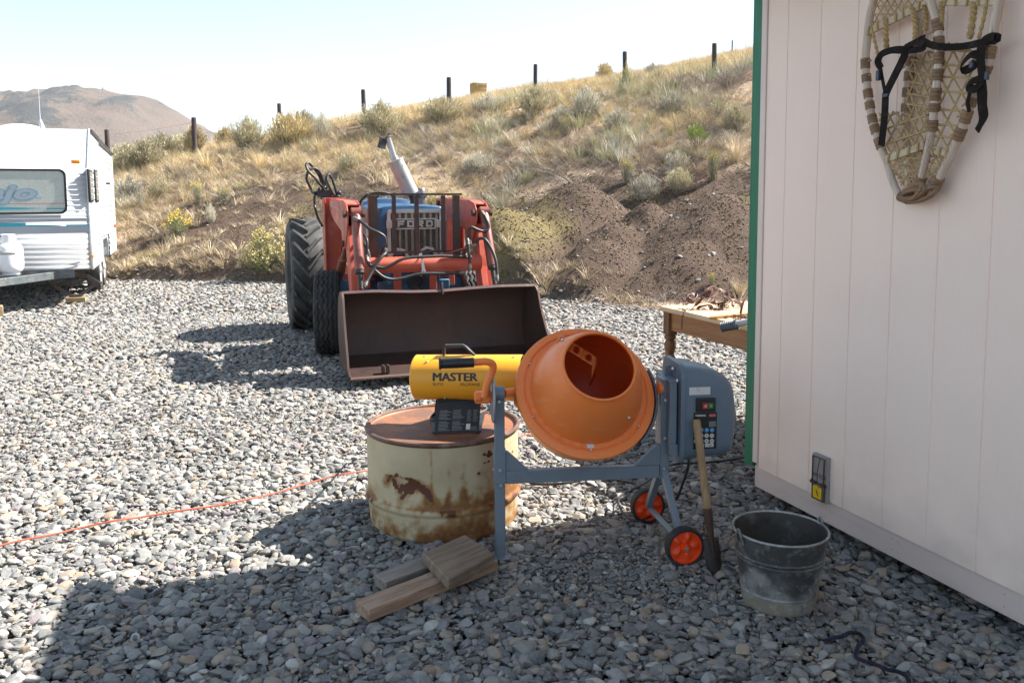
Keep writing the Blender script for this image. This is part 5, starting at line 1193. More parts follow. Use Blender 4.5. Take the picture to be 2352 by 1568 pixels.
V, Fc = text_verts('FORD', .10, .002, 1.25); m = MB(); m.add([V3((hx0-.0055, -.18-v.x, 1.16+v.y)) for v in V], Fc); obj('side_lettering', m, M['tractor_blue'], sp_, smooth=False, fix=False)
m = MB(); m.lathe([(.075, 0), (.08, -.012), (.07, -.016), (.05, -.004), (0, .004)], 24, Matrix.Translation((hx0+.002, -.40, 1.13)) @ Matrix.Rotation(-pi/2, 4, 'Y') @ Matrix.Diagonal((1, .8, -1, 1))); obj('side_lamp', m, M['engine'], hood)
# grille
gx0, gx1, gzb, gzt = -.212, .290, .86, 1.345; gy = -.507
m = MB(); gc_ = (gx0+gx1)/2; ghw = (gx1-gx0)/2; ghh = (gzt-gzb)/2; go = rrect(ghw, ghh, .03, 4, gc_, (gzt+gzb)/2); gi = rrect(ghw-.028, ghh-.028, .012, 4, gc_, (gzt+gzb)/2)
n = len(go); V = [(x, gy-.022, z) for x, z in go]+[(x, gy-.018, z) for x, z in gi]+[(x, gy+.02, z) for x, z in go]+[(x, gy+.02, z) for x, z in gi]
Fc = []
for i in range(n):
    j = (i+1) % n; Fc += [(i, j, n+j, n+i), (2*n+i, 2*n+j, j, i), (n+i, n+j, 3*n+j, 3*n+i)]
m.add(V, Fc); gr = obj('grille', m, M['grille_white'], tc)
m = MB(); m.box((gc_, gy+.004, (gzt+gzb)/2), (ghw*2-.05, .006, ghh*2-.05)); obj('grille_mesh', m, M['grille_dark'], gr)
for k in range(8):
    x = gx0+.055+(ghw*2-.11)*k/7; m = MB(); m.box((x, gy-.006, (gzt+gzb)/2), (.022, .020, ghh*2-.054)); obj('grille_slat', m, M['grille_grey'], gr, .003)
bz0, bz1 = TF.py(950, 525, -.53).z, TF.py(950, 503, -.53).z; bx0, bx1 = TF.py(907, 514, -.53).x, TF.py(999, 514, -.53).x; bc = ((bx0+bx1)/2, (bz0+bz1)/2)
m = MB(); m.box((bc[0], gy-.022, bc[1]), (bx1-bx0-.01, .012, bz1-bz0-.01)); bd = obj('badge', m, M['badge_dark'], gr)
m = MB()
for d_ in (((bc[0], bz1), (bx1-bx0, .011)), ((bc[0], bz0), (bx1-bx0, .011)), ((bx0, bc[1]), (.011, bz1-bz0)), ((bx1, bc[1]), (.011, bz1-bz0))): m.box((d_[0][0], gy-.031, d_[0][1]), (d_[1][0], .016, d_[1][1]))
m.box((bx0-.045, gy-.024, bc[1]), (.06, .012, .07)); m.box((bx1+.045, gy-.024, bc[1]), (.06, .012, .07)); obj('badge_frame', m, M['grille_white'], bd)
# block letters F O R D
m = MB(); lh = .060; lw_ = .062; st = .0165; y_ = gy-.033
def seg_(x0, z0, x1, z1): m.box(((x0+x1)/2, y_, (z0+z1)/2), (x1-x0, .012, z1-z0))
X0 = bc[0]-.160
for i, ch in enumerate('FORD'):
    x = X0+i*.086; z = bc[1]-lh/2
    seg_(x, z, x+st, z+lh)
    if ch == 'F': seg_(x+st, z+lh-st, x+lw_, z+lh); seg_(x+st, z+lh*.38, x+lw_*.85, z+lh*.38+st*.9)
    if ch == 'O': seg_(x+lw_-st, z, x+lw_, z+lh); seg_(x+st, z+lh-st, x+lw_-st, z+lh); seg_(x+st, z, x+lw_-st, z+st)
    if ch == 'D': seg_(x+lw_-st, z+st*.6, x+lw_, z+lh-st*.6); seg_(x+st, z+lh-st, x+lw_-st*.6, z+lh); seg_(x+st, z, x+lw_-st*.6, z+st)
    if ch == 'R':
        seg_(x+lw_-st, z+lh*.45, x+lw_, z+lh-.004); seg_(x+st, z+lh-st, x+lw_-st*.5, z+lh); seg_(x+st, z+lh*.36, x+lw_-st*.5, z+lh*.36+st); m.bar((x+lw_*.45, y_, z+lh*.40), (x+lw_-st*.4, y_, z+.002), st, .012, (0, 1, 0))
obj('badge_letters', m, M['grille_white'], bd, .002)
for px_, py_ in ((917, 592), (983, 588)):
    c = TF.py(px_, py_, gy-.03); M4 = Matrix.Translation((c.x, gy-.012, c.z)) @ Matrix.Rotation(pi/2, 4, 'X'); m = MB(); n = 48
    V = []; Fc = []
    for k in range(n):
        a = 2*pi*k/n; sc_ = 1+.07*(1 if sin(a*8) > .2 else 0)
        for r_, z_ in ((.082*sc_, -.005), (.084*sc_, .018), (.066, .026), (.058, .012), (.056, -.01)): V.append((r_*cos(a), r_*sin(a), z_))
    for k in range(n):
        for i in range(4): Fc.append((k*5+i, ((k+1) % n)*5+i, ((k+1) % n)*5+i+1, k*5+i+1))
    m.add(V, Fc, 0, M4); hl = obj('headlight', m, M['grille_white'], tc)
    m = MB(); m.lathe([(.057, .0), (.045, .012), (.02, .018), (0, .02)], 24, M4); obj('lens', m, M['glass_dark'], hl)
# grille guard
gy2 = -.75; zt, zb2 = 1.478, .975
m = MB(); m.box((0, gy2, zt), (.81, .05, .016)); obj('guard_bar', m, M['dark_steel'], tc)
m = MB(); m.box((0, gy2, .982), (.78, .02, .018)); obj('guard_bar', m, M['dark_steel'], tc)
for px_, w_ in ((857, .078), (905, .034), (957, .036), (1018, .036), (1048, .066)):
    x = TF.py(px_, 500, gy2).x; bot_ = .86 if w_ > .05 else .982
    m = MB(); m.box((x, gy2, (zt+bot_)/2-.006), (w_, .018 if w_ > .05 else .03, zt-bot_-.008)); 
    if w_ > .05: m.box((x+(.03 if x > 0 else -.03), gy2+.03, (zt+bot_)/2-.006), (.012, .06, zt-bot_-.01))
    obj('guard_post', m, M['dark_steel'], tc, .003)
# exhaust, pre-cleaner, steering wheel, seat
e0, e1, e2 = V3((.118, 0, 1.49)), V3(TF.py(908, 368, 0)), V3(TF.py(891, 318, 0)); ed = (e1-e0).normalized()
m = MB(); m.tube([(.14, 0, 1.37), (.138, 0, 1.44), e0+ed*.02], .034, 14, 4); obj('exhaust_elbow', m, M['dark_pipe'], tc)
m = MB(); m.tube([e0-ed*.005, e0, e0+ed*.02, e0+ed*.05, e1-ed*.012, e1-ed*.010, e1, e1+ed*.004], [.05, .075, .076, .074, .073, .080, .080, .05], 28); mf = obj('muffler', m, M['muffler'], tc)
m = MB(); m.tube([e1, e1+ed*.03, e1+ed*.035, e2], [.037, .035, .029, .029], 18); obj('tail_pipe', m, mat('tail_pipe_metal', (.42, .40, .40), .35, .7, [((.2, .17, .16), 9, .45, .7)]), mf)
x_, y_, z_ = basis(ed); m = MB()
capc = e2+ed*.012; tl_ = V3((-.72, -.2, -.42)).normalized()
m.lathe([(0, .006), (.034, .004), (.036, -.004), (0, -.006)], 20, axis_matrix(capc, ed)); m.bar(capc+ed*.004, capc+tl_*.05, .05, .012); m.add([], [])
pl0 = capc+tl_*.045; dn = V3((-.35, -.35, -.85)).normalized(); sdv = V3((.0, 1, -.2)); m.bar(pl0+V3((0, 0, .01)), pl0+V3((-.028, -.02, -.085)), .075, .008, sdv)
obj('rain_cap', m, M['dark_pipe'], mf, .001)
pcx = TF.py(967, 460, .12).x
m = MB(); m.lathe([(.036, 1.36), (.036, 1.455), (.062, 1.468), (.066, 1.476), (.064, 1.482), (.050, 1.49), (.044, 1.535), (.036, 1.545), (0, 1.548)], 28, Matrix.Translation((pcx, .12, 0))); obj('pre_cleaner', m, mat('cleaner_metal', (.2, .19, .2), .35, .7, [((.45, .44, .44), 6, .5, .65)]), tc)
sc0 = V3(TF.py(868, 468, 1.1)); sM = axis_matrix(sc0, (0, .62, .8), (1, 0, 0)); m = MB()
m.tube([sM @ V3((.195*cos(q), .195*sin(q), 0)) for q in np.linspace(0, 2*pi, 41)[:-1]], .0125, 10, closed=True)
for q in (.4, 2.5, 4.6): m.cyl(sM @ V3((0, 0, -.03)), sM @ V3((.19*cos(q), .19*sin(q), 0)), .008, seg=8)
m.cyl(sM @ V3((0, 0, -.02)), sM @ V3((0, 0, -.4)), .022, seg=12); obj('steering_wheel', m, M['black_rubber'], tc)
m = MB(); m.box((.03, 1.62, 1.02), (.44, .40, .08)); m.box((.03, 1.83, 1.16), (.44, .07, .26)); m.box((.03, 1.6, .9), (.1, .1, .2)); obj('seat', m, M['black_rubber'], tc, .03)
# loader: posts, booms, cross tube
for s_, xm in ((-1, -.565), (1, .655)):
    m = MB(); m.box((xm, .50, .95), (.15, .10, 1.02)); m.box((xm-.085, .47, .95), (.014, .17, 1.02)); m.box((xm+.085, .47, .95), (.014, .17, 1.02)); m.box((xm, .5, .52), (.22, .24, .12)); obj('loader_post', m, M['tractor_orange'], tc, .004)
booms = {}
for s_, xa in ((-1, -.545), (1, .575)):
    side = [(.62, 1.45), (.30, 1.452), (-.60, 1.43), (-.76, 1.40), (-.835, 1.33), (-.83, 1.27), (-.80, 1.20), (-.79, .98), (-.74, .92), (-.66, .98), (-.56, 1.02), (-.50, 1.14), (-.40, 1.22), (.15, 1.30), (.30, 1.33), (.62, 1.35)]
    side = [(.62, 1.45), (.30, 1.452), (-.60, 1.43), (-.76, 1.40), (-.835, 1.33), (-.83, 1.25), (-.72, 1.10), (-.64, 1.02), (-.55, 1.02), (-.44, 1.16), (.05, 1.24), (.40, 1.34), (.62, 1.35)]
    m = MB(); m.prism(side, -.060, -.048, YZ(xa)); m.prism(side, .048, .060, YZ(xa)); m.prism([(.60, 1.445), (.30, 1.447), (-.60, 1.425), (-.74, 1.397), (-.74, 1.383), (-.60, 1.411), (.30, 1.433), (.60, 1.431)], -.047, .047, YZ(xa)); m.prism([(-.40, 1.165), (.05, 1.245), (.40, 1.345), (.40, 1.359), (.05, 1.259), (-.40, 1.179)], -.047, .047, YZ(xa))
    bo_ = obj('loader_boom', m, M['tractor_orange'], tc, .003); booms[s_] = bo_
    lower = [(-.68, 1.20), (-.62, 1.06), (-.84, .46), (-.90, .42), (-.955, .46), (-.955, .62), (-.81, 1.16), (-.76, 1.22)]
    m = MB(); m.prism(lower, -.046, .046, YZ(xa+.004*s_)); m.prism([(-.79, 1.10), (-.765, 1.10), (-.955, .62), (-.98, .64)], -.028, .028, YZ(xa-.02*s_)); obj('loader_arm', m, M['tractor_orange'], tc, .004)
    m = MB(); m.cyl((xa-.085, -.80, 1.315), (xa+.085, -.80, 1.315), .022, seg=12); m.cyl((xa-.09, -.80, 1.315), (xa-.07, -.80, 1.315), .036, seg=6); m.cyl((xa+.07, -.80, 1.315), (xa+.09, -.80, 1.315), .036, seg=6); m.cyl((xa-.08, -.60, 1.06), (xa-.055, -.60, 1.06), .03, seg=6); m.cyl((xa-.085, .5, 1.40), (xa+.085, .5, 1.40), .03, seg=12); obj('pin', m, M['rust_iron'], bo_)
    c0_, c1_ = V3((xa+.015, -.815, 1.325)), V3((xa+.02+.012*s_, -1.055, .715)); dd_ = (c1_-c0_).normalized()
    m = MB(); m.tube([c0_-dd_*.02, c0_, c0_+dd_*.48, c0_+dd_*.50, c0_+dd_*.505], [.034, .042, .042, .042, .028], 22); m.cyl((c0_.x-.04, c0_.y, c0_.z), (c0_.x+.04, c0_.y, c0_.z), .045, seg=18); cy_ = obj('bucket_cylinder', m, M['cylinder_paint'], tc)
    m = MB(); m.cyl(c0_+dd_*.50, c1_+dd_*.01, .020, seg=14); m.cyl(c0_+dd_*.495, c0_+dd_*.53, .038, seg=18); obj('piston_rod', m, M['dark_pipe'], cy_)
    l0, l1 = V3((xa-.03, -.55, 1.07)), V3((xa-.02*1, .36, .56)); m = MB(); m.tube([l0, l0.lerp(l1, .3), l0.lerp(l1, .31), l1], [.022, .022, .038, .038], 16); obj('lift_cylinder', m, mat('lift_cylinder_paint', (.17, .06, .03), .45, 0, [((.27, .09, .05), 6, .5, .7)]), tc)
# decals on the left boom plate
xo = -.545-.0605
m = MB(); n = 40
def ell(cy, cz, a_, b_, r_): 
    i0 = len(m.v); V = []; Fc = []
    for k in range(n):
        q = 2*pi*k/n; V += [(xo-.001, cy+a_*cos(q), cz+b_*sin(q)), (xo-.001, cy+(a_-r_)*cos(q), cz+(b_-r_)*sin(q))]
    for k in range(n): Fc.append((2*k, 2*((k+1) % n), 2*((k+1) % n)+1, 2*k+1))
    m.add(V, Fc)
ell(-.52, 1.24, .085, .175, .010); ell(-.52, 1.24, .06, .14, .006)
for k in range(6): m.box((xo-.0005, -.52, 1.16+k*.03), (.001, .06, .008))
m.box((xo-.0005, .27, 1.40), (.001, .16, .055)); m2 = MB(); m2.prism([(.17, 1.40), (.17, 1.385), (-.30, 1.335), (-.30, 1.355)], -.0612, -.0606, YZ(-.545))
obj('decal', m, mat('worn_white_decal', (.42, .36, .33), .5, 0, [((.5, .14, .08), 30, .5, .62)]), booms[-1], smooth=False, fix=False); obj('stripe_decal', m2, mat('worn_grey_stripe', (.28, .24, .22), .5), booms[-1])
m = MB(); q0, q1 = V3((-.545+.05, -.90, .885)), V3((.575-.05, -.90, .885)); m.cyl(q0, q1, .068, seg=36); tb_ = obj('cross_tube', m, M['tractor_orange'], tc)
m = MB(); qq = TF.py(972, 600, -.98)
m.tube([(qq.x+.0-.01, -.975, .90), (qq.x-.012, -.97, .955), (qq.x-.012, -.90, .962)], .006, 6); m.ribbon([(qq.x-.02, -.985, .985), (qq.x-.008, -.985, .93), (qq.x+.004, -.98, .86), (qq.x+.018, -.995, .80)], .018, .002, (0, -1, 0)); m.ribbon([(qq.x-.01, -.985, .90), (qq.x-.008, -.985, .84), (qq.x-.022, -.99, .79)], .012, .002, (0, -1, 0)); obj('tie_strap', m, M['zip_tie'], tc)
# bucket
BL, BR = -.715, .885
bp = [(-1.245, .700), (-1.12, .690), (-1.05, .64), (-1.0, .54), (-.985, .40), (-1.0, .27), (-1.06, .17), (-1.16, .115), (-1.575, .082)]
def offs(P, d):
    out = []
    for i, p in enumerate(P):
        a = V3((*P[max(i-1, 0)], 0)); b = V3((*P[min(i+1, len(P)-1)], 0)); t_ = (b-a).normalized(); out.append((p[0]-t_.y*d, p[1]+t_.x*d))
    return out
bi = offs(bp, .012); bpo = offs(bp, .010)
ks = [(BL, 0), (BL+.25, .004), (BL+.55, -.012), (BL+.80, -.016), (BL+1.05, -.004), (BL+1.3, .005), (BR, .0)]
m = MB(); NX = 40; rings = []
def sag(x): return np.interp(x, [k[0] for k in ks], [k[1] for k in ks])
for i in range(NX+1):
    x = BL+(BR-BL)*i/NX; s = float(sag(x)); r_ = []
    for j, (y, z) in enumerate(bp+bi[::-1]):
        w_ = max(0, (z-.45)/.25) if z > .45 else 0; r_.append((x, y+.01*sin(x*7)*w_*.3, z+s*w_))
    rings.append(r_)
m.loft(rings); bk = obj('bucket', m, M['bucket_steel'], tc, sharp=30)
for x, s_ in ((BL, 1), (BR, -1)):
    poly = [(-1.245, .705), (-1.275, .69), (-1.30, .655), (-1.335, .52), (-1.40, .36), (-1.47, .22), (-1.50, .13), (-1.585, .095), (-1.575, .080)]+[(a, b-.002) for a, b in bpo[::-1][1:]]
    m = MB(); m.prism(poly, 0, .014*s_, YZ(x-.007*s_)); sp2 = obj('side_plate', m, M['bucket_steel'], bk, .002)
    m = MB(); ep = poly[:7]; m.ribbon([(x+.0*s_, y-.0005, z) for y, z in ep], .0165, .003, (0, -1, .2)); obj('worn_lit_edge', m, M['bucket_edge'], sp2)  # thin pale ribbon: worn steel and the lit plate edge in one colour
m = MB(); m.ribbon([(x, -1.248+.01*sin(x*7)*.3, .703+float(sag(x))) for x in np.linspace(BL, BR, 30)], .022, .010, (0, -.9, .5)); obj('top_lip', m, mat('worn_lip', (.135, .085, .078), .45, .3, [((.23, .16, .14), 7, .5, .7)], [(30, .15)]), bk)
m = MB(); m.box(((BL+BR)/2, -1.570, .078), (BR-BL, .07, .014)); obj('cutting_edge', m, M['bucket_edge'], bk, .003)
m = MB()
for dx in (-.020, .018): m.box((-.43+dx, -1.50, .125), (.022, .05, .065))
obj('lug', m, M['bucket_steel'], bk, .003)
m = MB(); m.prism([(-1.27, .66), (-1.24, .76), (-1.20, .74), (-1.20, .66)], -.008, .008, YZ(.095)); obj('lug', m, M['bucket_steel'], bk, .002)
# the right end of the bucket is splayed outwards
def splay(o):
    for v in o.data.vertices:
        if v.co.x > .1: v.co.x += (v.co.x-.1)/(BR-.1)*.115*min(max((-1.20-v.co.y)/.38, 0), 1)
for o_ in [bk]+list(bk.children)+[g for c in bk.children for g in c.children]: splay(o_)
# hydraulics
def zA(zx, zy): return ((900+zx/5.408)*.91875, (470+zy/5.408)*.91875)
def zB(zx, zy): return ((700+zx/5.88)*.91875, (320+zy/5.88)*.91875)
hos = MB()
def hose(pts, r_=.0135, mtl='hose', z_=zA, fit=True, mb=None):
    m = MB(); P = [V3(TF.py(*z_(p[0], p[1]), p[2])) for p in pts]; m.tube(P, r_, 10, 7); o_ = obj('hydraulic_hose', m, M[mtl], tc)
    if fit:
        m = MB(); d0 = (P[0]-P[1]).normalized(); d1 = (P[-1]-P[-2]).normalized()
        for p, d in ((P[0], d0), (P[-1], d1)):
            m.tube([p-d*.05, p-d*.03, p-d*.028, p-d*.01, p-d*.008, p+d*.004], [r_*1.08, r_*1.12, r_*1.38, r_*1.35, r_*1.05, r_*1.0], 8)
        obj('fitting', m, M['hose_fitting'], o_)
    return o_
hose([(-90, 400, -.86), (20, 460, -.90), (130, 550, -.97), (250, 605, -1.0), (325, 655, -1.0), (345, 720, -1.0), (320, 790, -1.0), (290, 870, -.96), (285, 960, -.92)])
hose([(350, 830, -.9), (345, 880, -1.02), (290, 930, -1.06), (230, 1020, -1.08), (170, 1120, -1.10), (100, 1250, -1.14), (60, 1330, -1.17)])
hose([(95, 940, -.93), (110, 1010, -.98), (150, 1050, -1.0), (240, 1070, -1.0), (340, 1075, -1.0), (440, 1030, -1.0), (560, 965, -.995), (700, 937, -.985), (850, 930, -.985), (1100, 920, -.98), (1320, 925, -.97), (1500, 930, -.95)])
hose([(150, 1060, -.98), (210, 1120, -1.02), (320, 1205, -1.03), (450, 1235, -1.02), (600, 1212, -1.01), (750, 1170, -1.0), (900, 1155, -1.0), (1100, 1156, -1.0), (1300, 1150, -1.0), (1420, 1140, -1.0)])
hose([(1485, 1100, -1.0), (1482, 1000, -1.0), (1474, 880, -1.0), (1462, 760, -.98), (1452, 690, -.96)], .013)
hose([(1490, 780, -.95), (1478, 660, -.95), (1480, 560, -.95), (1510, 530, -.95), (1580, 560, -.95), (1650, 582, -.93), (1712, 572, -.93), (1740, 520, -.92), (1715, 440, -.90), (1670, 350, -.86), (1640, 310, -.84)])
hose([(1510, 800, -.95), (1570, 760, -.95), (1595, 700, -.96), (1640, 680, -.97), (1700, 705, -1.0), (1780, 830, -1.03), (1830, 960, -1.07), (1850, 1100, -1.10), (1855, 1250, -1.13)])
hose([(-40, 590, -.72), (40, 615, -.8), (85, 680, -.9), (98, 760, -.93), (92, 860, -.94), (80, 950, -.93)], .012)
hose([(-40, 690, -.72), (40, 730, -.82), (95, 820, -.9), (120, 900, -.93), (118, 960, -.93)], .012, 'hose')
hose([(1030, 915, -.86), (1200, 880, -.88), (1350, 835, -.9), (1450, 800, -.92)], .010, 'cylinder_paint', fit=False)
hose([(490, 960, .66), (400, 780, .6), (395, 700, .58), (420, 630, .58), (490, 595, .6), (560, 620, .62), (615, 720, .65), (640, 880, .7)], .013, z_=zB)
hose([(760, 1060, .66), (640, 900, .6), (520, 740, .56), (430, 650, .56), (385, 570, .58), (395, 520, .6), (430, 518, .62), (490, 580, .64), (570, 690, .66), (630, 860, .7)], .013, z_=zB)
hose([(870, 1090, .62), (780, 960, .6), (705, 810, .58), (695, 720, .6), (720, 682, .62), (765, 750, .64), (810, 880, .66), (860, 1060, .68)], .0125, z_=zB)
hose([(650, 900, .68), (672, 780, .66), (680, 715, .66), (700, 740, .68), (695, 880, .7)], .011, z_=zB)
hose([(510, 985, .6), (505, 1080, .6), (520, 1200, .55), (560, 1330, .5), (620, 1440, .4)], .012, z_=zB, fit=False)
vb = V3(TF.py(*zB(650, 960), .66)); m = MB(); m.box(vb+V3((0, 0, .0)), (.14, .12, .07)); m.box(vb+V3((.06, 0, -.045)), (.20, .14, .03)); m.cyl(vb+V3((-.1, 0, .0)), vb+V3((.1, 0, 0)), .02, seg=12)
for k in range(4): m.cyl(vb+V3((-.05+k*.035, 0, .03)), vb+V3((-.05+k*.035, 0, .055)), .012, seg=8)
obj('valve_block', m, M['engine'], tc, .004)
kb = V3(TF.py(*zB(870, 955), .6)); m = MB(); m.cyl(kb+V3((.005, 0, -.10)), kb, .007, seg=8); lv = obj('control_lever', m, M['steel'], tc); m = MB(); m.ball(kb, .022, 14); obj('knob', m, M['black_plastic'], lv)

# ------------------------------------------------------------------ travel trailer
RF = Frame(AY(208, 560, 11.5)*1.0, 22.3); RF.o.z = 0; tt_ = root('travel_trailer', RF, 'white corrugated travel trailer with a printed front window parked at the foot of the slope', 'trailer')
TW, TLn = 2.35, 5.4
front = [(.10, .512), (-.0, .87), (.01, 1.25), (.05, 1.90), (.10, 1.92), (.62, 2.49)]
rearp = [(TLn, 2.40), (TLn+.03, .9), (TLn-.12, .5)]
wa = [(3.62, .5), (3.58, .72), (3.40, .84), (2.35, .84), (2.15, .72), (2.10, .5)]
poly = front+rearp+wa
m = MB(); m.prism(poly, -TW+.012, -.012, YZ(0)); body_ = obj('body', m, M['trailer_white'], tt_)
def corrug(zs_y, step, d):
    """ridged aluminium: outline points along the front profile"""
    out = []; P = [V3((a, b, 0)) for a, b in zs_y]; L = 0
    for a, b in zip(P[:-1], P[1:]):
        n = max(1, int(round((b-a).length/step))); t_ = (b-a).normalized(); nn = V3((-t_.y, t_.x, 0))
        for i in range(n):
            p = a+(b-a)*(i/n); q = a+(b-a)*((i+.18)/n); r_ = a+(b-a)*((i+.82)/n); s = a+(b-a)*((i+.92)/n)
            out += [p+nn*.0, q+nn*d, r_+nn*d, s+nn*.0]
    out.append(P[-1]); return out
fr_ = corrug([(.10, .515), (-.0, .87), (.01, 1.25)], .074, .006)+corrug([(.012, 1.26), (.05, 1.895)], .07, .006)
m = MB(); V = []
for p in fr_: V += [(-TW, p.x, p.y), (0, p.x, p.y)]
m.add(V, [(2*i, 2*i+1, 2*i+3, 2*i+2) for i in range(len(fr_)-1)]); V2 = [(-TW, .10, 1.905), (0, .10, 1.905), (0, .05, 1.895), (-TW, .05, 1.895)]; m.add(V2, [(0, 1, 2, 3)])
fp = obj('front_siding', m, M['trailer_white'], tt_, sharp=20, fix=False, solid=.002)
def sidez(y): return np.interp(y, [.10, .62], [1.92, 2.49]) if y < .62 else 2.49-.09*(y-.62)/(TLn-.62)
# side siding: horizontal ribs
m = MB(); z = .50; k = 0
while z < 2.46:
    z1 = min(z+.098, 2.47)
    f = lambda zz: float(np.interp(zz, [.512, .87, 1.25, 1.90, 1.92, 2.49], [.10, .0, .01, .05, .10, .62]))
    seg_y = [(f(z)+.012, f(z1)+.012)]
    parts = [(f((z+z1)/2)+.012, TLn)] if z >= .80 else [(f((z+z1)/2)+.012, 2.08), (3.64, TLn-.05)]
    for ya, yb in parts:
        if z1 > 2.40: yb = min(yb, .62+(2.49-z1)/.09*(TLn-.62))
        m.add([(.002, ya, z), (.002, yb, z), (.012, yb, z+.014), (.012, ya, z+.014), (.012, yb, z1-.018), (.012, ya, z1-.018), (.002, yb, z1), (.002, ya, z1)], [(0, 1, 2, 3), (3, 2, 4, 5), (5, 4, 6, 7)])
    z = z1
obj('side_siding', m, M['trailer_white'], tt_, sharp=20, fix=False, solid=.002)
m = MB()
m.tube([(.006, a-.004, b) for a, b in front]+[(.006, TLn, 2.405)], .016, 8); m.tube([(-TW-.006, a-.004, b) for a, b in front]+[(-TW, TLn, 2.40)], .016, 8); m.tube([(.006, TLn, 2.40), (.006, TLn+.03, .9), (.006, TLn-.12, .5)], .018, 8); obj('corner_molding', m, M['trailer_trim'], tt_)
m = MB(); m.ribbon([(.035, .66, 2.482), (.035, TLn, 2.398)], .03, .02, (0, 0, 1)); obj('drip_rail', m, M['dark_pipe'], tt_)
# front window with its printed shade
fyz = lambda z: float(np.interp(z, [.87, 1.25, 1.90], [.0, .01, .05]))
wx1, wx0 = RF.py(153, 440, 0).x, -TW-RF.py(153, 440, 0).x; wz1, wz0 = RF.py(100, 388, .03).z, RF.py(100, 492, .0).z
wc = ((wx0+wx1)/2, (wz0+wz1)/2); ww, wh = (wx1-wx0)/2, (wz1-wz0)/2; sl_ = (fyz(wz1)-fyz(wz0))/(wz1-wz0)
def WP(u, v, lift): z = wc[1]+v; return (wc[0]+u, fyz(wc[1])+sl_*v-.020-lift, z)
m = MB(); o1, i1 = rrect(ww, wh, .09, 6), rrect(ww-.028, wh-.028, .07, 6); n = len(o1)
V = [WP(*p, 0) for p in o1]+[WP(*p, .012) for p in o1]+[WP(*p, .012) for p in i1]+[WP(*p, .0) for p in i1]; Fc = []
for i in range(n):
    j = (i+1) % n; Fc += [(i, j, n+j, n+i), (n+i, n+j, 2*n+j, 2*n+i), (2*n+i, 2*n+j, 3*n+j, 3*n+i)]
m.add(V, Fc); fw2 = obj('front_window', m, M['window_seal'], tt_)
m = MB(); m.add([WP(*p, .003) for p in i1], [tuple(range(n))]); obj('window_shade', m, M['trailer_window'], fw2, fix=False)
m = MB(); x_r = ww-.03
def stripe(mb, u0, u1, v0, v1, taper=0, lift=.0045):
    N_ = 16; V = []
    for i in range(N_+1):
        t_ = i/N_; h = (1-t_**3) if taper else 1; c_ = (v0+v1)/2; V += [WP(u0+(u1-u0)*t_, c_-(c_-v0)*h, lift), WP(u0+(u1-u0)*t_, c_+(v1-c_)*h, lift)]
    mb.add(V, [(2*i, 2*i+2, 2*i+3, 2*i+1) for i in range(N_)])
ur = lambda px: RF.py(px, 440, .0).x-wc[0]; vr = lambda py: RF.py(80, py, .02).z-wc[1]
stripe(m, -ww+.04, ur(102), vr(483), vr(474), 1); stripe(m, ur(105), ww-.035, vr(481), vr(478), 0); obj('teal_graphic', m, M['teal_print'], fw2, fix=False)
m = MB(); stripe(m, -ww+.04, ww-.035, vr(468.5), vr(467), 0); obj('red_graphic', m, M['red_print'], fw2, fix=False)
wt_ = 'Navajo'; u_end, v_c = ur(76), vr(440)
for nm, mtl, bold, lift in (('script_outline', 'script_edge', .022, .0050), ('script_lettering', 'script_fill', .008, .0058)):
    V, Fc = text_verts(wt_, .27, bold, 1.75, shear=.28, align='RIGHT', res=5); m = MB(); m.add([WP(u_end+v.x-.0, v_c-.02+v.y, lift) for v in V], Fc); obj(nm, m, M[mtl], fw2, smooth=False, fix=False)
m = MB(); u0, v0 = ur(80), vr(456)
for k in range(3): m.add([WP(u0+k*.025, v0, .005), WP(u0+k*.025+.02, v0, .005), WP(u0+k*.025+.02, v0+.012, .005), WP(u0+k*.025, v0+.012, .005)], [(0, 1, 2, 3)])
obj('small_print', m, M['teal_print'], fw2, smooth=False, fix=False)
# teal swooshes and grey lines on the siding under the window
def band(mb, px0, px1, py0, py1, taper):
    a, b = RF.py(px0, py0, 0), RF.py(px1, py1, 0); N_ = 20; V = []; c_ = (a.z+b.z)/2; hh = abs(a.z-b.z)/2
    for i in range(N_+1):
        t_ = i/N_; h = hh*((1-t_**2.5) if taper else 1); x = a.x+(b.x-a.x)*t_; V += [(x, fyz(c_)-.019, c_-h), (x, fyz(c_)-.019, c_+h)]
    mb.add(V, [(2*i, 2*i+2, 2*i+3, 2*i+1) for i in range(N_)])
m = MB(); band(m, -260, 60, 516, 522, 0); band(m, 60, 145, 516.5, 521.5, 1); band(m, 152, 205, 519, 515, 0); obj('teal_stripe', m, M['teal_print'], fp, fix=False)
m = MB(); band(m, -260, 205, 506, 508, 0); band(m, -260, 205, 525, 528, 0); band(m, -260, 205, 533, 535, 0); band(m, -260, 140, 498, 501, 0); obj('grey_stripe', m, mat('grey_stripe_print', (.30, .32, .36), .5), fp, fix=False)
a = RF.py(174, 372, .05); m = MB(); m.box((a.x, .036, a.z), (.11, .05, .055)); obj('marker_light', m, M['amber'], tt_, .012)
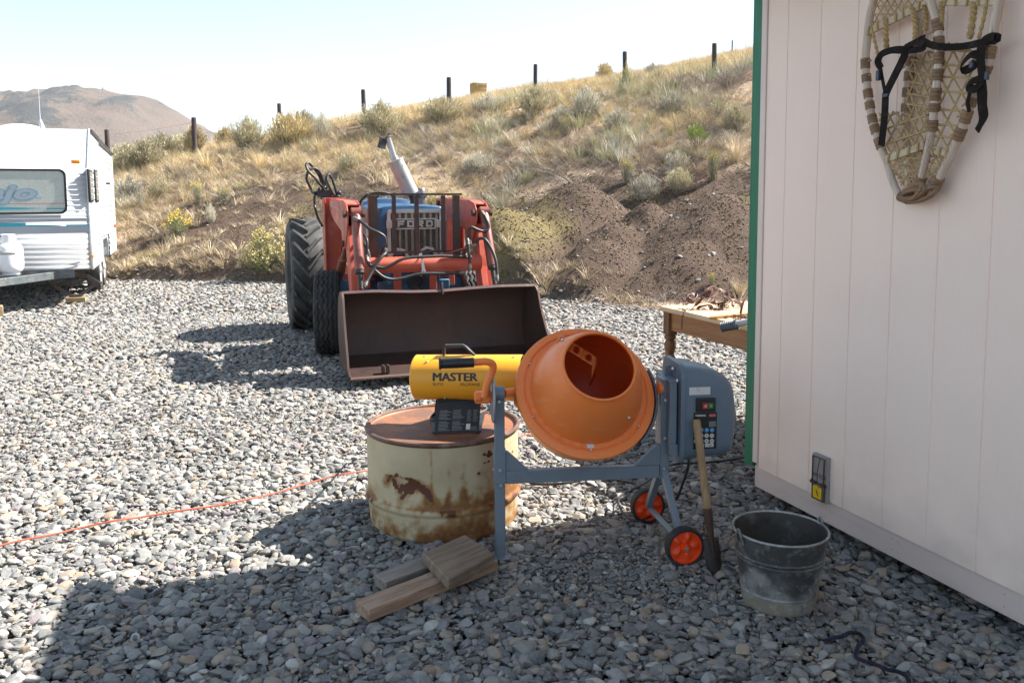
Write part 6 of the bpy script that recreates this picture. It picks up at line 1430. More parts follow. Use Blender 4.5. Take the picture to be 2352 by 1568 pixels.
# right side: windows, hatches, lights
for pxa, pxb in ((197.5, 210.5), (212, 222.5)):
    A, B = RF.px(pxa, 425, .01), RF.px(pxb, 425, .01); z0, z1 = RF.px((pxa+pxb)/2, 464, .01).z, RF.px((pxa+pxb)/2, 390, .01).z
    yc, yw = (A.y+B.y)/2+.12, abs(B.y-A.y)*.62
    m = MB(); m.box((.020, yc, (z0+z1)/2), (.03, yw, z1-z0)); sw_ = obj('side_window', m, M['window_seal'], tt_, .008); m = MB(); m.box((.0365, yc, (z0+z1)/2), (.004, yw-.06, z1-z0-.06)); obj('pane', m, mat('jalousie_glass', (.22, .22, .21), .2), sw_)
    m = MB()
    for k in range(4): m.box((.041, yc, z0+.07+(z1-z0-.14)*(k+.5)/4), (.006, yw-.07, .012))
    obj('louver', m, M['trailer_trim'], sw_)
m = MB(); p = RF.px(208, 593, .02); m.box((.022, p.y+.30, .70), (.03, .10, .05)); obj('side_marker', m, M['amber'], tt_, .008)
m = MB(); m.box((.022, TLn-.25, 1.0), (.03, .12, .06)); obj('side_marker', m, M['red_lens'], tt_, .008)
for y0_, y1_, z0_, z1_ in ((.95, 1.25, .58, .84), (1.35, 1.95, .56, .92), (2.45, 2.9, .98, 1.26), (3.9, 4.5, .7, 1.75)):
    m = MB(); yc, zc = (y0_+y1_)/2, (z0_+z1_)/2
    for c_, s_ in (((.018, yc, z0_), (.012, y1_-y0_, .016)), ((.018, yc, z1_), (.012, y1_-y0_, .016)), ((.018, y0_, zc), (.012, .016, z1_-z0_)), ((.018, y1_, zc), (.012, .016, z1_-z0_))): m.box(c_, s_)
    obj('hatch_frame', m, M['trailer_trim'], tt_)
m = MB(); m.box((.06, 3.2, 1.78), (.06, .08, .03)); obj('door_handle', m, M['dark_pipe'], tt_)
# running gear
for yw_ in (2.42, 3.22):
    M4 = at(-.16, yw_, .335); m = MB(); m.lathe([(.19, -.07), (.22, -.095), (.29, -.10), (.32, -.092), (.333, -.08), (.328, -.03), (.328, -.025), (.333, .0), (.328, .028), (.333, .06), (.32, .092), (.29, .10), (.22, .095), (.19, .07)], 56, M4); wl = obj('wheel', m, M['old_tyre'], tt_); m = MB(); m.lathe([(.19, .075), (.2, .09), (.18, .085), (.12, .05), (.06, .06), (.05, .11), (0, .115)], 36, Matrix.Translation((-.16, yw_, .335)) @ Matrix.Rotation(pi/2, 4, 'Y')); obj('hub', m, M['tin_hub'], wl)
    M4 = at(-TW+.16, yw_, .335); m = MB(); m.lathe([(.0, -.07), (.22, -.095), (.32, -.092), (.333, -.08), (.333, .08), (.32, .092), (.22, .095), (.0, .07)], 40, M4); obj('wheel', m, M['old_tyre'], tt_)
m = MB(); m.box((-.45, 2.8, .45), (.06, 5.0, .12)); m.box((-TW+.45, 2.8, .45), (.06, 5.0, .12)); m.box((-TW/2, .12, .455), (1.9, .08, .11)); m.cyl((-TW+.2, 2.42, .34), (-.2, 2.42, .34), .035); m.cyl((-TW+.2, 3.22, .34), (-.2, 3.22, .34), .035); m.box((-TW/2, TLn-.1, .44), (2.2, .1, .1)); m.box((-.1, 3.0, .60), (.12, 1.2, .12)); obj('chassis', m, M['trailer_frame'], tt_, .006)
cpl = V3((-TW/2, -1.15, .44)); m = MB(); m.bar((-.35, .25, .445), cpl, .06, .10); m.bar((-TW+.35, .25, .445), cpl, .06, .10); m.box(cpl+V3((0, -.06, .02)), (.10, .26, .09)); m.box((-TW/2, -.42, .505), (.72, .30, .02)); obj('tongue', m, M['trailer_frame'], tt_, .006)
m = MB(); m.cyl((-TW/2, -.95, .06), (-TW/2, -.95, .95), .03, seg=16); m.box((-TW/2, -.95, .03), (.16, .16, .03)); obj('tongue_jack', m, M['trailer_trim'], tt_)
for dx in (-.19, .19):
    c = (-TW/2+dx+.07, -.40); M4 = Matrix.Translation((c[0], c[1], 0)); m = MB(); m.lathe([(.0, .53), (.10, .53), (.135, .56), (.152, .61), (.155, .66), (.155, .80), (.150, .86), (.125, .905), (.07, .935), (0, .945)], 40, M4); m.lathe([(.10, .515), (.10, .545)], 24, M4); tk = obj('propane_tank', m, M['tank_white'], tt_)
    m = MB(); m.lathe([(.088, .91), (.088, 1.03), (.094, 1.035), (.094, .91)], 28, M4, a0=.5, a1=5.6, closed=True); obj('collar', m, M['tank_white'], tk); m = MB(); m.cyl((c[0], c[1], .94), (c[0], c[1], 1.0), .02); m.tube([(c[0], c[1], .99), (c[0]-.08, c[1]-.05, 1.01), (c[0]-.16*(1 if dx > 0 else -1), c[1], .97)], .009, 8, 5); obj('valve', m, M['dark_pipe'], tk); m = MB(); m.lathe([(.1558, .775), (.1558, .822)], 24, M4, a0=-2.2, a1=-1.0); obj('tank_label', m, mat('tank_label_grey', (.45, .43, .42), .5), tk, solid=.0008)
m = MB(); m.tube([(-.78, -.30, .52), (-.70, -.15, .42), (-.66, .02, .40), (-.72, .12, .46)], .006, 6, 5); obj('wiring', m, M['cord_black'], tt_)
# scissor jack
jc = RF.loc(G(175, 692)); jx, jy = jc.x, jc.y
top_ = .44; zb_ = .085; hwj = .30; m = MB(); zm = (top_+zb_)/2
for s_ in (-1, 1):
    m.bar((jx+s_*.05, jy, top_), (jx+s_*hwj, jy, zm), .05, .022, (0, 1, 0)); m.bar((jx+s_*hwj, jy, zm), (jx+s_*.05, jy, zb_), .05, .022, (0, 1, 0))
m.cyl((jx-.45, jy, zm), (jx+.36, jy, zm), .011, seg=10); m.box((jx, jy, top_+.01), (.14, .08, .03)); m.box((jx, jy, zb_), (.16, .10, .03)); m.bar((jx-.2, jy, top_+.02), (jx+.2, jy, top_+.02), .04, .05)
for s_ in (-1, 1): m.cyl((jx+s_*hwj, jy-.03, zm), (jx+s_*hwj, jy+.03, zm), .02, seg=10)
obj('scissor_jack', m, M['jack_rust'], tt_)
m = MB(); m.box((jx, jy, .03), (.26, .18, .07)); o = obj('wood_block', m, M['block_wood'], None, .006); o.location = RF.w((0, 0, 0)); o.rotation_euler = (0, 0, RF.a); tag(o, 'thin wooden block under the scissor jack of the white trailer', 'timber')
bl = G(-14, 712, .08); m = MB(); m.box((0, 0, .06), (.20, .14, .15)); o = obj('wood_block', m, M['block_wood'], None, .008); o.location = (bl.x, bl.y, 0); o.rotation_euler = (0, 0, RF.a+.2); tag(o, 'chunky tan wooden block on the gravel under the trailer tongue at the left edge', 'timber')
# roof things
m = MB(); m.ball((-.92, 1.1, 2.46), .30, 24, (1.15, 1, .42)); obj('roof_vent', m, M['trailer_white'], tt_)
m = MB(); ap = RF.py(97, 290, .75); m.tube([(ap.x, .75, 2.48), (ap.x-.01, .75, 2.56), (ap.x-.02, .75, 2.62)], [.045, .028, .012], 12); at2 = RF.py(87, 182, .75); m.tube([(ap.x-.02, .75, 2.60), V3((ap.x-.02, .75, 2.60)).lerp(at2, .5), at2], [.006, .004, .003], 6); obj('antenna', m, M['trailer_trim'], tt_)
# ------------------------------------------------------------------ vegetation
def leaf_mat(name, stops, tint=None, trans=0):
    t = NT(name); v = t.attr('tone'); oi = t.new('ShaderNodeObjectInfo')
    c = t.cramp(v, stops)
    hs = t.new('ShaderNodeHueSaturation'); t.link(t.ramp(oi.outputs['Random'], 0, 1, .8, 1.2), hs.inputs['Value']); t.link(c, hs.inputs['Color'])
    t.set(hs.outputs[0], .75, 0, .15); return t.mat
M['grass_gold'] = leaf_mat('golden_dry_grass', [(0, (.46, .34, .17)), (.5, (.62, .49, .27)), (1, (.72, .61, .40))])
M['grass_straw'] = leaf_mat('pale_straw', [(0, (.42, .32, .20)), (.5, (.58, .48, .32)), (1, (.68, .60, .45))])
M['grass_grey'] = leaf_mat('grey_dead_stems', [(0, (.20, .16, .13)), (.5, (.36, .32, .28)), (1, (.54, .50, .46))])
M['scrub_green'] = leaf_mat('pale_green_scrub', [(0, (.28, .28, .16)), (.5, (.42, .41, .25)), (1, (.52, .50, .34))])
M['sage'] = leaf_mat('sage_leaf', [(0, (.27, .235, .15)), (.5, (.45, .405, .265)), (1, (.60, .54, .37))])
M['sage_gold'] = leaf_mat('sage_leaf_yellowing', [(0, (.27, .22, .12)), (.5, (.44, .36, .20)), (1, (.58, .48, .28))])
M['sage_blue'] = leaf_mat('sage_leaf_silvery', [(0, (.36, .34, .27)), (.5, (.53, .50, .40)), (1, (.66, .62, .51))])
M['rabbit_green'] = leaf_mat('rabbitbrush_leaf', [(0, (.10, .13, .05)), (.5, (.2, .23, .10)), (1, (.31, .33, .16))])
M['bright_green'] = leaf_mat('fresh_green_leaf', [(0, (.14, .22, .03)), (.5, (.26, .36, .06)), (1, (.36, .46, .12))])
M['flower_yellow'] = leaf_mat('yellow_flower', [(0, (.50, .34, .03)), (.5, (.66, .48, .06)), (1, (.74, .60, .18))])
M['flower_cream'] = leaf_mat('cream_yellow_flower', [(0, (.48, .38, .10)), (.5, (.62, .52, .22)), (1, (.74, .66, .38))])
M['stem'] = mat('woody_grey_stem', (.16, .125, .10), .85, 0, [((.28, .24, .2), 9, .45, .7)])
M['hay'] = mat('baled_hay', (.42, .28, .10), .9, 0, [((.3, .19, .07), 14, .4, .65, (1, 3, 8)), ((.56, .42, .2), 30, .5, .7)], [(60, .8, (1, 4, 8), .02)])

def tone_mesh(name, V, F, tone, mats, mi=None):
    me = bpy.data.meshes.new(name); me.from_pydata([tuple(v) for v in V], [], F)
    for m in (mats if isinstance(mats, (list, tuple)) else [mats]): me.materials.append(m)
    a = me.attributes.new('tone', 'FLOAT', 'POINT'); a.data.foreach_set('value', np.asarray(tone, np.float32))
    return me
def blades(r, n, h, spread, w, lean=.5, droop=.4, base=.12):
    V = []; F = []; T = []
    for _ in range(n):
        a = r.uniform(0, 2*pi); b = r.uniform(0, 1)**.6*base
        p = np.array([cos(a)*b, sin(a)*b, -.02]); d = np.array([cos(a)*lean*r.uniform(.1, 1), sin(a)*lean*r.uniform(.1, 1), 1.0])
        d += np.append(r.normal(0, .12, 2), 0); L = h*r.uniform(.45, 1.0); ww = w*r.uniform(.6, 1.2); side = np.array([-sin(a+r.normal()), cos(a+r.normal()), 0])
        t = r.random(); k0 = len(V); seg = 3
        for i in range(seg+1):
            u = i/seg; q = p+d*L*u+np.array([cos(a), sin(a), -.5])*droop*L*u*u*r.uniform(.7, 1.1)
            wi = ww*(1-u*.85)
            V += [q-side*wi/2, q+side*wi/2]; T += [np.clip(t*.7+.3*u, 0, 1)]*2
        for i in range(seg): F.append((k0+2*i, k0+2*i+1, k0+2*i+3, k0+2*i+2))
    return V, F, T
def tuft(name, n, h, w, lean, droop, base, m, seed):
    V, F, T = blades(np.random.default_rng(seed), n, h, 0, w, lean, droop, base); return tone_mesh(name, V, F, T, m)

def slope_points(n, ya, yb, dens):
    """random points on the visible hillside, kept with probability dens(x, y)"""
    y = np.sqrt(rng.random(n)*(yb*yb-ya*ya)+ya*ya); x = rng.uniform(-.66, .36, n)*y
    ok = (y > toe(x)+.05) & (rng.random(n) < dens(x, y))
    x, y = x[ok], y[ok]; return np.column_stack([x, y, height(x, y)])
def sc_obj(name, P, smin, smax, protos, label, cat, tilt=.15, flat=None):
    n = len(P); s = rng.uniform(smin, smax, n)*rng.uniform(.75, 1.15, n)
    S = np.stack([s, s, s*(flat if flat else 1)*rng.uniform(.8, 1.2, n)], 1)
    R = np.stack([rng.normal(0, tilt, n), rng.normal(0, tilt, n), rng.uniform(0, 6.28, n)], 1)
    print(name, n)
    return scatter(name, P, R, S, rng.integers(0, len(protos.objects), n), protos, label, cat)

g_gold = proto_collection('gold_tuft', [tuft('gold_tuft_a%d' % i, 46, .5, .009, .45, .28, .10, M['grass_gold'], 20+i) for i in range(4)])
g_straw = proto_collection('straw_tuft', [tuft('straw_tuft_a%d' % i, 38, .34, .009, .75, .45, .10, M['grass_straw'], 30+i) for i in range(4)])
g_grey = proto_collection('dead_tuft', [tuft('dead_tuft_a%d' % i, 30, .30, .010, 1.5, .8, .14, M['grass_grey'], 40+i) for i in range(4)])
g_scrub = proto_collection('scrub_tuft', [tuft('scrub_tuft_a%d' % i, 90, .34, .012, .85, .1, .10, M['scrub_green'] if i % 2 else M['sage_blue'], 50+i) for i in range(4)])

clump = lambda x, y, s, sd: vnoise(x, y, s, sd)
def d_gold(x, y):
    up = np.clip((y-toe(x))/(FENCE_Y-toe(x)), 0, 1.2)
    return np.where(y > 23.8, .95, np.clip((clump(x, y, .5, 31)-.32)*1.6, 0, 1)*np.clip(up*1.6-.35, 0, 1)+np.where(x < -3.5, .32*np.clip(up*3, 0, 1)*clump(x, y, .7, 9), .0))*np.clip(1-heapness(x, y)*1.6, 0, 1)
def d_straw(x, y): return np.clip((clump(x, y, .7, 44)-.25)*.9+np.where(x < -2.5, .28, 0), 0, .8)*np.clip(1-heapness(x, y)*np.where(x < -2.2, .85, 1.5), 0, 1)
def d_grey(x, y): return np.clip((clump(x, y, .6, 57)-.35)*1.1, .04, .6)*np.clip(1.02-heapness(x, y)*1.3, 0, 1)*np.where(y > 23, .2, 1)
sc_obj('golden_grass', slope_points(22000, 11, 38, d_gold), .28, .9, g_gold, 'golden dry bunch grass over the upper hillside', 'grass')
sc_obj('golden_grass', slope_points(5000, 36, 66, lambda x, y: .9*np.ones_like(x)), .9, 1.5, g_gold, 'golden dry grass on the far rise behind the fence', 'grass')
sc_obj('straw_grass', slope_points(22000, 10, 25, d_straw), .3, 1.1, g_straw, 'short pale straw over the dirt hillside', 'grass')
sc_obj('dead_brush', slope_points(19000, 10, 25, d_grey), .35, 1.5, g_grey, 'flattened grey dead stems littering the slope', 'dead brush')
sc_obj('low_scrub', slope_points(6000, 12, 26, lambda x, y: np.clip((clump(x, y, .8, 71)-.38)*1.5, 0.05, .6)*np.clip(1-heapness(x, y)*1.6, 0, 1)*np.where(x > -2.5, 1, .45)*np.clip((y-toe(x)-2.2)/1.5, 0, 1)), .45, 1.5, g_scrub, 'low pale green and silver scrub dotted over the slope', 'scrub')
# ragged weeds along the foot of the slope
e = 900; x = rng.uniform(-11, 5, e); y = toe(x)+np.abs(rng.normal(.15, .35, e))
k = rng.random(e) < np.where(x < -2, .9, .3)*clump(x, y, 1.1, 3)
sc_obj('weeds', np.column_stack([x, y, height(x, y)])[k], .3, .95, g_straw, 'straggly dry weeds along the gravel edge', 'weeds')

def clod_material(name, cols):
    t = NT(name); oi = t.new('ShaderNodeObjectInfo'); c = t.cramp(oi.outputs['Random'], [(i/len(cols), q) for i, q in enumerate(cols)], 'CONSTANT')
    n = t.noise(6, 4, .7); c = t.mix(t.ramp(n, .5, .7, 0, .6), c, (.11, .08, .06)); t.set(c, .95, 0, .15); t.bump(n, .5, .05); return t.mat
CL = clod_material('dirt_clod', [(.14, .105, .05), (.11, .075, .058), (.17, .13, .065), (.125, .088, .068), (.10, .07, .052), (.18, .14, .08), (.14, .11, .05), (.26, .21, .16)])
clods = proto_collection('clod', [stone_mesh('clod_a%d' % i, CL, 2, .5) for i in range(6)])
P = slope_points(90000, 10.5, 19, lambda x, y: np.clip(heapness(x, y)*1.2-.1, 0, .95))
sc_obj('dirt_clods', P, .012, .048, clods, 'crumbly clods of olive and red brown earth on the dumped heaps', 'dirt', .6)
P = slope_points(9000, 10.5, 24, lambda x, y: np.clip(.14+heapness(x, y)*.06, 0, 1))
sc_obj('slope_pebbles', P, .03, .10, stones, 'loose pale pebbles scattered over the earth', 'pebbles', .3)
P = slope_points(9000, 13, 24, lambda x, y: np.clip(clump(x, y, .5, 12)-.3, 0, .6))
sc_obj('slope_clods', P, .02, .07, clods, 'loose brown crumbs of earth on the slope', 'dirt', .6)

def bush_meshes(key, seed, nst, leafn, lw, ll, leaf, flower=None, up=.55, dome=1.0, spiky=.25, bare=.35, stemr=.012):
    """unit bush (about 1 m tall and wide): stems, foliage, optional flowers"""
    r = np.random.default_rng(seed); st = MB(); V = []; F = []; T = []; FV = []; FF = []; FT = []
    for _ in range(nst):
        a = r.uniform(0, 2*pi); el = r.uniform(0, 1)**.75; th = el*1.25*dome
        L = (.5+.5*cos(th*.7))*r.uniform(.72, 1.05)
        d = Vector((cos(a)*sin(th)*.85, sin(a)*sin(th)*.85, cos(th)*.95+.12)); tip = d*L
        mid = tip*.5+Vector((r.normal()*.05, r.normal()*.05, -.04+.05*r.normal()))
        pts = [Vector((cos(a)*.03, sin(a)*.03, -.05)), mid, tip]
        path = spline(pts, 5); st.tube(path, [stemr, stemr*.65, stemr*.25], 4, caps=False)
        # side twigs with leaves
        for q in range(leafn):
            u = bare+(1-bare)*r.random()**.8; p = path[min(int(u*(len(path)-1)), len(path)-1)]
            p = p+Vector(r.normal(0, .045, 3)); ax = (Vector((p.x, p.y, p.z*.6+up)).normalized()+Vector(r.normal(0, spiky, 3))).normalized()
            sd = ax.cross(Vector(r.normal(size=3))).normalized(); l = ll*r.uniform(.6, 1.3); w = lw*r.uniform(.7, 1.2)
            k0 = len(V); tt = np.clip(.25+.5*u+r.normal(0, .2), 0, 1)
            V += [p-sd*w*.3, p+sd*w*.3, p+ax*l*.6+sd*w*.5, p+ax*l, p+ax*l*.6-sd*w*.5]; F.append((k0, k0+1, k0+2, k0+3, k0+4)); T += [tt]*5
        if flower and r.random() < flower[1]:
            for q in range(flower[2]):
                p = tip+Vector(r.normal(0, flower[3], 3)); s = flower[4]*r.uniform(.6, 1.2)
                n = Vector(r.normal(size=3)); n.z = abs(n.z)+.4; x, y, n = basis(n); k0 = len(FV)
                FV += [p+x*s, p+y*s+n*s*.4, p-x*s, p-y*s+n*s*.4]; FF.append((k0, k0+1, k0+2, k0+3)); FT += [r.random()]*4
    out = {'stems': mesh_from(key+'_stems', st.v, st.f, M['stem'], sharp=0, fix=False), 'foliage': tone_mesh(key+'_foliage', V, F, T, leaf)}
    if FV: out['flowers'] = tone_mesh(key+'_flowers', FV, FF, FT, flower[0])
    return out
BK = {
 'sage': bush_meshes('sage', 3, 120, 46, .018, .10, M['sage'], None, .7, 1.0, .3, .35),
 'sage2': bush_meshes('sage2', 4, 105, 44, .017, .12, M['sage'], None, .9, .9, .25, .3),
 'gold': bush_meshes('gold', 5, 120, 44, .018, .12, M['sage_gold'], None, 1.0, .95, .25, .3),
 'silver': bush_meshes('silver', 6, 105, 42, .016, .11, M['sage_blue'], None, .9, 1.0, .3, .2),
 'rabbit': bush_meshes('rabbit', 7, 120, 34, .014, .07, M['rabbit_green'], (M['flower_cream'], .95, 16, .05, .024), .8, 1.1, .35, .15),
 'yellow': bush_meshes('yellow', 8, 34, 46, .018, .08, M['rabbit_green'], (M['flower_yellow'], .85, 22, .055, .028), .8, .8, .35, .25),
 'tallyel': bush_meshes('tallyel', 9, 60, 34, .012, .10, M['scrub_green'], (M['flower_yellow'], .7, 9, .03, .02), 1.5, .55, .2, .15),
 'green': bush_meshes('green', 10, 26, 60, .02, .07, M['bright_green'], None, .6, .85, .5, .62, .014),
 'bare': bush_meshes('bare', 12, 80, 9, .010, .12, M['grass_grey'], None, .8, 1.0, .35, .3, .010),
}
def bush(kind, px, py, hpx, wpx, name, label, cat, rot=0, at=None):
    p = at if at is not None else on_slope(px, py); s = (p-EYEP).dot(FW)/FOC
    o = root(name, (p.x, p.y, p.z-.02), label, cat, 'shrubs on the hillside')
    o.rotation_euler = (0, 0, rot); o.scale = (wpx*s*.74, wpx*s*.74, hpx*s*.94)
    for k, me in BK[kind].items():
        c = bpy.data.objects.new(k, me); COL.objects.link(c); c.parent = o
    return o
SB, RB = 'sagebrush', 'rabbitbrush'
for i, b in enumerate([
 ('sage', 338, 388, 72, 100, SB, 'broad grey green sagebrush on the slope just right of the white trailer', 'bush'),
 ('sage2', 290, 345, 42, 80, SB, 'pale sagebrush right beside the fence post behind the trailer roof', 'bush'),
 ('sage2', 285, 400, 55, 70, SB, 'dull grey bush against the far top corner of the trailer', 'bush'),
 ('silver', 300, 462, 62, 75, SB, 'silvery round bush low on the slope next to the trailer side', 'bush'),
 ('gold', 449, 350, 66, 58, SB, 'upright yellow tipped bush touching the second fence post from the left', 'bush'),
 ('sage2', 418, 352, 45, 90, SB, 'low silvery bush left of the second fence post from the left', 'bush'),
 ('sage2', 570, 348, 80, 95, SB, 'tall pale sagebrush on the skyline left of the third fence post', 'bush'),
 ('gold', 668, 335, 78, 120, SB, 'large yellow green sagebrush covering the foot of the third fence post', 'bush'),
 ('silver', 740, 318, 60, 55, SB, 'pale bush on the skyline right of the largest yellow green sagebrush', 'bush'),
 ('sage', 872, 308, 80, 98, SB, 'spiky grey sagebrush with dark shadow beside the fourth fence post', 'bush'),
 ('sage2', 1018, 284, 62, 115, SB, 'wide low sagebrush in front of the fifth fence post', 'bush'),
 ('silver', 1120, 258, 45, 65, SB, 'small blue grey bush on the skyline right of the hay bale', 'bush'),
 ('sage', 1228, 268, 76, 90, SB, 'dense round sagebrush below the sixth fence post', 'bush'),
 ('silver', 1348, 270, 72, 90, SB, 'grey leggy bush with bare dark stems right of the round sagebrush', 'bush'),
 ('gold', 1388, 188, 45, 50, SB, 'airy yellow green bush on the skyline left of the seventh fence post', 'bush'),
 ('tallyel', 1440, 212, 66, 40, RB, 'bright yellow flowering bush in front of the seventh fence post', 'bush'),
 ('silver', 1500, 178, 34, 45, SB, 'small dark grey bush on the skyline between the last two tall posts', 'bush'),
 ('bare', 1560, 205, 42, 80, SB, 'brown grey bush on the ridge left of the last tall post', 'bush'),
 ('bare', 1672, 198, 52, 75, SB, 'grey brown bush at the foot of the last tall post by the shed', 'bush'),
 ('silver', 1420, 300, 52, 85, SB, 'wide pale silver green bush in the middle of the slope', 'bush'),
 ('tallyel', 1298, 312, 48, 48, RB, 'pale green bush with yellowish tips alone on bare dirt mid slope', 'bush'),
 ('sage2', 372, 345, 55, 80, SB, 'rounded pale bush between the first two fence posts, right of the broad grey green one', 'bush'),
 ('gold', 520, 340, 52, 60, SB, 'yellowish skyline bush just right of the second fence post from the left', 'bush'),
 ('sage2', 700, 300, 50, 60, SB, 'small spiky bush on the crest between the third and fourth fence posts', 'bush'),
 ('silver', 1290, 292, 50, 70, SB, 'pale grey bush between the round sagebrush and the grey leggy one', 'bush'),
 ('silver', 1545, 262, 52, 80, SB, 'silver green bush in the grass above the bright green shrub', 'bush'),
 ('sage2', 1690, 300, 60, 80, SB, 'blue green sagebrush at the right end of the slope close to the green trim', 'bush'),
 ('silver', 1100, 395, 46, 90, SB, 'pale silvery brush on the slope right of the exhaust pipe', 'bush'),
 ('sage2', 1560, 440, 55, 75, SB, 'olive grey brush between two yellow tipped bushes behind the right heap', 'bush'),
 ('silver', 1555, 385, 40, 60, SB, 'faded grey bush left of the thin stems of the bright green shrub', 'bush'),
 ('sage2', 800, 395, 45, 60, SB, 'greyish bush on the slope above the tractor steering wheel', 'bush'),
 ('sage2', 370, 455, 45, 60, SB, 'sandy grey bush on the bank between the trailer and the yellow tinged pair', 'bush'),
 ('green', 1602, 345, 68, 66, 'green_shrub', 'fresh bright green shrub on thin bare stems', 'shrub'),
 ('tallyel', 1638, 415, 76, 62, RB, 'upright bush with yellow flowers below the bright green shrub', 'bush'),
 ('tallyel', 1440, 425, 62, 54, RB, 'yellow tipped bush above the dirt heaps in the middle', 'bush'),
 ('silver', 1480, 460, 62, 80, SB, 'grey green brush growing right behind the small pointed dirt heap', 'bush'),
 ('bare', 1180, 432, 48, 95, 'dead_brush_clump', 'sprawling grey dead brush on the slope right of the tractor', 'dead bush'),
 ('rabbit', 612, 628, 92, 118, RB, 'big cream and yellow flowering bush beside the large rear tractor tyre', 'bush'),
 ('yellow', 408, 548, 64, 74, RB, 'bright yellow flowering plant on the bank halfway to the trailer', 'bush'),
 ('tallyel', 455, 470, 52, 50, RB, 'left bush of the yellow tinged pair on the bank above the flowering plant', 'bush'),
 ('tallyel', 515, 472, 44, 46, RB, 'right bush of the yellow tinged pair on the bank above the flowering plant', 'bush'),
 ('silver', 484, 512, 44, 30, SB, 'small fan shaped grey bush below the yellow tinged pair', 'bush'),
 ('gold', 1000, 505, 55, 80, RB, 'yellow green bush seen behind the right loader arm', 'bush'),
]): bush(*b, rot=i*1.7)
for (px, py, h, w, lab) in [(735, 362, 78, 52, 'tall golden bunch grass left of the spiky grey sagebrush'), (600, 392, 62, 52, 'rounded golden bunch grass on the slope above the tractor hoses'),
                            (478, 392, 60, 58, 'golden bunch grass on the slope under the second fence post'), (1020, 372, 48, 45, 'straw coloured bunch grass right of the exhaust pipe'),
                            (1700, 690, 52, 52, 'pale straw bunch grass behind the table by the shed'), (1690, 372, 82, 60, 'tall sparse tan grass clump on the slope close to the shed')]:
    p = on_slope(px, py) if py < 640 else on_slope(px, py-8); s = (p-EYEP).dot(FW)/FOC
    me = tuft('bunch_grass', 190, 1.0, .017, .45, .22, .16, M['grass_gold'] if 'golden' in lab else M['grass_straw'], px)
    o = bpy.data.objects.new('bunch_grass', me); COL.objects.link(o); o.location = p; o.scale = (w*s*.9, w*s*.9, h*s); tag(o, lab, 'grass clump', 'bunch grass clumps')
bush('tallyel', 1635, 668, 40, 34, RB, 'small yellow flowered weed poking up behind the table', 'weed', at=on_slope(1635, 668))

# ------------------------------------------------------------------ fence, hay bale
M['wire'] = mat('weathered_wire', (.16, .15, .145), .6, .4)
fx = lambda px: (px-1176)/FOC*FENCE_Y
posts = [(245, 298), (445, 270), (641, 238), (834, 206), (1031, 178), (1230, 148), (1435, 119), (1641, 100)]
fr = root('wire_fence', (fx(245), FENCE_Y, hz(fx(245), FENCE_Y)), 'wire fence of dark wooden posts running along the top of the slope', 'fence')
tops = []
for i, (px, py) in enumerate(posts):
    p = AY(px, py, FENCE_Y); zb = hz(p.x, p.y)-.15; tops.append(p); m = MB(); r = .062+.006*sin(i*2.1)
    q = p-fr.location; ln = .02*sin(i*1.7)
    m.tube([(q.x-ln, 0, zb-fr.location.z), (q.x, 0, q.z-.03), (q.x, 0, q.z)], [r*1.08, r, r*.86], 12)
    obj('post', m, M['post_wood'], fr)
ends = [tops[0]+Vector((-2.46, 0, -.36))]+tops+[tops[-1]+Vector((2.5, 0, .3))]
for h in (.14, .46, .78):
    pts = []
    for a, b in zip(ends[:-1], ends[1:]):
        for k in range(8):
            u = k/8; q = a.lerp(b, u); pts.append(q+Vector((0, -.065, -h-.05*sin(pi*u)))-fr.location)
    m = MB(); m.tube(pts, .0024, 5); obj('wire', m, M['wire'], fr)
p = AY(1682, 93, 60); m = MB(); g = hz(p.x, 60.); m.tube([(0, 0, -.3), (0, 0, p.z-g)], .05, 8)
o = obj('fence_post', m, M['post_wood']); o.location = (p.x, 60, g); tag(o, 'thin distant fence post on the far rise beside the green shed trim', 'post')

p = AY(1099, 213, 33.); p.z = max(hz(p.x, 33.), p.z-.05)
B = Frame(p, 24); hb = root('hay_bale', B, 'square straw coloured hay bale on the skyline behind the fence', 'hay bale')
V, Fc = ico(1); m = MB()
def bale(cx, cz, w, d, h):
    n = 12; m = MB(); r = np.random.default_rng(3)
    bm = bmesh.new(); bmesh.ops.create_grid(bm, x_segments=1, y_segments=1, size=.5); bm.free()
    m.loft([[(x*(1+.03*r.normal()), y*(1+.03*r.normal()), z) for x, y in rrect(w/2, d/2, .05, 4, cx, 0)] for z in np.linspace(cz, cz+h, 9)])
    return m
obj('straw', bale(0, 0, .58, .42, .40), M['hay'], hb)
m = MB()
for x in (-.13, .13):
    m.tube([(x, -.212, .0), (x, -.212, .403), (x, .212, .403), (x, .212, 0)], .006, 5)
obj('twine', m, M['grass_gold'], hb)

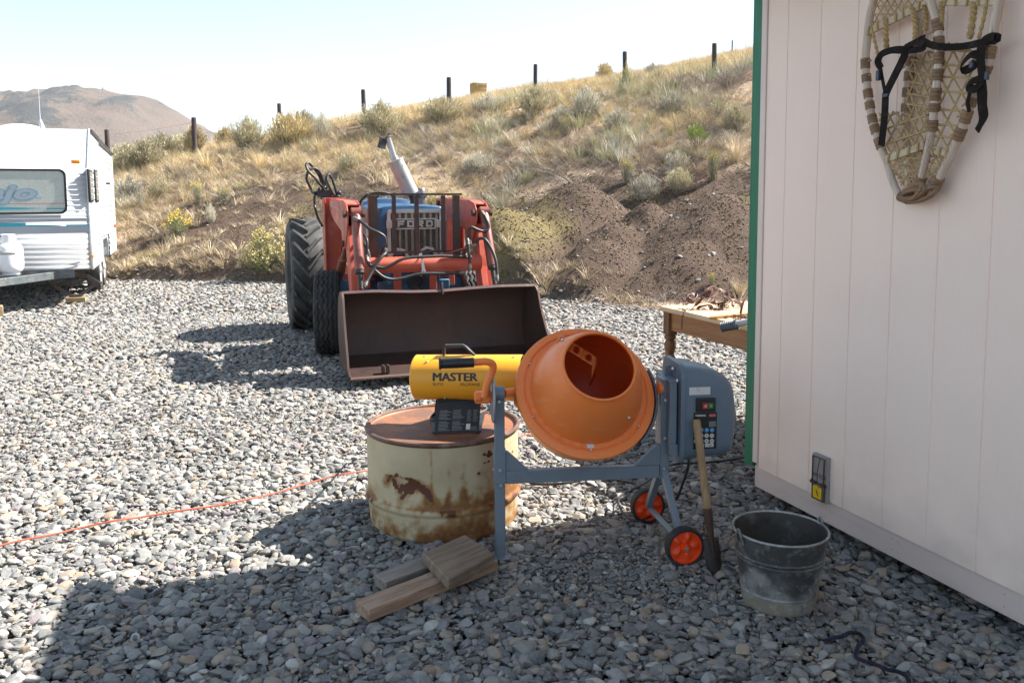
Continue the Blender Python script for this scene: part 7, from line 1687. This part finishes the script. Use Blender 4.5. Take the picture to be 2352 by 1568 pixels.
# ------------------------------------------------------------------ distant mountain
ridge = [(-700, 250), (-400, 225), (-200, 235), (0, 210), (22, 214), (44, 213), (66, 224), (82, 225), (90, 212), (105, 209), (128, 214), (150, 213), (165, 206), (190, 204), (215, 207), (240, 207), (262, 212), (300, 221), (344, 224), (372, 232), (400, 249), (438, 272), (470, 295), (510, 312), (560, 340), (700, 400), (900, 450)]
def build_mountain():
    RX = np.array([a for a, b in ridge], float); RY = np.array([b for a, b in ridge], float)
    Y0 = 850.; xs = np.linspace(-1150, 60, 340); ys = np.linspace(380, 1250, 200)
    X, Y = np.meshgrid(xs, ys); px = X/Y0*FOC+PX
    top = EYE+(470-np.interp(px, RX, RY))/FOC*Y0
    t = np.clip((Y-430)/(Y0-430), 0, 1); back = np.clip((Y-Y0)/380, 0, 1)
    prof = np.where(Y < Y0, t**1.15, 1-back*.7)
    n = fbm(X, Y, .009, 5, 3)*30*np.clip(t*2, 0, 1)*(1-.85*np.exp(-((Y-Y0)/40)**2))
    rock = np.clip(fbm(X, Y, .03, 4, 7)*4-.15, 0, 1)
    crest = np.exp(-((Y-Y0)/45)**2)
    Z = top*prof + n + rock*6*np.clip(t*2-.6, 0, 1)*(.5+.5*(1-crest)) + np.clip(fbm(X, Y, .11, 3, 21)*4, 0, 1)*3.0*crest*(px < 265) - 3*(1-np.clip(t*6, 0, 1))
    nx = len(xs); ny = len(ys); i = (np.arange(ny-1)[:, None]*nx+np.arange(nx-1)[None, :]).ravel()
    me = bpy.data.meshes.new('mountain'); me.from_pydata(np.stack([X.ravel(), Y.ravel(), Z.ravel()], 1).tolist(), [], np.stack([i, i+1, i+nx+1, i+nx], 1).tolist())
    a = me.attributes.new('rock', 'FLOAT', 'POINT')
    hi = np.clip((470-RY.min()), 1, 999); rr = np.clip(rock*1.3*np.clip(t*1.6-.45, 0, 1)+np.clip(1-np.abs(px-190)/120, 0, 1)*np.clip(t*2-1.1, 0, 1)*.8*np.clip(fbm(X, Y, .02, 3, 2)*3+.6, 0, 1) + .8*np.clip(fbm(X, Y, .045, 4, 5)*5-.2, 0, 1)*np.clip(t*1.5-.3, 0, 1) + np.clip(fbm(X, Y, .11, 3, 21)*5, 0, 1)*crest*(px < 265), 0, 1)
    a.data.foreach_set('value', rr.ravel().astype(np.float32)); me.polygons.foreach_set('use_smooth', [True]*len(me.polygons))
    tt = NT('dry_mountain'); nz = tt.noise(.03, 8, .65); n2 = tt.noise(.25, 6, .7); n3 = tt.noise(.008, 3)
    c = tt.mix(tt.ramp(nz, .4, .65), (.135, .105, .085), (.11, .088, .073)); c = tt.mix(tt.ramp(n2, .55, .7, 0, .7), c, (.07, .062, .052)); c = tt.mix(tt.ramp(n3, .45, .6, 0, .5), c, (.15, .11, .085))
    rk = tt.math('ADD', tt.noise(.013, 14, .76), tt.math('MULTIPLY', tt.attr('rock'), .10))
    c = tt.mix(tt.ramp(rk, .545, .60), c, (.052, .055, .056)); c = tt.mix(tt.ramp(tt.noise(.05, 10, .8), .60, .66, 0, .8), c, (.06, .06, .055))
    tt.set(c, .95, 0, .1); tt.bump(n2, 1.0, 2.5); me.materials.append(tt.mat)
    o = bpy.data.objects.new('mountain', me); COL.objects.link(o); tag(o, 'bare tan mountain with grey rock outcrops far beyond the trailer', 'mountain', None, 'structure')
    for (px_, hpx, lab) in [(213, 6, 'left dark pine of the two tiny ones on the mountain crest'), (236, 9, 'taller right dark pine of the two tiny ones on the mountain crest')]:
        P = AY(px_, np.interp(px_, RX, RY)+1.5, Y0); h = hpx/FOC*Y0; m = MB(); r = np.random.default_rng(px_)
        tr = root('pine_tree', P, lab, 'tree', 'pines on the mountain crest')
        mt = MB(); mt.cyl((0, 0, -1), (0, 0, h*.9), .25, .05, 6); obj('trunk', mt, M['stem'], tr)
        V = []; F = []; T = []
        for q in range(160):
            z = h*(.15+.85*r.random()); R = (1-z/h)*h*.32+.15; a_ = r.uniform(0, 2*pi); d = R*r.uniform(.4, 1); k0 = len(V); s = .35
            V += [(cos(a_)*d*.3, sin(a_)*d*.3, z+.15), (cos(a_+.35)*d, sin(a_+.35)*d, z-s*.3), (cos(a_)*d*1.15, sin(a_)*d*1.15, z-s), (cos(a_-.35)*d, sin(a_-.35)*d, z-s*.3)]; F.append((k0, k0+1, k0+2, k0+3)); T += [.2*r.random()]*4
        c = bpy.data.objects.new('crown', tone_mesh('pine_crown', V, F, T, M['rabbit_green'])); COL.objects.link(c); c.parent = tr
build_mountain()

# ------------------------------------------------------------------ sky, sun, camera
EL, AZ = radians(45), radians(21.5)          # sun height, angle behind the picture's right
SUN = Vector((cos(EL)*cos(AZ), cos(EL)*sin(AZ), sin(EL)))
w = bpy.data.worlds.new('World'); SC.world = w; w.use_nodes = True
nt = w.node_tree; bg = nt.nodes['Background']; sky = nt.nodes.new('ShaderNodeTexSky'); sky.sky_type = 'NISHITA'; sky.sun_disc = False
sky.sun_elevation = EL; sky.sun_rotation = pi/2-AZ; sky.air_density = 1.0; sky.dust_density = SKY_DUST; sky.ozone_density = 1.0; sky.altitude = 1500
hs_ = nt.nodes.new('ShaderNodeHueSaturation'); hs_.inputs['Saturation'].default_value = SKY_SAT; hs_.inputs['Hue'].default_value = .485
nt.links.new(sky.outputs[0], hs_.inputs['Color']); tc_ = nt.nodes.new('ShaderNodeTexCoord'); mp_ = nt.nodes.new('ShaderNodeMapping'); mp_.inputs['Scale'].default_value = (1.2, 1.2, 7); mp_.inputs['Rotation'].default_value = (.05, .12, .3)
cn_ = nt.nodes.new('ShaderNodeTexNoise'); cn_.inputs['Scale'].default_value = 2.6; cn_.inputs['Detail'].default_value = 7; cn_.inputs['Roughness'].default_value = .6
cr_ = nt.nodes.new('ShaderNodeMapRange'); cr_.inputs['From Min'].default_value = .45; cr_.inputs['From Max'].default_value = .75; cr_.inputs['To Max'].default_value = .22
cm_ = nt.nodes.new('ShaderNodeMix'); cm_.data_type = 'RGBA'; cm_.inputs[7].default_value = (3.25, 3.65, 3.9, 1)      # thin high wisps of cloud
nt.links.new(tc_.outputs['Generated'], mp_.inputs[0]); nt.links.new(mp_.outputs[0], cn_.inputs['Vector']); nt.links.new(cn_.outputs[0], cr_.inputs['Value']); nt.links.new(cr_.outputs[0], cm_.inputs[0])
nt.links.new(hs_.outputs[0], cm_.inputs[6]); nt.links.new(cm_.outputs[2], bg.inputs[0]); bg.inputs[1].default_value = SKY_STRENGTH
sl = bpy.data.lights.new('sun', 'SUN'); sl.energy = SUN_STRENGTH; sl.angle = radians(.53); sl.color = (1, .94, .86)
so = bpy.data.objects.new('sun', sl); COL.objects.link(so); so.rotation_euler = SUN.to_track_quat('Z', 'Y').to_euler(); so.location = SUN*60

cd = bpy.data.cameras.new('camera'); cam = bpy.data.objects.new('camera', cd); COL.objects.link(cam); SC.camera = cam
cd.sensor_fit = 'HORIZONTAL'; cd.sensor_width = 22.3; cd.lens = 22.3*FOC/2352; cd.shift_x = 0; cd.shift_y = -(784-PY)/2352
cd.clip_start = .05; cd.clip_end = 6000
m3 = Matrix((RT, UP, -FW)).transposed().to_4x4(); m3.translation = EYEP; cam.matrix_world = m3
SC.view_settings.view_transform = 'Standard'; SC.view_settings.look = 'None'; SC.view_settings.gamma = 1.0; SC.view_settings.exposure = EXPOSURE
SC.view_settings.use_curve_mapping = False
SC.render.film_transparent = False
SC.cycles.use_denoising = True
SC.cycles.max_bounces = 6; SC.cycles.diffuse_bounces = 4; SC.cycles.glossy_bounces = 3; SC.cycles.transparent_max_bounces = 6
SC.cycles.sample_clamp_indirect = 6

hb = MB(); hb.box((0, 0, 0), (5400, 5400, 1)); hzm = bpy.data.materials.new('haze'); hzm.use_nodes = True; hn_ = hzm.node_tree; hn_.nodes.clear()
ho = hn_.nodes.new('ShaderNodeOutputMaterial'); hv = hn_.nodes.new('ShaderNodeVolumePrincipled'); hv.inputs['Density'].default_value = HAZE; hv.inputs['Color'].default_value = (.86, .91, .97, 1); hv.inputs['Anisotropy'].default_value = .25
hn_.links.new(hv.outputs[0], ho.inputs['Volume'])
hzo = obj('haze', hb, hzm, smooth=False); hzo.location = (0, 0, 83); hzo.scale = (1, 1, 176); tag(hzo, 'thin pale air between the yard and the far mountain', 'haze', None, 'stuff')

# every rivet, wrap and strap is a part of its own
def split_islands(stems, rename=None):
    for o in [o for o in bpy.data.objects if o.type == 'MESH' and o.name.split('.')[0] in stems]:
        me = o.data; par = list(range(len(me.vertices)))
        def find(i):
            while par[i] != i: par[i] = par[par[i]]; i = par[i]
            return i
        for e in me.edges:
            a, b = find(e.vertices[0]), find(e.vertices[1])
            if a != b: par[a] = b
        groups = {}
        for p in me.polygons: groups.setdefault(find(p.vertices[0]), []).append(p)
        if len(groups) < 2: continue
        nm = (rename or {}).get(o.name.split('.')[0], o.name.split('.')[0])
        for k, ps in enumerate(groups.values()):
            ids = sorted({v for p in ps for v in p.vertices}); ix = {v: i for i, v in enumerate(ids)}
            m2 = bpy.data.meshes.new(nm); m2.from_pydata([me.vertices[v].co[:] for v in ids], [], [[ix[v] for v in p.vertices] for p in ps])
            for mt in me.materials: m2.materials.append(mt)
            m2.polygons.foreach_set('use_smooth', [p.use_smooth for p in ps]); m2.set_sharp_from_angle(angle=radians(38))
            n = o.copy(); n.data = m2; n.name = nm; COL.objects.link(n); n.parent = o.parent; n.matrix_parent_inverse = o.matrix_parent_inverse.copy()
        bpy.data.objects.remove(o)
split_islands({'skid', 'gable', 'nail_heads', 'lashing', 'bolt', 'screw', 'frame_bolt', 'lug', 'louver', 'buckle_ring', 'handle_ear', 'bracket_bolt', 'pin', 'binding_strap', 'buckle', 'twine', 'fitting', 'wire_bar', 'worn_lit_edge', 'raised_lettering'}, {'nail_heads': 'nail', 'raised_lettering': 'raised_letter'})
